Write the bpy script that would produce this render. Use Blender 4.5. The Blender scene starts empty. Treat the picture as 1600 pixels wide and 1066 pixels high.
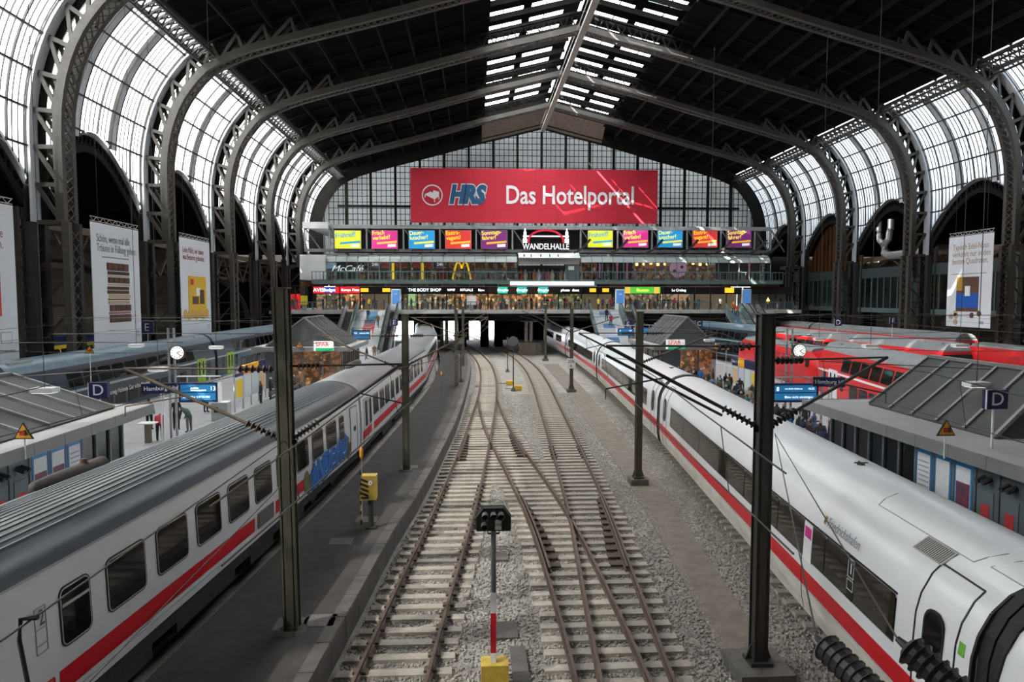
import bpy, math, random
import numpy as np
from mathutils import Vector, Matrix
random.seed(7); rng = np.random.default_rng(7)
SC = bpy.context.scene
COL = SC.collection
R = math.radians
# ---------------------------------------------------------------- camera, sky, sun, exposure
CZ = 7.8
cd = bpy.data.cameras.new('camera'); cam = bpy.data.objects.new('camera', cd); COL.objects.link(cam)
cd.sensor_width = 36.0; cd.sensor_fit = 'HORIZONTAL'; cd.lens = 1067/1600*36.0
cd.clip_start = 0.1; cd.clip_end = 800
cam.location = (0, 0, CZ); cam.rotation_euler = (R(90-3.6), 0, R(-3.1))
SC.camera = cam
w = bpy.data.worlds.new('sky'); SC.world = w; w.use_nodes = True
bg = w.node_tree.nodes['Background']; bg.inputs[0].default_value = (0.82, 0.91, 1.0, 1); bg.inputs[1].default_value = 3.4
sd = bpy.data.lights.new('sun', 'SUN'); sun = bpy.data.objects.new('sun', sd); COL.objects.link(sun)
sd.energy = 34.0; sd.angle = R(0.6); sd.color = (1.0, 0.95, 0.88)
sun.rotation_euler = Vector((0.60, 0.34, -0.66)).to_track_quat('-Z', 'Y').to_euler()
SC.view_settings.view_transform = 'Standard'; SC.view_settings.look = 'None'
SC.view_settings.exposure = 1.35; SC.view_settings.gamma = 1.0; SC.view_settings.use_curve_mapping = False
SC.cycles.use_denoising = True
SC.cycles.max_bounces = 10; SC.cycles.diffuse_bounces = 5; SC.cycles.glossy_bounces = 3
SC.cycles.transmission_bounces = 6; SC.cycles.transparent_max_bounces = 16
SC.cycles.caustics_reflective = False; SC.cycles.caustics_refractive = False
SC.cycles.sample_clamp_indirect = 6.0

# ---------------------------------------------------------------- helpers
def pixel_dir(u, v):
    y, p = R(3.1), R(3.6); f = 1067.0
    fw = Vector((math.sin(y)*math.cos(p), math.cos(y)*math.cos(p), -math.sin(p)))
    rt = Vector((math.cos(y), -math.sin(y), 0)); up = rt.cross(fw)
    return fw + rt*((u-800)/f) - up*((v-533)/f)
def at_z(u, v, z):
    d = pixel_dir(u, v); t = (z-CZ)/d.z; return Vector((d.x*t, d.y*t, z))
def at_y(u, v, y):
    d = pixel_dir(u, v); t = y/d.y; return Vector((d.x*t, y, CZ+d.z*t))

def spline(pts):
    """smooth function y -> x through (y, x) points (Hermite)"""
    ys = [p[0] for p in pts]; xs = [p[1] for p in pts]; n = len(ys)
    m = []
    for i in range(n):
        if i == 0: m.append((xs[1]-xs[0])/(ys[1]-ys[0]))
        elif i == n-1: m.append((xs[-1]-xs[-2])/(ys[-1]-ys[-2]))
        else: m.append((xs[i+1]-xs[i-1])/(ys[i+1]-ys[i-1]))
    def f(y):
        if y <= ys[0]: return xs[0]+m[0]*(y-ys[0])
        if y >= ys[-1]: return xs[-1]+m[-1]*(y-ys[-1])
        i = 0
        while y > ys[i+1]: i += 1
        h = ys[i+1]-ys[i]; t = (y-ys[i])/h
        return ((2*t**3-3*t*t+1)*xs[i] + (t**3-2*t*t+t)*h*m[i] + (-2*t**3+3*t*t)*xs[i+1] + (t**3-t*t)*h*m[i+1])
    return f

MATS = {}
def mat(name, col, rough=0.6, metal=0.0, var=0.0, vscale=4.0, bump=0.0, bscale=40.0, col2=None, emit=0.0, spec=0.5, stretch=None):
    if name in MATS: return MATS[name]
    m = bpy.data.materials.new(name); m.use_nodes = True; MATS[name] = m
    nt = m.node_tree; b = nt.nodes['Principled BSDF']
    c = tuple(col)+(1,)
    b.inputs['Base Color'].default_value = c; b.inputs['Roughness'].default_value = rough; b.inputs['Metallic'].default_value = metal
    b.inputs['Specular IOR Level'].default_value = spec
    if emit:
        b.inputs['Emission Color'].default_value = c; b.inputs['Emission Strength'].default_value = emit
    if var or col2 or bump:
        tc = nt.nodes.new('ShaderNodeTexCoord'); src = tc.outputs['Object']
        if stretch:
            mp = nt.nodes.new('ShaderNodeMapping'); mp.inputs['Scale'].default_value = stretch
            nt.links.new(src, mp.inputs[0]); src = mp.outputs[0]
    if var or col2:
        n = nt.nodes.new('ShaderNodeTexNoise'); n.inputs['Scale'].default_value = vscale; n.inputs['Detail'].default_value = 6; n.inputs['Roughness'].default_value = 0.65
        nt.links.new(src, n.inputs['Vector'])
        r = nt.nodes.new('ShaderNodeValToRGB'); r.color_ramp.elements[0].position = 0.3; r.color_ramp.elements[1].position = 0.7
        c2 = col2 if col2 else tuple(x*(1-var) for x in col)
        c1 = col if col2 else tuple(min(1, x*(1+var*0.6)) for x in col)
        r.color_ramp.elements[0].color = tuple(c2)+(1,); r.color_ramp.elements[1].color = tuple(c1)+(1,)
        nt.links.new(n.outputs['Fac'], r.inputs[0]); nt.links.new(r.outputs[0], b.inputs['Base Color'])
    if bump:
        n2 = nt.nodes.new('ShaderNodeTexNoise'); n2.inputs['Scale'].default_value = bscale; n2.inputs['Detail'].default_value = 4
        nt.links.new(src, n2.inputs['Vector'])
        bp = nt.nodes.new('ShaderNodeBump'); bp.inputs['Strength'].default_value = bump; bp.inputs['Distance'].default_value = 0.05
        nt.links.new(n2.outputs['Fac'], bp.inputs['Height']); nt.links.new(bp.outputs[0], b.inputs['Normal'])
    return m
def pane_mat(name, transp, transl, dirt=0.3, tint=(0.95, 0.98, 1.0), vscale=1.2, gloss=0.06):
    """dusty station glass: part of the light goes straight through, part is scattered"""
    if name in MATS: return MATS[name]
    m = bpy.data.materials.new(name); m.use_nodes = True; MATS[name] = m
    nt = m.node_tree; nt.nodes.clear()
    out = nt.nodes.new('ShaderNodeOutputMaterial')
    tp = nt.nodes.new('ShaderNodeBsdfTransparent'); tl = nt.nodes.new('ShaderNodeBsdfTranslucent'); gl = nt.nodes.new('ShaderNodeBsdfGlossy')
    gl.inputs['Roughness'].default_value = 0.15
    tc = nt.nodes.new('ShaderNodeTexCoord'); n = nt.nodes.new('ShaderNodeTexNoise'); n.inputs['Scale'].default_value = vscale; n.inputs['Detail'].default_value = 5
    nt.links.new(tc.outputs['Object'], n.inputs['Vector'])
    r = nt.nodes.new('ShaderNodeValToRGB'); r.color_ramp.elements[0].position = 0.35; r.color_ramp.elements[1].position = 0.65
    lo = 1-dirt
    for sh, k in ((tp, transp), (tl, transl)):
        rr = nt.nodes.new('ShaderNodeValToRGB'); rr.color_ramp.elements[0].position = 0.35; rr.color_ramp.elements[1].position = 0.65
        rr.color_ramp.elements[0].color = tuple(k*lo*t for t in tint)+(1,); rr.color_ramp.elements[1].color = tuple(k*t for t in tint)+(1,)
        nt.links.new(n.outputs['Fac'], rr.inputs[0]); nt.links.new(rr.outputs[0], sh.inputs[0])
    nt.nodes.remove(r)
    ad = nt.nodes.new('ShaderNodeAddShader'); nt.links.new(tp.outputs[0], ad.inputs[0]); nt.links.new(tl.outputs[0], ad.inputs[1])
    mx = nt.nodes.new('ShaderNodeMixShader'); mx.inputs[0].default_value = gloss
    nt.links.new(ad.outputs[0], mx.inputs[1]); nt.links.new(gl.outputs[0], mx.inputs[2]); nt.links.new(mx.outputs[0], out.inputs[0])
    return m

class MB:
    """collects shapes; build() links them as one mesh object"""
    def __init__(s): s.v = []; s.f = []; s.mi = []; s.cur = 0
    def add(s, vs, fs):
        o = len(s.v); s.v.extend([tuple(p) for p in vs])
        for f in fs: s.f.append(tuple(i+o for i in f)); s.mi.append(s.cur)
        return s
    def box(s, x0, x1, y0, y1, z0, z1):
        s.add([(x0,y0,z0),(x1,y0,z0),(x1,y1,z0),(x0,y1,z0),(x0,y0,z1),(x1,y0,z1),(x1,y1,z1),(x0,y1,z1)],
              [(3,2,1,0),(4,5,6,7),(0,1,5,4),(1,2,6,5),(2,3,7,6),(3,0,4,7)]); return s
    def cbox(s, c, sx, sy, sz): return s.box(c[0]-sx/2,c[0]+sx/2,c[1]-sy/2,c[1]+sy/2,c[2]-sz/2,c[2]+sz/2)
    def bar(s, p, q, w, h=None, up=(0,0,1)):
        h = w if h is None else h
        p = Vector(p); q = Vector(q); d = (q-p)
        if d.length < 1e-6: return s
        d.normalize(); u = Vector(up)
        if abs(d.dot(u)) > 0.98: u = Vector((1,0,0)) if abs(d.x) < 0.9 else Vector((0,1,0))
        a = d.cross(u).normalized(); b = a.cross(d).normalized()
        vs = []
        for e in (p, q):
            for i, j in ((-1,-1),(1,-1),(1,1),(-1,1)): vs.append(e+a*(w/2*i)+b*(h/2*j))
        s.add(vs, [(3,2,1,0),(4,5,6,7),(0,1,5,4),(1,2,6,5),(2,3,7,6),(3,0,4,7)]); return s
    def tube(s, p, q, r, r2=None, n=8, caps=True):
        r2 = r if r2 is None else r2
        p = Vector(p); q = Vector(q); d = (q-p).normalized(); u = Vector((0,0,1))
        if abs(d.dot(u)) > 0.98: u = Vector((1,0,0))
        a = d.cross(u).normalized(); b = a.cross(d)
        vs = []
        for e, rr in ((p, r), (q, r2)):
            for k in range(n):
                t = 2*math.pi*k/n; vs.append(e+a*(rr*math.cos(t))+b*(rr*math.sin(t)))
        fs = [(k, (k+1)%n, n+(k+1)%n, n+k) for k in range(n)]
        if caps: fs += [tuple(range(n-1,-1,-1)), tuple(range(n, 2*n))]
        s.add(vs, fs); return s
    def path(s, pts, r, n=6):
        pts = [Vector(p) for p in pts]; rings = []
        for i, p in enumerate(pts):
            d = (pts[min(i+1,len(pts)-1)]-pts[max(i-1,0)]).normalized(); u = Vector((0,0,1))
            if abs(d.dot(u)) > 0.97: u = Vector((1,0,0))
            a = d.cross(u).normalized(); b = a.cross(d); rr = r[i] if isinstance(r, (list, tuple)) else r
            rings.append([p+a*(rr*math.cos(2*math.pi*k/n))+b*(rr*math.sin(2*math.pi*k/n)) for k in range(n)])
        return s.loft(rings, True)
    def loft(s, rings, closed=True, caps=True):
        n = len(rings[0]); vs = [p for r in rings for p in r]; fs = []
        for i in range(len(rings)-1):
            for k in range(n if closed else n-1):
                fs.append((i*n+k, i*n+(k+1)%n, (i+1)*n+(k+1)%n, (i+1)*n+k))
        if closed and caps: fs += [tuple(range(n-1,-1,-1)), tuple((len(rings)-1)*n+k for k in range(n))]
        s.add(vs, fs); return s
    def lathe(s, prof, o=(0,0,0), axis=(0,0,1), n=12):
        ax = Vector(axis).normalized(); u = Vector((1,0,0)) if abs(ax.x) < 0.9 else Vector((0,1,0))
        a = ax.cross(u).normalized(); b = ax.cross(a); o = Vector(o)
        rings = [[o+ax*h+a*(r*math.cos(2*math.pi*k/n))+b*(r*math.sin(2*math.pi*k/n)) for k in range(n)] for r, h in prof]
        return s.loft(rings, True)
    def prism(s, poly, e):
        """polygon (list of 3d points) extruded by vector e"""
        n = len(poly); e = Vector(e); a = [Vector(p) for p in poly]
        s.add(a+[p+e for p in a], [tuple(range(n-1,-1,-1)), tuple(range(n,2*n))]+[(k,(k+1)%n,n+(k+1)%n,n+k) for k in range(n)]); return s
    def quad(s, a, b, c, d): s.add([a,b,c,d], [(0,1,2,3)]); return s
    def build(s, name, m, parent=None, loc=None, rot=None, smooth=False):
        me = bpy.data.meshes.new(name); me.from_pydata(s.v, [], s.f)
        ms = m if isinstance(m, (list, tuple)) else [m]
        for k in ms: me.materials.append(k)
        if len(ms) > 1: me.polygons.foreach_set('material_index', s.mi)
        if smooth: me.polygons.foreach_set('use_smooth', [True]*len(me.polygons))
        return link(name, me, parent, loc, rot)
def link(name, data, parent=None, loc=None, rot=None):
    o = bpy.data.objects.new(name, data); COL.objects.link(o)
    if parent is not None: o.parent = parent
    if loc is not None: o.location = loc
    if rot is not None: o.rotation_euler = rot
    return o
def smooth_angle(o, deg=35):
    me = o.data; me.polygons.foreach_set('use_smooth', [True]*len(me.polygons))
    try: me.set_sharp_from_angle(angle=R(deg))
    except Exception: pass
    return o
def tag(o, label=None, cat=None, group=None, kind=None):
    if label: o['label'] = label
    if cat: o['category'] = cat
    if group: o['group'] = group
    if kind: o['kind'] = kind
    return o
def thing(name, label, cat, loc=(0,0,0), rz=0, group=None, kind=None, rot=None):
    o = bpy.data.objects.new(name, None); COL.objects.link(o); o.empty_display_size = 0.1
    o.location = loc; o.rotation_euler = rot if rot else (0,0,rz)
    return tag(o, label, cat, group, kind)
def copy_tree(o, parent=None):
    c = o.copy(); COL.objects.link(c)
    if parent is not None: c.parent = parent
    for ch in o.children: copy_tree(ch, c)
    return c
def text(s, name, m, parent, loc, rot, size, ext=0.004, align='CENTER', xs=1.0, shear=0.0, bold=0.0, valign='CENTER', space=1.0):
    cu = bpy.data.curves.new(name, 'FONT'); cu.body = s; cu.size = size; cu.extrude = ext; cu.align_x = align; cu.align_y = valign
    cu.resolution_u = 3; cu.shear = shear; cu.offset = bold; cu.space_line = 0.85*space
    cu.materials.append(m)
    t = bpy.data.objects.new('t', cu); me = bpy.data.meshes.new_from_object(t); bpy.data.objects.remove(t); bpy.data.curves.remove(cu)
    if not me.materials: me.materials.append(m)
    o = link(name, me, parent, loc, rot); o.scale = (xs, 1, 1); return o
FACE_Y = (R(90), 0, 0)        # text upright, read when looking along +Y

# ---------------------------------------------------------------- materials
M_iron = mat('painted iron', (0.060, 0.055, 0.048), 0.55, 0.0, 0.25, 3.0)
M_irond = mat('dark painted iron', (0.035, 0.032, 0.03), 0.6, 0.0, 0.3, 2.0)
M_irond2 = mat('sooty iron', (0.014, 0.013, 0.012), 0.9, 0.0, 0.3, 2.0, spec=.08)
M_band = mat('grey painted glazing band', (0.62, 0.66, 0.70), 0.5, 0.0, 0.12, 2.0)
M_beam = mat('rust brown girder paint', (0.16, 0.115, 0.085), 0.6, 0.0, 0.3, 2.0)
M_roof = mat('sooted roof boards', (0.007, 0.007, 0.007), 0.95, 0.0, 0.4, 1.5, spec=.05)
M_pane = pane_mat('milky roof glass', 0.04, 0.40, 0.15)
M_sky = pane_mat('skylight glass', 0.004, 0.8, 0.15, (.93, .97, 1.0))
M_wire = mat('catenary wire', (0.05, 0.045, 0.04), 0.5, 0.3)
M_wall = mat('aisle brickwork', (0.20, 0.17, 0.13), 0.9, 0.0, 0.3, 1.0)
M_white = mat('white paint', (0.80, 0.81, 0.82), 0.4)
M_black = mat('black', (0.012, 0.012, 0.013), 0.5)
M_steel = mat('galvanised steel', (0.42, 0.44, 0.45), 0.4, 0.5, 0.15, 6)
M_greyw = mat('grey aluminium', (0.36, 0.38, 0.38), 0.45, 0.2, 0.1, 4)
# ---------------------------------------------------------------- the train shed
HS = 1.04; XC = 11.44; HW = 37.25
def hp(rel, z): return ((XC+rel)*HS, CZ+(z-CZ)*HS)
RIBS = [30.6, 45.2, 59.9, 74.6, 89.2, 103.6]
RIBY = [y*HS for y in RIBS]; YEND = 118*HS; YBACK = -22.0
_in = [(36.5,0),(36.5,6),(36.5,12),(36.5,16),(36.5,18),(36.38,20),(35.9,22.2),(35.0,24.3),(33.5,26.3),(32.4,27.15),(31.3,27.7),(29.6,28.4),(25.5,29.6),(21,30.8),(17,31.9),(10.6,33.7),(5,35.1),(0,36.4)]
_in = [(x*HW/36.5, z) for x, z in _in]
def densify(pts, n=8):
    out = []
    for i in range(len(pts)-1):
        p0 = pts[max(i-1,0)]; p1 = pts[i]; p2 = pts[i+1]; p3 = pts[min(i+2,len(pts)-1)]
        for k in range(n):
            t = k/n
            out.append(tuple(0.5*((2*p1[j])+(-p0[j]+p2[j])*t+(2*p0[j]-5*p1[j]+4*p2[j]-p3[j])*t*t+(-p0[j]+3*p1[j]-3*p2[j]+p3[j])*t**3) for j in (0,1)))
    out.append(pts[-1]); return out
INN = densify(_in)
DEPTH = 2.15
def normal_at(P, i):
    a = P[max(i-1,0)]; b = P[min(i+1,len(P)-1)]; d = (b[0]-a[0], b[1]-a[1]); l = math.hypot(*d); return (d[1]/l, -d[0]/l)
OUT = []
for i in range(len(INN)):
    n = normal_at(INN, i); OUT.append((INN[i][0]+n[0]*DEPTH, INN[i][1]+n[1]*DEPTH))
OUT[-1] = (0, INN[-1][1]+DEPTH)
class Arc:
    """arc-length parametrised half profile, starting at z = z0 on the side"""
    def __init__(s, P, z0):
        i0 = next(i for i, p in enumerate(P) if p[1] >= z0)
        a, b = P[i0-1], P[i0]; t = (z0-a[1])/(b[1]-a[1]); s.P = [(a[0]+(b[0]-a[0])*t, z0)]+P[i0:]
        s.L = [0]
        for k in range(1, len(s.P)): s.L.append(s.L[-1]+math.dist(s.P[k], s.P[k-1]))
    def at(s, l):
        l = max(0, min(l, s.L[-1]))
        k = 1
        while k < len(s.L)-1 and s.L[k] < l: k += 1
        t = (l-s.L[k-1])/(s.L[k]-s.L[k-1]); return (s.P[k-1][0]+(s.P[k][0]-s.P[k-1][0])*t, s.P[k-1][1]+(s.P[k][1]-s.P[k-1][1])*t)
    def nrm(s, l):
        l = max(.11, min(l, s.L[-1]-.11)); a = s.at(l-0.1); b = s.at(l+0.1); d = (b[0]-a[0], b[1]-a[1]); q = math.hypot(*d); return (d[1]/q, -d[0]/q)
    def len_to_x(s, x):
        for k in range(len(s.P)):
            if s.P[k][0] <= x: return s.L[k]
AO = Arc(OUT, 12.6); AI = Arc(INN, 12.6)
GL_TOP = next(AO.L[k] for k in range(len(AO.P)) if AO.P[k][1] >= 28.3)       # upper edge of the side glazing
def P3(side, p, y, off=0.0, nrm=None):
    r, z = p
    if nrm: r += nrm[0]*off; z += nrm[1]*off
    x, zz = hp(side*r, z); return Vector((x, y, zz))
def strip(mb, side, A, l0, l1, y0, y1, off, thick, step=0.6):
    """curved plate following profile A between arc lengths, from y0 to y1"""
    n = max(2, int((l1-l0)/step)+1); rings = []
    for k in range(n):
        l = l0+(l1-l0)*k/(n-1); p = A.at(l); m = A.nrm(l)
        a = P3(side, p, y0, off, m); b = P3(side, p, y1, off, m); c = P3(side, p, y1, off+thick, m); d = P3(side, p, y0, off+thick, m)
        rings.append([a, b, c, d])
    mb.loft(rings, True)
NP = 2.35/HS*HS
ROWS = [k*2.35 for k in range(int(GL_TOP/2.35)+1)]
if GL_TOP-ROWS[-1] > 0.5: ROWS.append(GL_TOP)
ARCLEN_I = AI.L[-1]
# side windows: one per bay and side; panes between bands and purlins
ORD = ['first', 'second', 'third', 'fourth', 'fifth', 'sixth', 'seventh', 'eighth', 'ninth', 'tenth']
allY = [-9.0, RIBY[0]-14.65*HS*2, RIBY[0]-14.65*HS]+RIBY+[YEND]
def arch_l(y, y0, y1):
    t = abs((y-(y0+y1)/2)/((y1-y0)/2)); z = 15.2+5.2*(1-min(1, t)**1.75)
    return max(0, (z-CZ)/HS+CZ-12.6)
wn = 0
for side in (-1, 1):
    for b in range(len(allY)-1):
        y0, y1 = allY[b], allY[b+1]
        wn += 1
        win = thing('window_%d' % wn, 'curved glazing on the %s side of the shed, %s bay from the glazed gable' % ('west' if side < 0 else 'east', ORD[len(allY)-2-b]), 'window', (0,0,0), kind='structure')
        third = (y1-y0)/3
        bars = MB(); 
        for f in range(3):
            ya = y0+third*f; yb = ya+third
            for r in range(len(ROWS)-1):
                pm = MB(); l0, l1 = ROWS[r], ROWS[r+1]
                n = 3; rr = []; ny = 5
                yy_ = [ya+.1+(yb-ya-.2)*j/ny for j in range(ny+1)]; lows = [max(l0, arch_l(q, y0, y1)) for q in yy_]
                if min(lows) >= l1: continue
                for k in range(n+1):
                    rg = []
                    for q, lw in zip(yy_, lows):
                        lw = min(lw, l1-.001); l = lw+(l1-lw)*k/n; rg.append(P3(side, AO.at(l), q, 0, AO.nrm(l)))
                    rr.append(rg)
                pm.loft(rr, False); pm.build('pane', M_pane, win)
            for q in range(1, 9):
                yy = ya+third*q/9
                strip(bars, side, AO, arch_l(yy, y0, y1), GL_TOP, yy-(0.03 if q != 5 else .05), yy+(0.03 if q != 5 else .05), -0.07 if q != 5 else -0.14, 0.07 if q != 5 else 0.14, 0.9)
            la0 = arch_l(ya, y0, y1); bd = MB(); strip(bd, side, AO, la0, GL_TOP, ya-0.36, ya+0.36, -0.14, 0.12); bd.cur = 1
            strip(bd, side, AO, la0, GL_TOP, ya+0.36, ya+0.42, -0.20, 0.20)
            strip(bd, side, AO, la0, GL_TOP, ya-0.42, ya-0.36, -0.20, 0.20)
            bd.build('glazing_band', [M_band, M_irond], win)
        for l in ROWS[1:]:
            p = AO.at(l); m = AO.nrm(l)
            yr = [q for q in np.linspace(y0, y1, 41) if arch_l(q, y0, y1) < l]
            lo_ = [q for q in yr if q <= (y0+y1)/2]; hi_ = [q for q in yr if q > (y0+y1)/2]
            if len(yr) == 41: lo_ = yr; hi_ = []
            for sg in (lo_, hi_):
                if len(sg) > 1: bars.bar(P3(side, p, sg[0], -0.1, m), P3(side, p, sg[-1], -0.1, m), 0.15, 0.15)
        bars.build('glazing_bar', M_irond, win)
        # lattice girder along the upper edge of the glass: light leaks between its members
        lg = MB(); la, lb = GL_TOP+0.05, GL_TOP+1.5
        for l, wd in ((la, .28), (lb, .3)):
            p = AO.at(l); m = AO.nrm(l); lg.bar(P3(side, p, y0, -0.5, m), P3(side, p, y1, -0.5, m), wd)
            lg.bar(P3(side, p, y0, -1.3, m), P3(side, p, y1, -1.3, m), wd*.6)
        nn = 14
        for k in range(nn):
            ya = y0+(y1-y0)*k/nn; yb = y0+(y1-y0)*(k+1)/nn
            pa = P3(side, AO.at(la), ya, -0.5, AO.nrm(la)); pb = P3(side, AO.at(lb), yb, -0.5, AO.nrm(lb)); pc = P3(side, AO.at(lb), ya, -0.5, AO.nrm(lb)); pd_ = P3(side, AO.at(la), yb, -0.5, AO.nrm(la))
            lg.bar(pa, pb, .12); lg.bar(pc, pd_, .12); lg.bar(pa, pc, .1)
            lg.bar(P3(side, AO.at(la), ya, -1.3, AO.nrm(la)), pb, .1); lg.bar(P3(side, AO.at(lb), ya, -1.3, AO.nrm(lb)), pd_, .1)
        lg.build('purlin_girder', M_irond, win)
        sl = MB(); nr = []
        for l in (la+.1, lb): nr.append([P3(side, AO.at(l), y0, 0, AO.nrm(l)), P3(side, AO.at(l), y1, 0, AO.nrm(l))])
        sl.loft(nr, False); sl.build('pane', M_pane, win)
# ribs
L_ROOF0 = GL_TOP+1.5
for iy, y in enumerate(RIBY):
    for side in (-1, 1):
        rib = thing('arch_rib', 'riveted steel arch rib on the %s side, %s from the glazed gable' % ('west' if side < 0 else 'east', ORD[len(RIBY)-1-iy]), 'arch', (0,0,0), group='steel arch ribs of the train shed')
        oc = MB(); strip(oc, side, AO, 0, GL_TOP, y-0.43, y+0.43, -0.30, 0.16, 1.0); oc.cur = 1; strip(oc, side, AO, GL_TOP, AO.L[-1], y-0.2, y+0.2, -0.30, 0.16, 1.0)
        strip(oc, side, AO, 0, AO.L[-1], y+0.43, y+0.53, -0.75, 0.75, 1.0); strip(oc, side, AO, 0, AO.L[-1], y+0.7, y+1.5, -0.12, 0.10, 1.0)
        x0, z0 = hp(side*(HW+DEPTH), 0.5); x1, z1 = hp(side*(HW+DEPTH), 12.6)
        oc.build('outer_chord', [M_band, M_irond2], rib)
        ic = MB()
        for dy in (-.1, 1.1):
            strip(ic, side, AI, 0, AI.L[-1], y+dy-0.20, y+dy+0.20, -0.0, 0.14, 1.0); strip(ic, side, AI, 0, AI.L[-1], y+dy-0.04, y+dy+0.04, 0.14, 0.5, 1.0)
        l = 0; k = 0
        while l < AI.L[-1]-0.6:
            a = P3(side, AI.at(l), y+.05, .05, AI.nrm(l)); b = P3(side, AI.at(l+.6), y+.95, .05, AI.nrm(l+.6)); c = P3(side, AI.at(l), y+.95, .05, AI.nrm(l)); d = P3(side, AI.at(l+.6), y+.05, .05, AI.nrm(l+.6))
            ic.bar(a, b, .07); ic.bar(c, d, .07); l += .6; k += 1
        ic.build('inner_chord', M_iron, rib)
        nseg = int(AO.L[-1]/2.35)
        for k in range(nseg+1):
            lo = k*2.35; 
            if lo > L_ROOF0+8: break
            fr = lo/AO.L[-1]; li = min(AI.L[-1], fr*AI.L[-1]*1.0)
            # the two curves differ in length: use the matching foot of the normal
            po = AO.at(lo); m = AO.nrm(lo); pi = (po[0]-m[0]*(DEPTH-.35), po[1]-m[1]*(DEPTH-.35))
            for dy in (0, 1.05):
                st = MB(); st.bar(P3(side, po, y+dy, -.3, m), P3(side, pi, y+dy), .18, .28); st.build('strut', M_iron, rib)
            if k > 0:
                l2 = lo-2.35; p2 = AO.at(l2); m2 = AO.nrm(l2); pj = (p2[0]-m2[0]*(DEPTH-.35), p2[1]-m2[1]*(DEPTH-.35))
                for dy in (0, 1.05): dg = MB(); dg.bar(P3(side, po, y+dy, -.35, m), P3(side, pj, y+dy), .16, .25); dg.build('diagonal', M_iron, rib)
        # columns carrying the rib: lattice inner column, plain outer column
        base = 0.3
        xi, zt = hp(side*HW, 12.6); xo, _ = hp(side*(HW+DEPTH), 12.6)
        c1 = MB()
        for dy in (-.1, 1.1): c1.box(xi-.22, xi+.22, y+dy-.2, y+dy+.2, base, zt)
        z = base
        while z < zt-.8:
            for xx in (xi-.18, xi+.18):
                c1.bar((xx, y, z), (xx, y+1, z+.8), .07); c1.bar((xx, y+1, z), (xx, y, z+.8), .07)
            z += .8
        c1.box(xi-.5, xi+.5, y-.5, y+1.5, base, base+.5); c1.build('inner_column', M_iron, rib)
        c2 = MB()
        for dy in (-.2, 1.1): c2.box(xo-.25, xo+.25, y+dy-.25, y+dy+.25, base, zt)
        z = base
        while z < zt-1:
            c2.bar((xo, y-.2, z), (xo, y+1.1, z+1), .08); c2.bar((xo, y+1.1, z), (xo, y-.2, z+1), .08)
            z += 1
        c2.build('outer_column', M_irond, rib)
        br = MB(); z = 2.5
        while z < zt-1:
            br.bar((xi, y+.5, z), (xo, y+.5, z), .14); br.bar((xi, y+.5, z+2.4), (xo, y+.5, z), .14); z += 2.4
        br.build('column_bracing', M_irond, rib)
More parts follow.
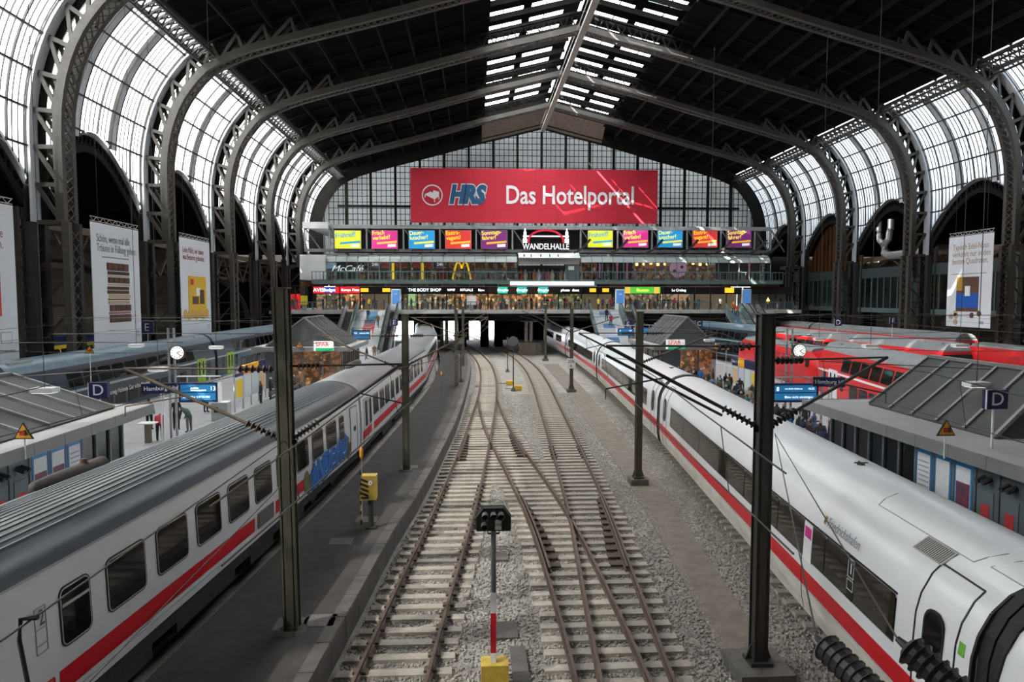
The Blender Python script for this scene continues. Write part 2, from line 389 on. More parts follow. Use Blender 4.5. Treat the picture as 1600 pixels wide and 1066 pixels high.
# arcade arches, aisle vaults behind them
ax_off = HW+DEPTH+0.35
def arcade_profile(y0, y1, zs, za, n=14):
    ym = (y0+y1)/2; hw = (y1-y0)/2; out = []
    for k in range(-n, n+1):
        t = k/n; z = zs+(za-zs)*(1-abs(t)**1.75); out.append((ym+hw*t, z))
    return out
for side in (-1, 1):
    xa, _ = hp(side*ax_off, 0); sgn = side
    for b in range(len(allY)-1):
        y0, y1 = allY[b], min(allY[b+1], YEND-.6)
        if y1 < 12: continue
        if b < 2: continue
        zs, za = 15.2, 20.4
        arch = thing('arcade_arch', 'pointed lattice arch opening to the %s aisle, %s from the glazed gable' % ('west' if side < 0 else 'east', ORD[len(allY)-2-b]), 'arch', group='lattice arches of the side arcades')
        P = arcade_profile(y0, y1, zs, za); Q = arcade_profile(y0+.0, y1-.0, zs-1.5, za-1.25)
        up = MB(); lo = MB(); lt = MB()
        for k in range(len(P)-1):
            up.bar((xa, *P[k]), (xa, *P[k+1]), .5, .22, up=(1,0,0)); lo.bar((xa, *Q[k]), (xa, *Q[k+1]), .5, .2, up=(1,0,0))
            lt.bar((xa, *P[k]), (xa, *Q[k+1]), .1); lt.bar((xa, *Q[k]), (xa, *P[k+1]), .1)
        up.build('upper_chord', M_irond, arch); lo.build('lower_chord', M_irond2, arch); lt.build('lattice', M_irond2, arch)
        for yy in (y0+.2, y1-.2):
            lg = MB()
            s2 = 1 if yy < (y0+y1)/2 else -1
            lg.bar((xa, yy, zs), (xa, yy, .5), .3, .3); lg.bar((xa, yy+s2*.8, zs-1.5), (xa, yy+s2*.8, .5), .25, .25)
            z = .6
            while z < zs-2:
                lg.bar((xa, yy, z), (xa, yy+s2*.8, z+.8), .07); lg.bar((xa, yy+s2*.8, z), (xa, yy, z+.8), .07); z += .8
            lg.build('pier', M_irond, arch)
        xb = xa+sgn*21
        va = MB(); rings = []
        for (yy, zz) in P: rings.append([Vector((xa+sgn*.3, yy, zz+.1)), Vector((xb, yy, zz+.1))])
        va.loft(rings, False)
        v = va.build('ceiling_%d' % (b+1 if side < 0 else b+21), M_roof); tag(v, 'sooty vaulted roof of the %s aisle, %s bay from the glazed gable' % ('west' if side < 0 else 'east', ORD[len(allY)-2-b]), 'ceiling', kind='structure')
        # girders and bracing across the aisle
        gd = thing('aisle_girder', 'brown bracing girder in the dark %s aisle, bay %s from the glazed gable' % ('west' if side < 0 else 'east', ORD[len(allY)-2-b]), 'girder', group='girders of the side aisles')
        for zg, dx, hh in ((13.2, 2.4, .55), (10.6, 6, .4)):
            g1 = MB(); g1.box(xa+sgn*dx-.2, xa+sgn*dx+.2, y0, y1, zg-hh/2, zg+hh/2); g1.build('chord', M_beam, gd)
        bz = MB(); nb = 6; zlow = 10.0 if side < 0 else 12.1
        for k in range(nb):
            ya = y0+(y1-y0)*k/nb; yb = y0+(y1-y0)*(k+1)/nb
            bz.bar((xa+sgn*3, ya, 13.2 if k%2 else zlow), (xa+sgn*3, yb, zlow if k%2 else 13.2), .2)
        bz.bar((xa+sgn*1.5, y0, zlow), (xa+sgn*12, y0+.2, 14.5), .25); bz.bar((xa+sgn*1.5, y0, 12.5), (xa+sgn*14, y0+.2, 13), .3)
        bz.build('bracing', M_beam, gd)
        cb = MB(); n = 12     # curved bracket springing from the column
        prev = None
        for k in range(n+1):
            t = k/n*math.pi/2; p = Vector((xa+sgn*(1+7*(1-math.cos(t))), y0+.4, 5.0+6.0*math.sin(t)))
            if prev is not None: cb.bar(prev, p, .35, .5)
            prev = p
        if side < 0: cb.build('curved_bracket', M_irond, gd)
    xb, _ = hp(side*ax_off, 0); xb += sgn*21
    wl = MB(); wl.box(min(xb, xb+sgn*.4), max(xb, xb+sgn*.4), YBACK, YEND, 0, 24)
    wo = wl.build('wall_west' if side < 0 else 'wall_east', M_wall); tag(wo, 'brown masonry outer wall of the %s side aisle' % ('west' if side < 0 else 'east'), 'wall', kind='structure')
# opaque roof and ridge skylights
roof = thing('ceiling', 'dark sooty vaulted roof of the train shed with skylight slots', 'ceiling', kind='structure')
LSKY = AO.len_to_x(10.3)
for side in (-1, 1):
    r1 = MB(); n = 16; rings = []
    for k in range(n+1):
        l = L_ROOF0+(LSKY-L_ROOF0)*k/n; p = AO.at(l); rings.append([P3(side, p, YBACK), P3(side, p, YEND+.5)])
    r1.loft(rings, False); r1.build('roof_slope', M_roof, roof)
    # purlins below the opaque roof
    pr = MB()
    for k in range(1, 9):
        l = L_ROOF0+(LSKY-L_ROOF0)*k/9; p = AO.at(l); m = AO.nrm(l); pr.bar(P3(side, p, YBACK, -.35, m), P3(side, p, YEND, -.35, m), .16, .5)
    pr.build('purlin', M_irond2, roof)
    rf = MB(); l = 0
    for yy in np.arange(0, YEND, 4.9):
        strip(rf, side, AO, L_ROOF0, LSKY, yy-.08, yy+.08, -.25, .22, 2.5)
    rf.build('rafter', M_irond2, roof)
def roofp(x, y, dz=0):
    ax_ = abs(x); l = AO.len_to_x(ax_) or AO.L[-1]
    for k in range(1, len(OUT)):
        if OUT[k][0] <= ax_:
            t = (ax_-OUT[k-1][0])/(OUT[k][0]-OUT[k-1][0]); z = OUT[k-1][1]+(OUT[k][1]-OUT[k-1][1])*t; break
    X, Z = hp(x, z+dz); return Vector((X, y, Z))
bayL = 14.65*HS; nrow = 4; PL = 2.0
slab = MB(); fr = MB()
colsp = [(9.9, 6.3), (5.4, 1.7)]
solid = [(10.35, 9.9), (6.3, 5.4), (1.7, 0.0)]
ys0 = RIBY[0]-.2*bayL  # rows start late: unseen near roof left solid to darken the foreground
rows = []
y = ys0
while y < YEND-1.5:
    rows.append((y+.9, min(y+.9+PL, YEND-1))); y += bayL/nrow
for side in (-1, 1):
    for a, b_ in solid:
        if side == 1 and b_ == 0: b_ = .35          # open slot beside the ridge
        slab.quad(roofp(side*a, YBACK, 1), roofp(side*b_, YBACK, 1), roofp(side*b_, YEND, 1), roofp(side*a, YEND, 1))
    for a, b_ in colsp:
        prev = YBACK
        for (q0, q1) in rows:
            slab.quad(roofp(side*a, prev, 1), roofp(side*b_, prev, 1), roofp(side*b_, q0, 1), roofp(side*a, q0, 1)); prev = q1
            pn = MB(); pn.quad(roofp(side*a, q0, 1.05), roofp(side*b_, q0, 1.05), roofp(side*b_, q1, 1.05), roofp(side*a, q1, 1.05)); pn.build('skylight_pane', M_sky, roof)
            mid = (a+b_)/2
            fr.bar(roofp(side*(mid+.3), q0, .95), roofp(side*(mid+.3), q1, .95), .12)
            fr.bar(roofp(side*a, (q0+q1)/2+.45, .95), roofp(side*b_, (q0+q1)/2+.45, .95), .1)
        slab.quad(roofp(side*a, prev, 1), roofp(side*b_, prev, 1), roofp(side*b_, YEND, 1), roofp(side*a, YEND, 1))
    # upstand of the lantern
    slab.quad(roofp(side*10.35, YBACK, 0), roofp(side*10.35, YBACK, 1), roofp(side*10.35, YEND, 1), roofp(side*10.35, YEND, 0))
    # beams under the skylights
    for (q0, q1) in rows:
        fr.bar(roofp(side*10.3, q0-.4, .2), roofp(side*.2, q0-.4, .2), .22, .55)
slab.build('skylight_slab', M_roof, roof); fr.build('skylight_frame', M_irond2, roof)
rt_ = MB(); X, Z = hp(0, 35.4)
rt_.bar((X, -8.8, Z+.4), (X, YEND-2, Z+.4), .7, .3)
rt_.bar((X-.5, -8.8, Z+1), (X-.5, YEND-2, Z+1), .08); rt_.bar((X+.5, -8.8, Z+1), (X+.5, YEND-2, Z+1), .08)
wk = rt_.build('ridge_walkway', mat('pale walkway steel', (.30, .28, .25), .5, .1, .2, 3)); tag(wk, 'narrow inspection walkway hung under the roof ridge', 'walkway')
# trusses between the two slopes at every rib (zigzag)
for iy, y in enumerate(RIBY+[YEND-1.2]):
    tr = thing('roof_truss', 'dark zigzag roof truss under the ridge skylights, %s from the glazed gable' % ORD[6-iy], 'truss', group='roof trusses under the skylights')
    ch = MB(); c2h = MB(); zz = MB(); prev = None
    for k in range(-18, 19):
        x = k*.62; a = roofp(x, y, -.2); c = roofp(x, y, -1.5)
        if prev is not None:
            ch.bar(prev[0], a, .22); c2h.bar(prev[1], c, .25)
            zz.bar(prev[0] if k%2 else prev[1], c if k%2 else a, .12)
        prev = (a, c)
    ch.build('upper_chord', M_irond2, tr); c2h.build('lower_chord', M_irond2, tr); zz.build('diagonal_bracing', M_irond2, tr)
# end gable: glass wall between posts
gab = thing('wall_north', 'glazed end gable of the train shed with a dark iron grid', 'wall', kind='structure')
M_gab = pane_mat('sooty gable glass', 0.012, 0.05, 0.6, (0.95, 0.95, 0.92), 0.07, 0.04)
def outz(rel):
    a = abs(rel)
    for k in range(1, len(INN)):
        if INN[k][0] <= a and INN[k-1][0] > INN[k][0]:
            t = (a-INN[k-1][0])/(INN[k][0]-INN[k-1][0]); return INN[k-1][1]+(INN[k][1]-INN[k-1][1])*t
    return INN[0][1]
posts = [-37.2+74.4/18*k for k in range(19)]
rel0 = -36.4
zb = 11.0
pst = MB(); thin = MB()
for k in range(18):
    a, b_ = posts[k], posts[k+1]
    levels = [zb, 15, 19, 23.3, 27.5, 31.5, 40]
    for q in range(len(levels)-1):
        l0, l1 = levels[q], levels[q+1]
        m_ = 20; top = []
        for j in range(m_+1):
            x = a+(b_-a)*j/m_; top.append((x, min(l1, outz(x)+.6)))
        if max(t[1] for t in top) <= l0+.2: continue
        poly = [Vector((hp(b_, 0)[0], YEND, hp(0, l0)[1])), Vector((hp(a, 0)[0], YEND, hp(0, l0)[1]))]+[Vector((hp(x, 0)[0], YEND, hp(0, max(z, l0+.05))[1])) for x, z in top]
        g = MB(); g.add(poly, [tuple(range(len(poly)))]); g.build('pane', M_gab, gab)
for x in posts:
    pst.bar((hp(x, 0)[0], YEND-.3, hp(0, zb)[1]), (hp(x, 0)[0], YEND-.3, hp(0, outz(x)+.5)[1]), .42, .4)
for z in (19, 23.3, 15):
    xx = 36 if z < 20 else 34.5
    pst.bar((hp(-xx, 0)[0], YEND-.3, hp(0, z)[1]), (hp(xx, 0)[0], YEND-.3, hp(0, z)[1]), .3, .4)
for x in np.arange(-36.8, 36.9, .8): thin.bar((hp(x, 0)[0], YEND-.1, hp(0, zb)[1]), (hp(x, 0)[0], YEND-.1, hp(0, outz(x)+.4)[1]), .10, .1)
for z in np.arange(zb, 37, 1.0):
    xs_ = [x for x in np.arange(0, 36.4, .2) if outz(x)+.4 >= z]
    if xs_: thin.bar((hp(-xs_[-1], 0)[0], YEND-.1, hp(0, z)[1]), (hp(xs_[-1], 0)[0], YEND-.1, hp(0, z)[1]), .10, .1)
pst.build('post', M_irond2, gab); thin.build('glazing_bar', M_irond2, gab)
cv = MB(); rings = []      # brown boarding that closes the lantern above the gable
for k in range(-17, 18):
    x = k*.6; a = roofp(x, YEND-.6, -1.9); c = roofp(x, YEND-4.5, .3); rings.append([a, c])
cv.loft(rings, False); cv.build('coving', mat('brown boarding', (.20, .15, .12), .7, 0, .3, 2), gab)
er = MB(); rg = []
for i in range(0, len(INN), 2):
    rg.append([Vector((hp(q[0], 0)[0], YEND-.4, hp(0, q[1])[1])) for q in (INN[i], (OUT[i][0]+.6, OUT[i][1]+1.2))])
rg2 = [[Vector((2*hp(0, 0)[0]-p.x, p.y, p.z)) for p in q] for q in rg]
er.loft(rg, False); er.loft(rg2, False); er.build('arch_frame', M_irond2, gab)
cap = MB()                 # dark masonry behind the arcade ends and below the gable
for s_ in (-1, 1):
    x0 = hp(s_*37.1, 0)[0]; x1 = hp(s_*60, 0)[0]; cap.box(min(x0, x1), max(x0, x1), YEND, YEND+.5, 0, 40)
cap.box(hp(-37.1, 0)[0], hp(37.1, 0)[0], YEND+10, YEND+10.5, 6, 12)
cap.build('masonry', M_irond2, gab)
ba = MB(); ba.box(hp(-60, 0)[0], hp(60, 0)[0], -9.5, -9, 6.2, 42); ba.box(hp(-60, 0)[0], hp(60, 0)[0], YBACK-.5, YBACK, -1, 6.2); ba.box(hp(-60, 0)[0], hp(60, 0)[0], YBACK, -9.5, 5.9, 6.2)  # unseen wall and slab added to block light from behind the viewer
bo = ba.build('wall_south', M_wall); tag(bo, 'masonry wall closing the shed behind the viewer', 'wall', kind='structure')
fb = MB(); fb.box(hp(-60, 0)[0], hp(60, 0)[0], -9, -.6, 5.75, 6.15)
tag(fb.build('floor_footbridge', M_wall), 'deck of the footbridge on which the viewer stands', 'deck', kind='structure')
# ---------------------------------------------------------------- ground, tracks, platforms
GZ = -0.17
M_bal = mat('ballast', (0.40, 0.37, 0.33), 0.95, 0, 0, 1.2, 0.8, 22, col2=(0.23, 0.21, 0.185))
M_stone = mat('ballast stone', (0.46, 0.43, 0.39), 0.9, 0, 0, 9, col2=(0.22, 0.20, 0.18))
M_dirt = mat('brown cinder path', (0.22, 0.185, 0.155), 0.95, 0, 0.3, 2.5, 0.5, 30)
M_asph = mat('worn asphalt', (0.066, 0.059, 0.055), 0.9, 0, 0.25, 1.6, 0.25, 40)
M_kerb = mat('concrete kerb', (0.115, 0.103, 0.095), 0.85, 0, 0.25, 3, 0.2, 30)
M_plat = mat('platform paving', (0.34, 0.34, 0.35), 0.75, 0, 0.12, 0.7)
M_sleep = mat('concrete sleeper', (0.40, 0.355, 0.30), 0.9, 0, 0.25, 3, 0.3, 25)
M_rail = mat('rusty rail', (0.13, 0.085, 0.065), 0.6, 0.3, 0.3, 6)
M_railt = mat('polished rail head', (0.30, 0.25, 0.21), 0.3, 0.8)
M_rust = mat('rusted iron plate', (0.085, 0.055, 0.042), 0.7, 0.1, 0.3, 5)
g = MB(); g.box(-75, 95, YBACK, YEND+60, GZ-.6, GZ-.06)
tag(g.build('ground', M_bal), 'grey brown gravel bed under the tracks', 'ground', kind='structure')
cT1 = spline([(0,-2.75),(13.6,-1.77),(18,-1.4),(24,-.86),(35,-.1),(50,.75),(57,1.05),(68,1.28),(80,1.15),(88,.75),(100,-.15),(108,-.95),(128,-3.4)])
cT2 = spline([(0,2.35),(13.3,2.80),(19.5,2.77),(24,2.62),(30,2.18),(38.5,1.46),(45,1.12),(53,.93)])
cT3 = spline([(0,2.45),(13.3,3.3),(19,3.74),(24,4.14),(30,4.48),(38.5,4.9),(49,5.38),(63,6.0),(76.5,6.22),(92,5.65),(107.7,4.1),(118.7,2.9),(134,.6)])
cT4 = spline([(0,7.85),(8.9,8.62),(14.5,9.1),(34.1,10.88),(61.2,12.5),(88.2,13.2),(118.8,13.0)])
cIC = spline([(0,-9.2),(12.2,-8.17),(19,-7.56),(31,-6.58),(55.4,-5.5),(70,-5.55),(83.5,-6.0),(110,-8.2),(130,-11)])
cGR = spline([(0,-23.4),(36,-23.9),(56,-24.2),(75,-24.35),(100,-24.5),(120,-24.6)])
cRD = spline([(0,18.4),(26,23.1),(35,25.0),(44,26.5),(52,27.4),(62,28.2),(75,28.9),(110,29.5)])
cR2 = spline([(0,34.3),(60,34.8),(75,33.8),(84,32.7),(95,31.6),(104,31.1),(120,30.5)])
cR3 = spline([(0,44.7),(60,44.5),(120,44)])
cL2 = spline([(0,-35),(60,-35),(120,-35)])
SW, SH = 0.26, 0.17
sl_me = {}
def sleeper_mesh(L):
    key = round(L*4)/4
    if key not in sl_me:
        b = MB(); h = key/2; z0, z1 = GZ-.12, GZ+.02
        b.add([(-h,-SW/2-.03,z0),(h,-SW/2-.03,z0),(h,SW/2+.03,z0),(-h,SW/2+.03,z0),(-h+.03,-SW/2,z1),(h-.03,-SW/2,z1),(h-.03,SW/2,z1),(-h+.03,SW/2,z1)],
              [(4,5,6,7),(0,1,5,4),(1,2,6,5),(2,3,7,6),(3,0,4,7)])
        me = bpy.data.meshes.new('sleeper'); me.from_pydata(b.v, [], b.f); me.materials.append(M_sleep); sl_me[key] = me
    return sl_me[key]
PROF = [(-.07,-.15),(.07,-.15),(.07,-.135),(.015,-.12),(.015,-.045),(.036,-.035),(.036,0),(-.036,0),(-.036,-.035),(-.015,-.045),(-.015,-.12),(-.07,-.135)]
def rail(c, off, y0, y1, parent, name='rail', step=1.5, gz=0.0):
    n = max(2, int((y1-y0)/step)); rings = []
    for k in range(n+1):
        y = y0+(y1-y0)*k/n; dx = (c(y+.2)-c(y-.2))/.4; nx = 1/math.hypot(1, dx); x = c(y)+off
        rings.append([Vector((x+px*nx, y-px*dx*nx, pz+gz)) for px, pz in PROF])
    b = MB(); b.loft(rings, True); o = b.build(name, [M_rail, M_railt], parent)
    me = o.data
    mi = [0]*len(me.polygons)
    for p in me.polygons:
        if p.normal.z > .9 and p.center.z > -.01+gz: mi[p.index] = 1
    me.polygons.foreach_set('material_index', mi); return o
fast = mat('rail fastening', (.10,.07,.05), .7)
fme = MB()
for e in (-1, 1): fme.box(e*.09-.05, e*.09+.05, -.09, .09, GZ+.015, GZ+.075)
fme.box(-.1, .1, -.1, .1, GZ+.01, GZ+.025)
FM = bpy.data.meshes.new('fastening'); FM.from_pydata(fme.v, [], fme.f); FM.materials.append(fast)
t1 = thing('railway_track', 'single straight track beside the narrow asphalt platform', 'track')
t2 = thing('railway_track', 'middle track branching over from the platform track to the switch', 'track')
t3 = thing('railway_track', 'track curving away alongside the cinder path by the white high-speed train', 'track')
for t, c, y0, y1 in ((t1, cT1, 6, 150), (t2, cT2, 6, 54), (t3, cT3, 6, 150)):
    for s_ in (-.75, .75): rail(c, s_, y0, y1, t)
y = 8.0
while y < 118:
    x1, x2, x3 = cT1(y), cT2(y), cT3(y); has2 = y < 53
    grp = []
    items = [(x1, t1)]+([(x2, t2)] if has2 else [])+[(x3, t3)]
    cur = [items[0]]
    for it in items[1:]:
        if it[0]-cur[-1][0] < 2.75: cur.append(it)
        else: grp.append(cur); cur = [it]
    grp.append(cur)
    for gg in grp:
        xa, xb = gg[0][0]-1.3, gg[-1][0]+1.3; L = xb-xa
        o = link('sleeper', sleeper_mesh(L), gg[-1][1], ((xa+xb)/2+random.uniform(-.02,.02), y+random.uniform(-.015,.015), random.uniform(-.008,.006)), (0,0,random.uniform(-.012,.012)))
        for xx, t in gg:
            if y < 36 and len(gg) == 1: [link('fastening', FM, t, (xx+e, y, 0)) for e in (-.75, .75)]
    y += 0.62
def plates(parent, c, off, y0, y1, w):
    gr = rail(c, off+(.11 if w > 0 else -.11), y0, y1, parent, 'check_rail', .8, .02)
    y = 8+.62*math.ceil((y0-8)/.62); n = 0
    while y < y1:
        x = c(y)+off; f = .45+.55*min(1, (y1-y)/(y1-y0)*1.3)
        b = MB(); b.box(min(x+.0, x+w*f), max(x+.0, x+w*f), y-.16, y+.16, GZ, GZ+.06); b.build('rust_plate', M_rust, parent); y += .62
plates(t1, cT1, -.75, 33, 39.5, .48); plates(t2, cT2, .75, 33.5, 39.5, -.48)
plates(t2, cT2, -.75, 19.2, 26.5, .5); plates(t3, cT3, .75, 19.2, 26.5, -.55)
rk = MB()      # wing rails of the two crossings
def extra_track(c, label, y0=5, y1=125, sleepers=True):
    t = thing('railway_track', label, 'track')
    for s_ in (-.75, .75): rail(c, s_, y0, y1, t, step=3)
    if sleepers:
        y = 8
        while y < 100: link('sleeper', sleeper_mesh(2.6), t, (c(y), y, 0), (0,0,-math.atan((c(y+.5)-c(y-.5))))); y += .64
    return t
extra_track(cT4, 'track on which the white high-speed train stands')
extra_track(cIC, 'track below the white and grey intercity coaches', sleepers=False)
extra_track(cGR, 'track below the dark teal regional train', sleepers=False)
extra_track(cRD, 'track below the red double-deck train by the east kiosk', sleepers=False)
extra_track(cR2, 'track below the dark teal train east of the red locomotive', sleepers=False)
extra_track(cR3, 'track below the far red double-deck train next to the east columns', sleepers=False)
# loose stones
def stones(name, n, regions, label):
    ico = [(0,0,1),(.89,0,.45),(.28,.85,.45),(-.72,.53,.45),(-.72,-.53,.45),(.28,-.85,.45),(.72,.53,-.45),(-.28,.85,-.45),(-.89,0,-.45),(-.28,-.85,-.45),(.72,-.53,-.45)]
    fc = [(0,1,2),(0,2,3),(0,3,4),(0,4,5),(0,5,1),(1,6,2),(2,7,3),(3,8,4),(4,9,5),(5,10,1),(2,6,7),(3,7,8),(4,8,9),(5,9,10),(1,10,6)]
    ico = np.array(ico); fc = np.array(fc)
    P = []
    while len(P) < n:
        y = 8.5+48*random.random()**1.9; x0, x1 = regions(y); P.append((random.uniform(x0, x1), y))
    P = np.array(P); k = len(P)
    s = rng.uniform(.018, .042, (k,1,3))*np.array([1.25,1,.8]); a = rng.uniform(0, 6.28, k)
    v = ico[None]*(1+rng.uniform(-.25,.25,(k,11,1)))*s
    ca, sa = np.cos(a)[:,None], np.sin(a)[:,None]
    vx = v[...,0]*ca-v[...,1]*sa+P[:,0:1]; vy = v[...,0]*sa+v[...,1]*ca+P[:,1:2]; vz = v[...,2]+GZ-.055+rng.uniform(0,.025,(k,1))
    V = np.stack([vx,vy,vz],-1).reshape(-1,3).astype(np.float32); F = (fc[None]+11*np.arange(k)[:,None,None]).reshape(-1).astype(np.int32)
    me = bpy.data.meshes.new(name); me.vertices.add(len(V)); me.vertices.foreach_set('co', V.ravel())
    nf = len(F)//3; me.loops.add(len(F)); me.loops.foreach_set('vertex_index', F); me.polygons.add(nf)
    me.polygons.foreach_set('loop_start', np.arange(0, len(F), 3, dtype=np.int32)); me.polygons.foreach_set('loop_total', np.full(nf, 3, dtype=np.int32))
    me.update(calc_edges=True); me.materials.append(M_stone)
    return tag(link(name, me), label, 'gravel', kind='stuff')
kerbx = spline([(0,-4.0),(13.6,-3.17),(17,-2.92),(21.3,-2.62),(25.8,-2.17),(32.5,-1.68),(41.6,-1.14),(52,-.80),(69.7,-.46),(87.6,-.72),(102,-1.8),(125,-4)])
pathl = spline([(8,4.9),(14,5.5),(30,6.7),(45,7.3),(60,7.9),(80,8.2)]); pathr = spline([(8,5.9),(14,6.6),(30,8.0),(45,8.9),(60,9.6),(80,10)])
stones('gravel', 52000, lambda y: (kerbx(y)+.15, pathl(y)+.2), 'loose grey ballast stones around the middle tracks')
stones('gravel', 12000, lambda y: (pathr(y)-.1, cT4(y)-.6), 'loose grey ballast stones beside the high-speed train')
pb = MB(); rings = [[Vector((pathl(y), y, GZ-.03)), Vector((pathr(y), y, GZ-.03)), Vector((pathr(y), y, GZ-.1)), Vector((pathl(y), y, GZ-.1))] for y in np.linspace(6, 82, 40)]
pb.loft(rings, True); tag(pb.build('path', M_dirt), 'trodden brown cinder path beside the catenary masts', 'path', kind='structure')
# narrow service platform
PZ = 0.40
pl_l = lambda y: cIC(y)+1.41+.28
sp = thing('floor_service_platform', 'narrow dark asphalt platform between the intercity train and the track', 'platform', kind='structure')
b = MB(); ysP = list(np.linspace(4, 118, 60))
b.loft([[Vector((pl_l(y), y, PZ)), Vector((kerbx(y)-.32, y, PZ)), Vector((kerbx(y)-.32, y, GZ-.3)), Vector((pl_l(y), y, GZ-.3))] for y in ysP], True); b.build('asphalt', M_asph, sp)
y = 5.0
while y < 112:
    L = 1.18 if y < 60 else 3.0
    b = MB(); ya, yb = y+.012, y+L-.012
    b.loft([[Vector((kerbx(q)-.33, q, PZ+.012)), Vector((kerbx(q)-.02, q, PZ+.012)), Vector((kerbx(q), q, PZ-.02)), Vector((kerbx(q)+.02, q, GZ-.2)), Vector((kerbx(q)-.33, q, GZ-.2))] for q in (ya, (ya+yb)/2, yb)], True)
    b.build('kerb_stone', M_kerb, sp); y += L+.0
for (u, v) in ((455, 975), (573, 812), (640, 730), (533, 846), (500, 970)):
    p = at_z(u, v, PZ); b = MB(); b.box(p.x-.35, p.x+.35, p.y-.3, p.y+.3, PZ, PZ+.012); b.box(p.x-.12, p.x+.1, p.y-.06, p.y+.06, PZ+.012, PZ+.02); b.build('access_cover', mat('cover concrete', (.17,.155,.145), .85, 0, .2, 5), sp)
# main platforms
PH = 0.76
def platform(name, fl, fr_, label, y0=2, y1=112):
    b = MB(); ys = np.linspace(y0, y1, 40)
    p = thing(name, label, 'platform', kind='structure')
    b.loft([[Vector((fl(y), y, PH)), Vector((fr_(y), y, PH)), Vector((fr_(y), y, GZ-.3)), Vector((fl(y), y, GZ-.3))] for y in ys], True); b.build('paving', M_plat, p)
    for f, d in ((fl, 1), (fr_, -1)):
        e = MB(); e.loft([[Vector((f(y)+d*.7, y, PH+.004)), Vector((f(y)+d*.78, y, PH+.004)), Vector((f(y)+d*.78, y, PH-.02)), Vector((f(y)+d*.7, y, PH-.02))] for y in ys], True)
        e.build('safety_line', M_white, p)
platform('floor_west_platform', lambda y: cGR(y)+1.6, lambda y: cIC(y)-1.6, 'grey paved platform between the intercity train and the teal train')
platform('floor_east_platform', lambda y: cT4(y)+1.65, lambda y: cRD(y)-1.6, 'grey paved platform between the high-speed train and the red train')
platform('floor_outer_east_platform', lambda y: cR2(y)+1.6, lambda y: cR3(y)-1.6, 'paved platform between the far trains on the east side')
platform('floor_outer_west_platform', lambda y: cL2(y)+1.6, lambda y: cGR(y)-1.6, 'paved platform behind the teal train on the west side')
# ---------------------------------------------------------------- trains
M_icw = mat('coach white', (0.70, 0.715, 0.73), 0.28, 0, 0.06, 0.8, spec=.5)
M_icr = mat('coach roof grey', (0.095, 0.108, 0.12), 0.33, 0.1, 0.15, 1.5, stretch=(1,.15,1))
M_icr2 = mat('coach roof silver', (0.33, 0.35, 0.37), 0.3, 0.35, 0.2, 1.0, stretch=(1,.2,1))
M_red = mat('stripe red', (0.60, 0.012, 0.022), 0.35)
M_glass = mat('dark window glass', (0.008, 0.008, 0.009), 0.06, 0, spec=.2)
M_glassb = mat('bronze window glass', (0.035, 0.030, 0.022), 0.05, 0, spec=.9)
M_under = mat('underframe', (0.05, 0.05, 0.052), 0.7, 0.1, 0.4, 3)
M_ice = mat('high-speed white', (0.82, 0.835, 0.85), 0.22, 0, 0.03, 0.6)
M_skirt = mat('grimy skirt white', (0.74, 0.72, 0.67), 0.4, 0, 0, 1.6, col2=(0.52, 0.47, 0.38), stretch=(1,.6,2.5))
M_ddr = mat('regional red', (0.62, 0.012, 0.018), 0.35, 0, 0.08, 1)
M_ddg = mat('regional grey roof', (0.24, 0.255, 0.26), 0.5, 0.1, 0.2, 1.2)
M_teal = mat('dark teal paint', (0.022, 0.045, 0.062), 0.3)
M_tealr = mat('blue grey roof', (0.15, 0.215, 0.26), 0.3, 0.15, 0.2, 1)
M_teall = mat('pale blue stripe', (0.36, 0.47, 0.52), 0.4)
M_lime = mat('lime door', (0.30, 0.50, 0.03), 0.4)
M_yel = mat('train yellow', (0.75, 0.58, 0.02), 0.4)
M_blue = mat('train blue', (0.01, 0.03, 0.14), 0.35)
M_rubber = mat('black rubber', (0.015, 0.015, 0.016), 0.7)
M_alu = mat('window aluminium', (0.55, 0.57, 0.58), 0.35, 0.4)
def rrect(mb, o, ux, uz, w, h, r, e, n=4):
    """rounded rectangle plate centred at o, spanned by ux (width) and uz (height), extruded by e"""
    ux = Vector(ux).normalized(); uz = Vector(uz).normalized(); o = Vector(o); P = []
    r = min(r, w/2, h/2)
    for (cx, cz, a0) in ((w/2-r, h/2-r, 0), (-w/2+r, h/2-r, 90), (-w/2+r, -h/2+r, 180), (w/2-r, -h/2+r, 270)):
        for k in range(n+1):
            a = R(a0+90*k/n); P.append(o+ux*(cx+r*math.cos(a))+uz*(cz+r*math.sin(a)))
    mb.prism(P, e)
def prof_x(prof, z):
    for (a, b) in zip(prof, prof[1:]):
        if a[1] <= z <= b[1]: return a[0]+(b[0]-a[0])*(z-a[1])/(b[1]-a[1])
    return prof[-1][0]
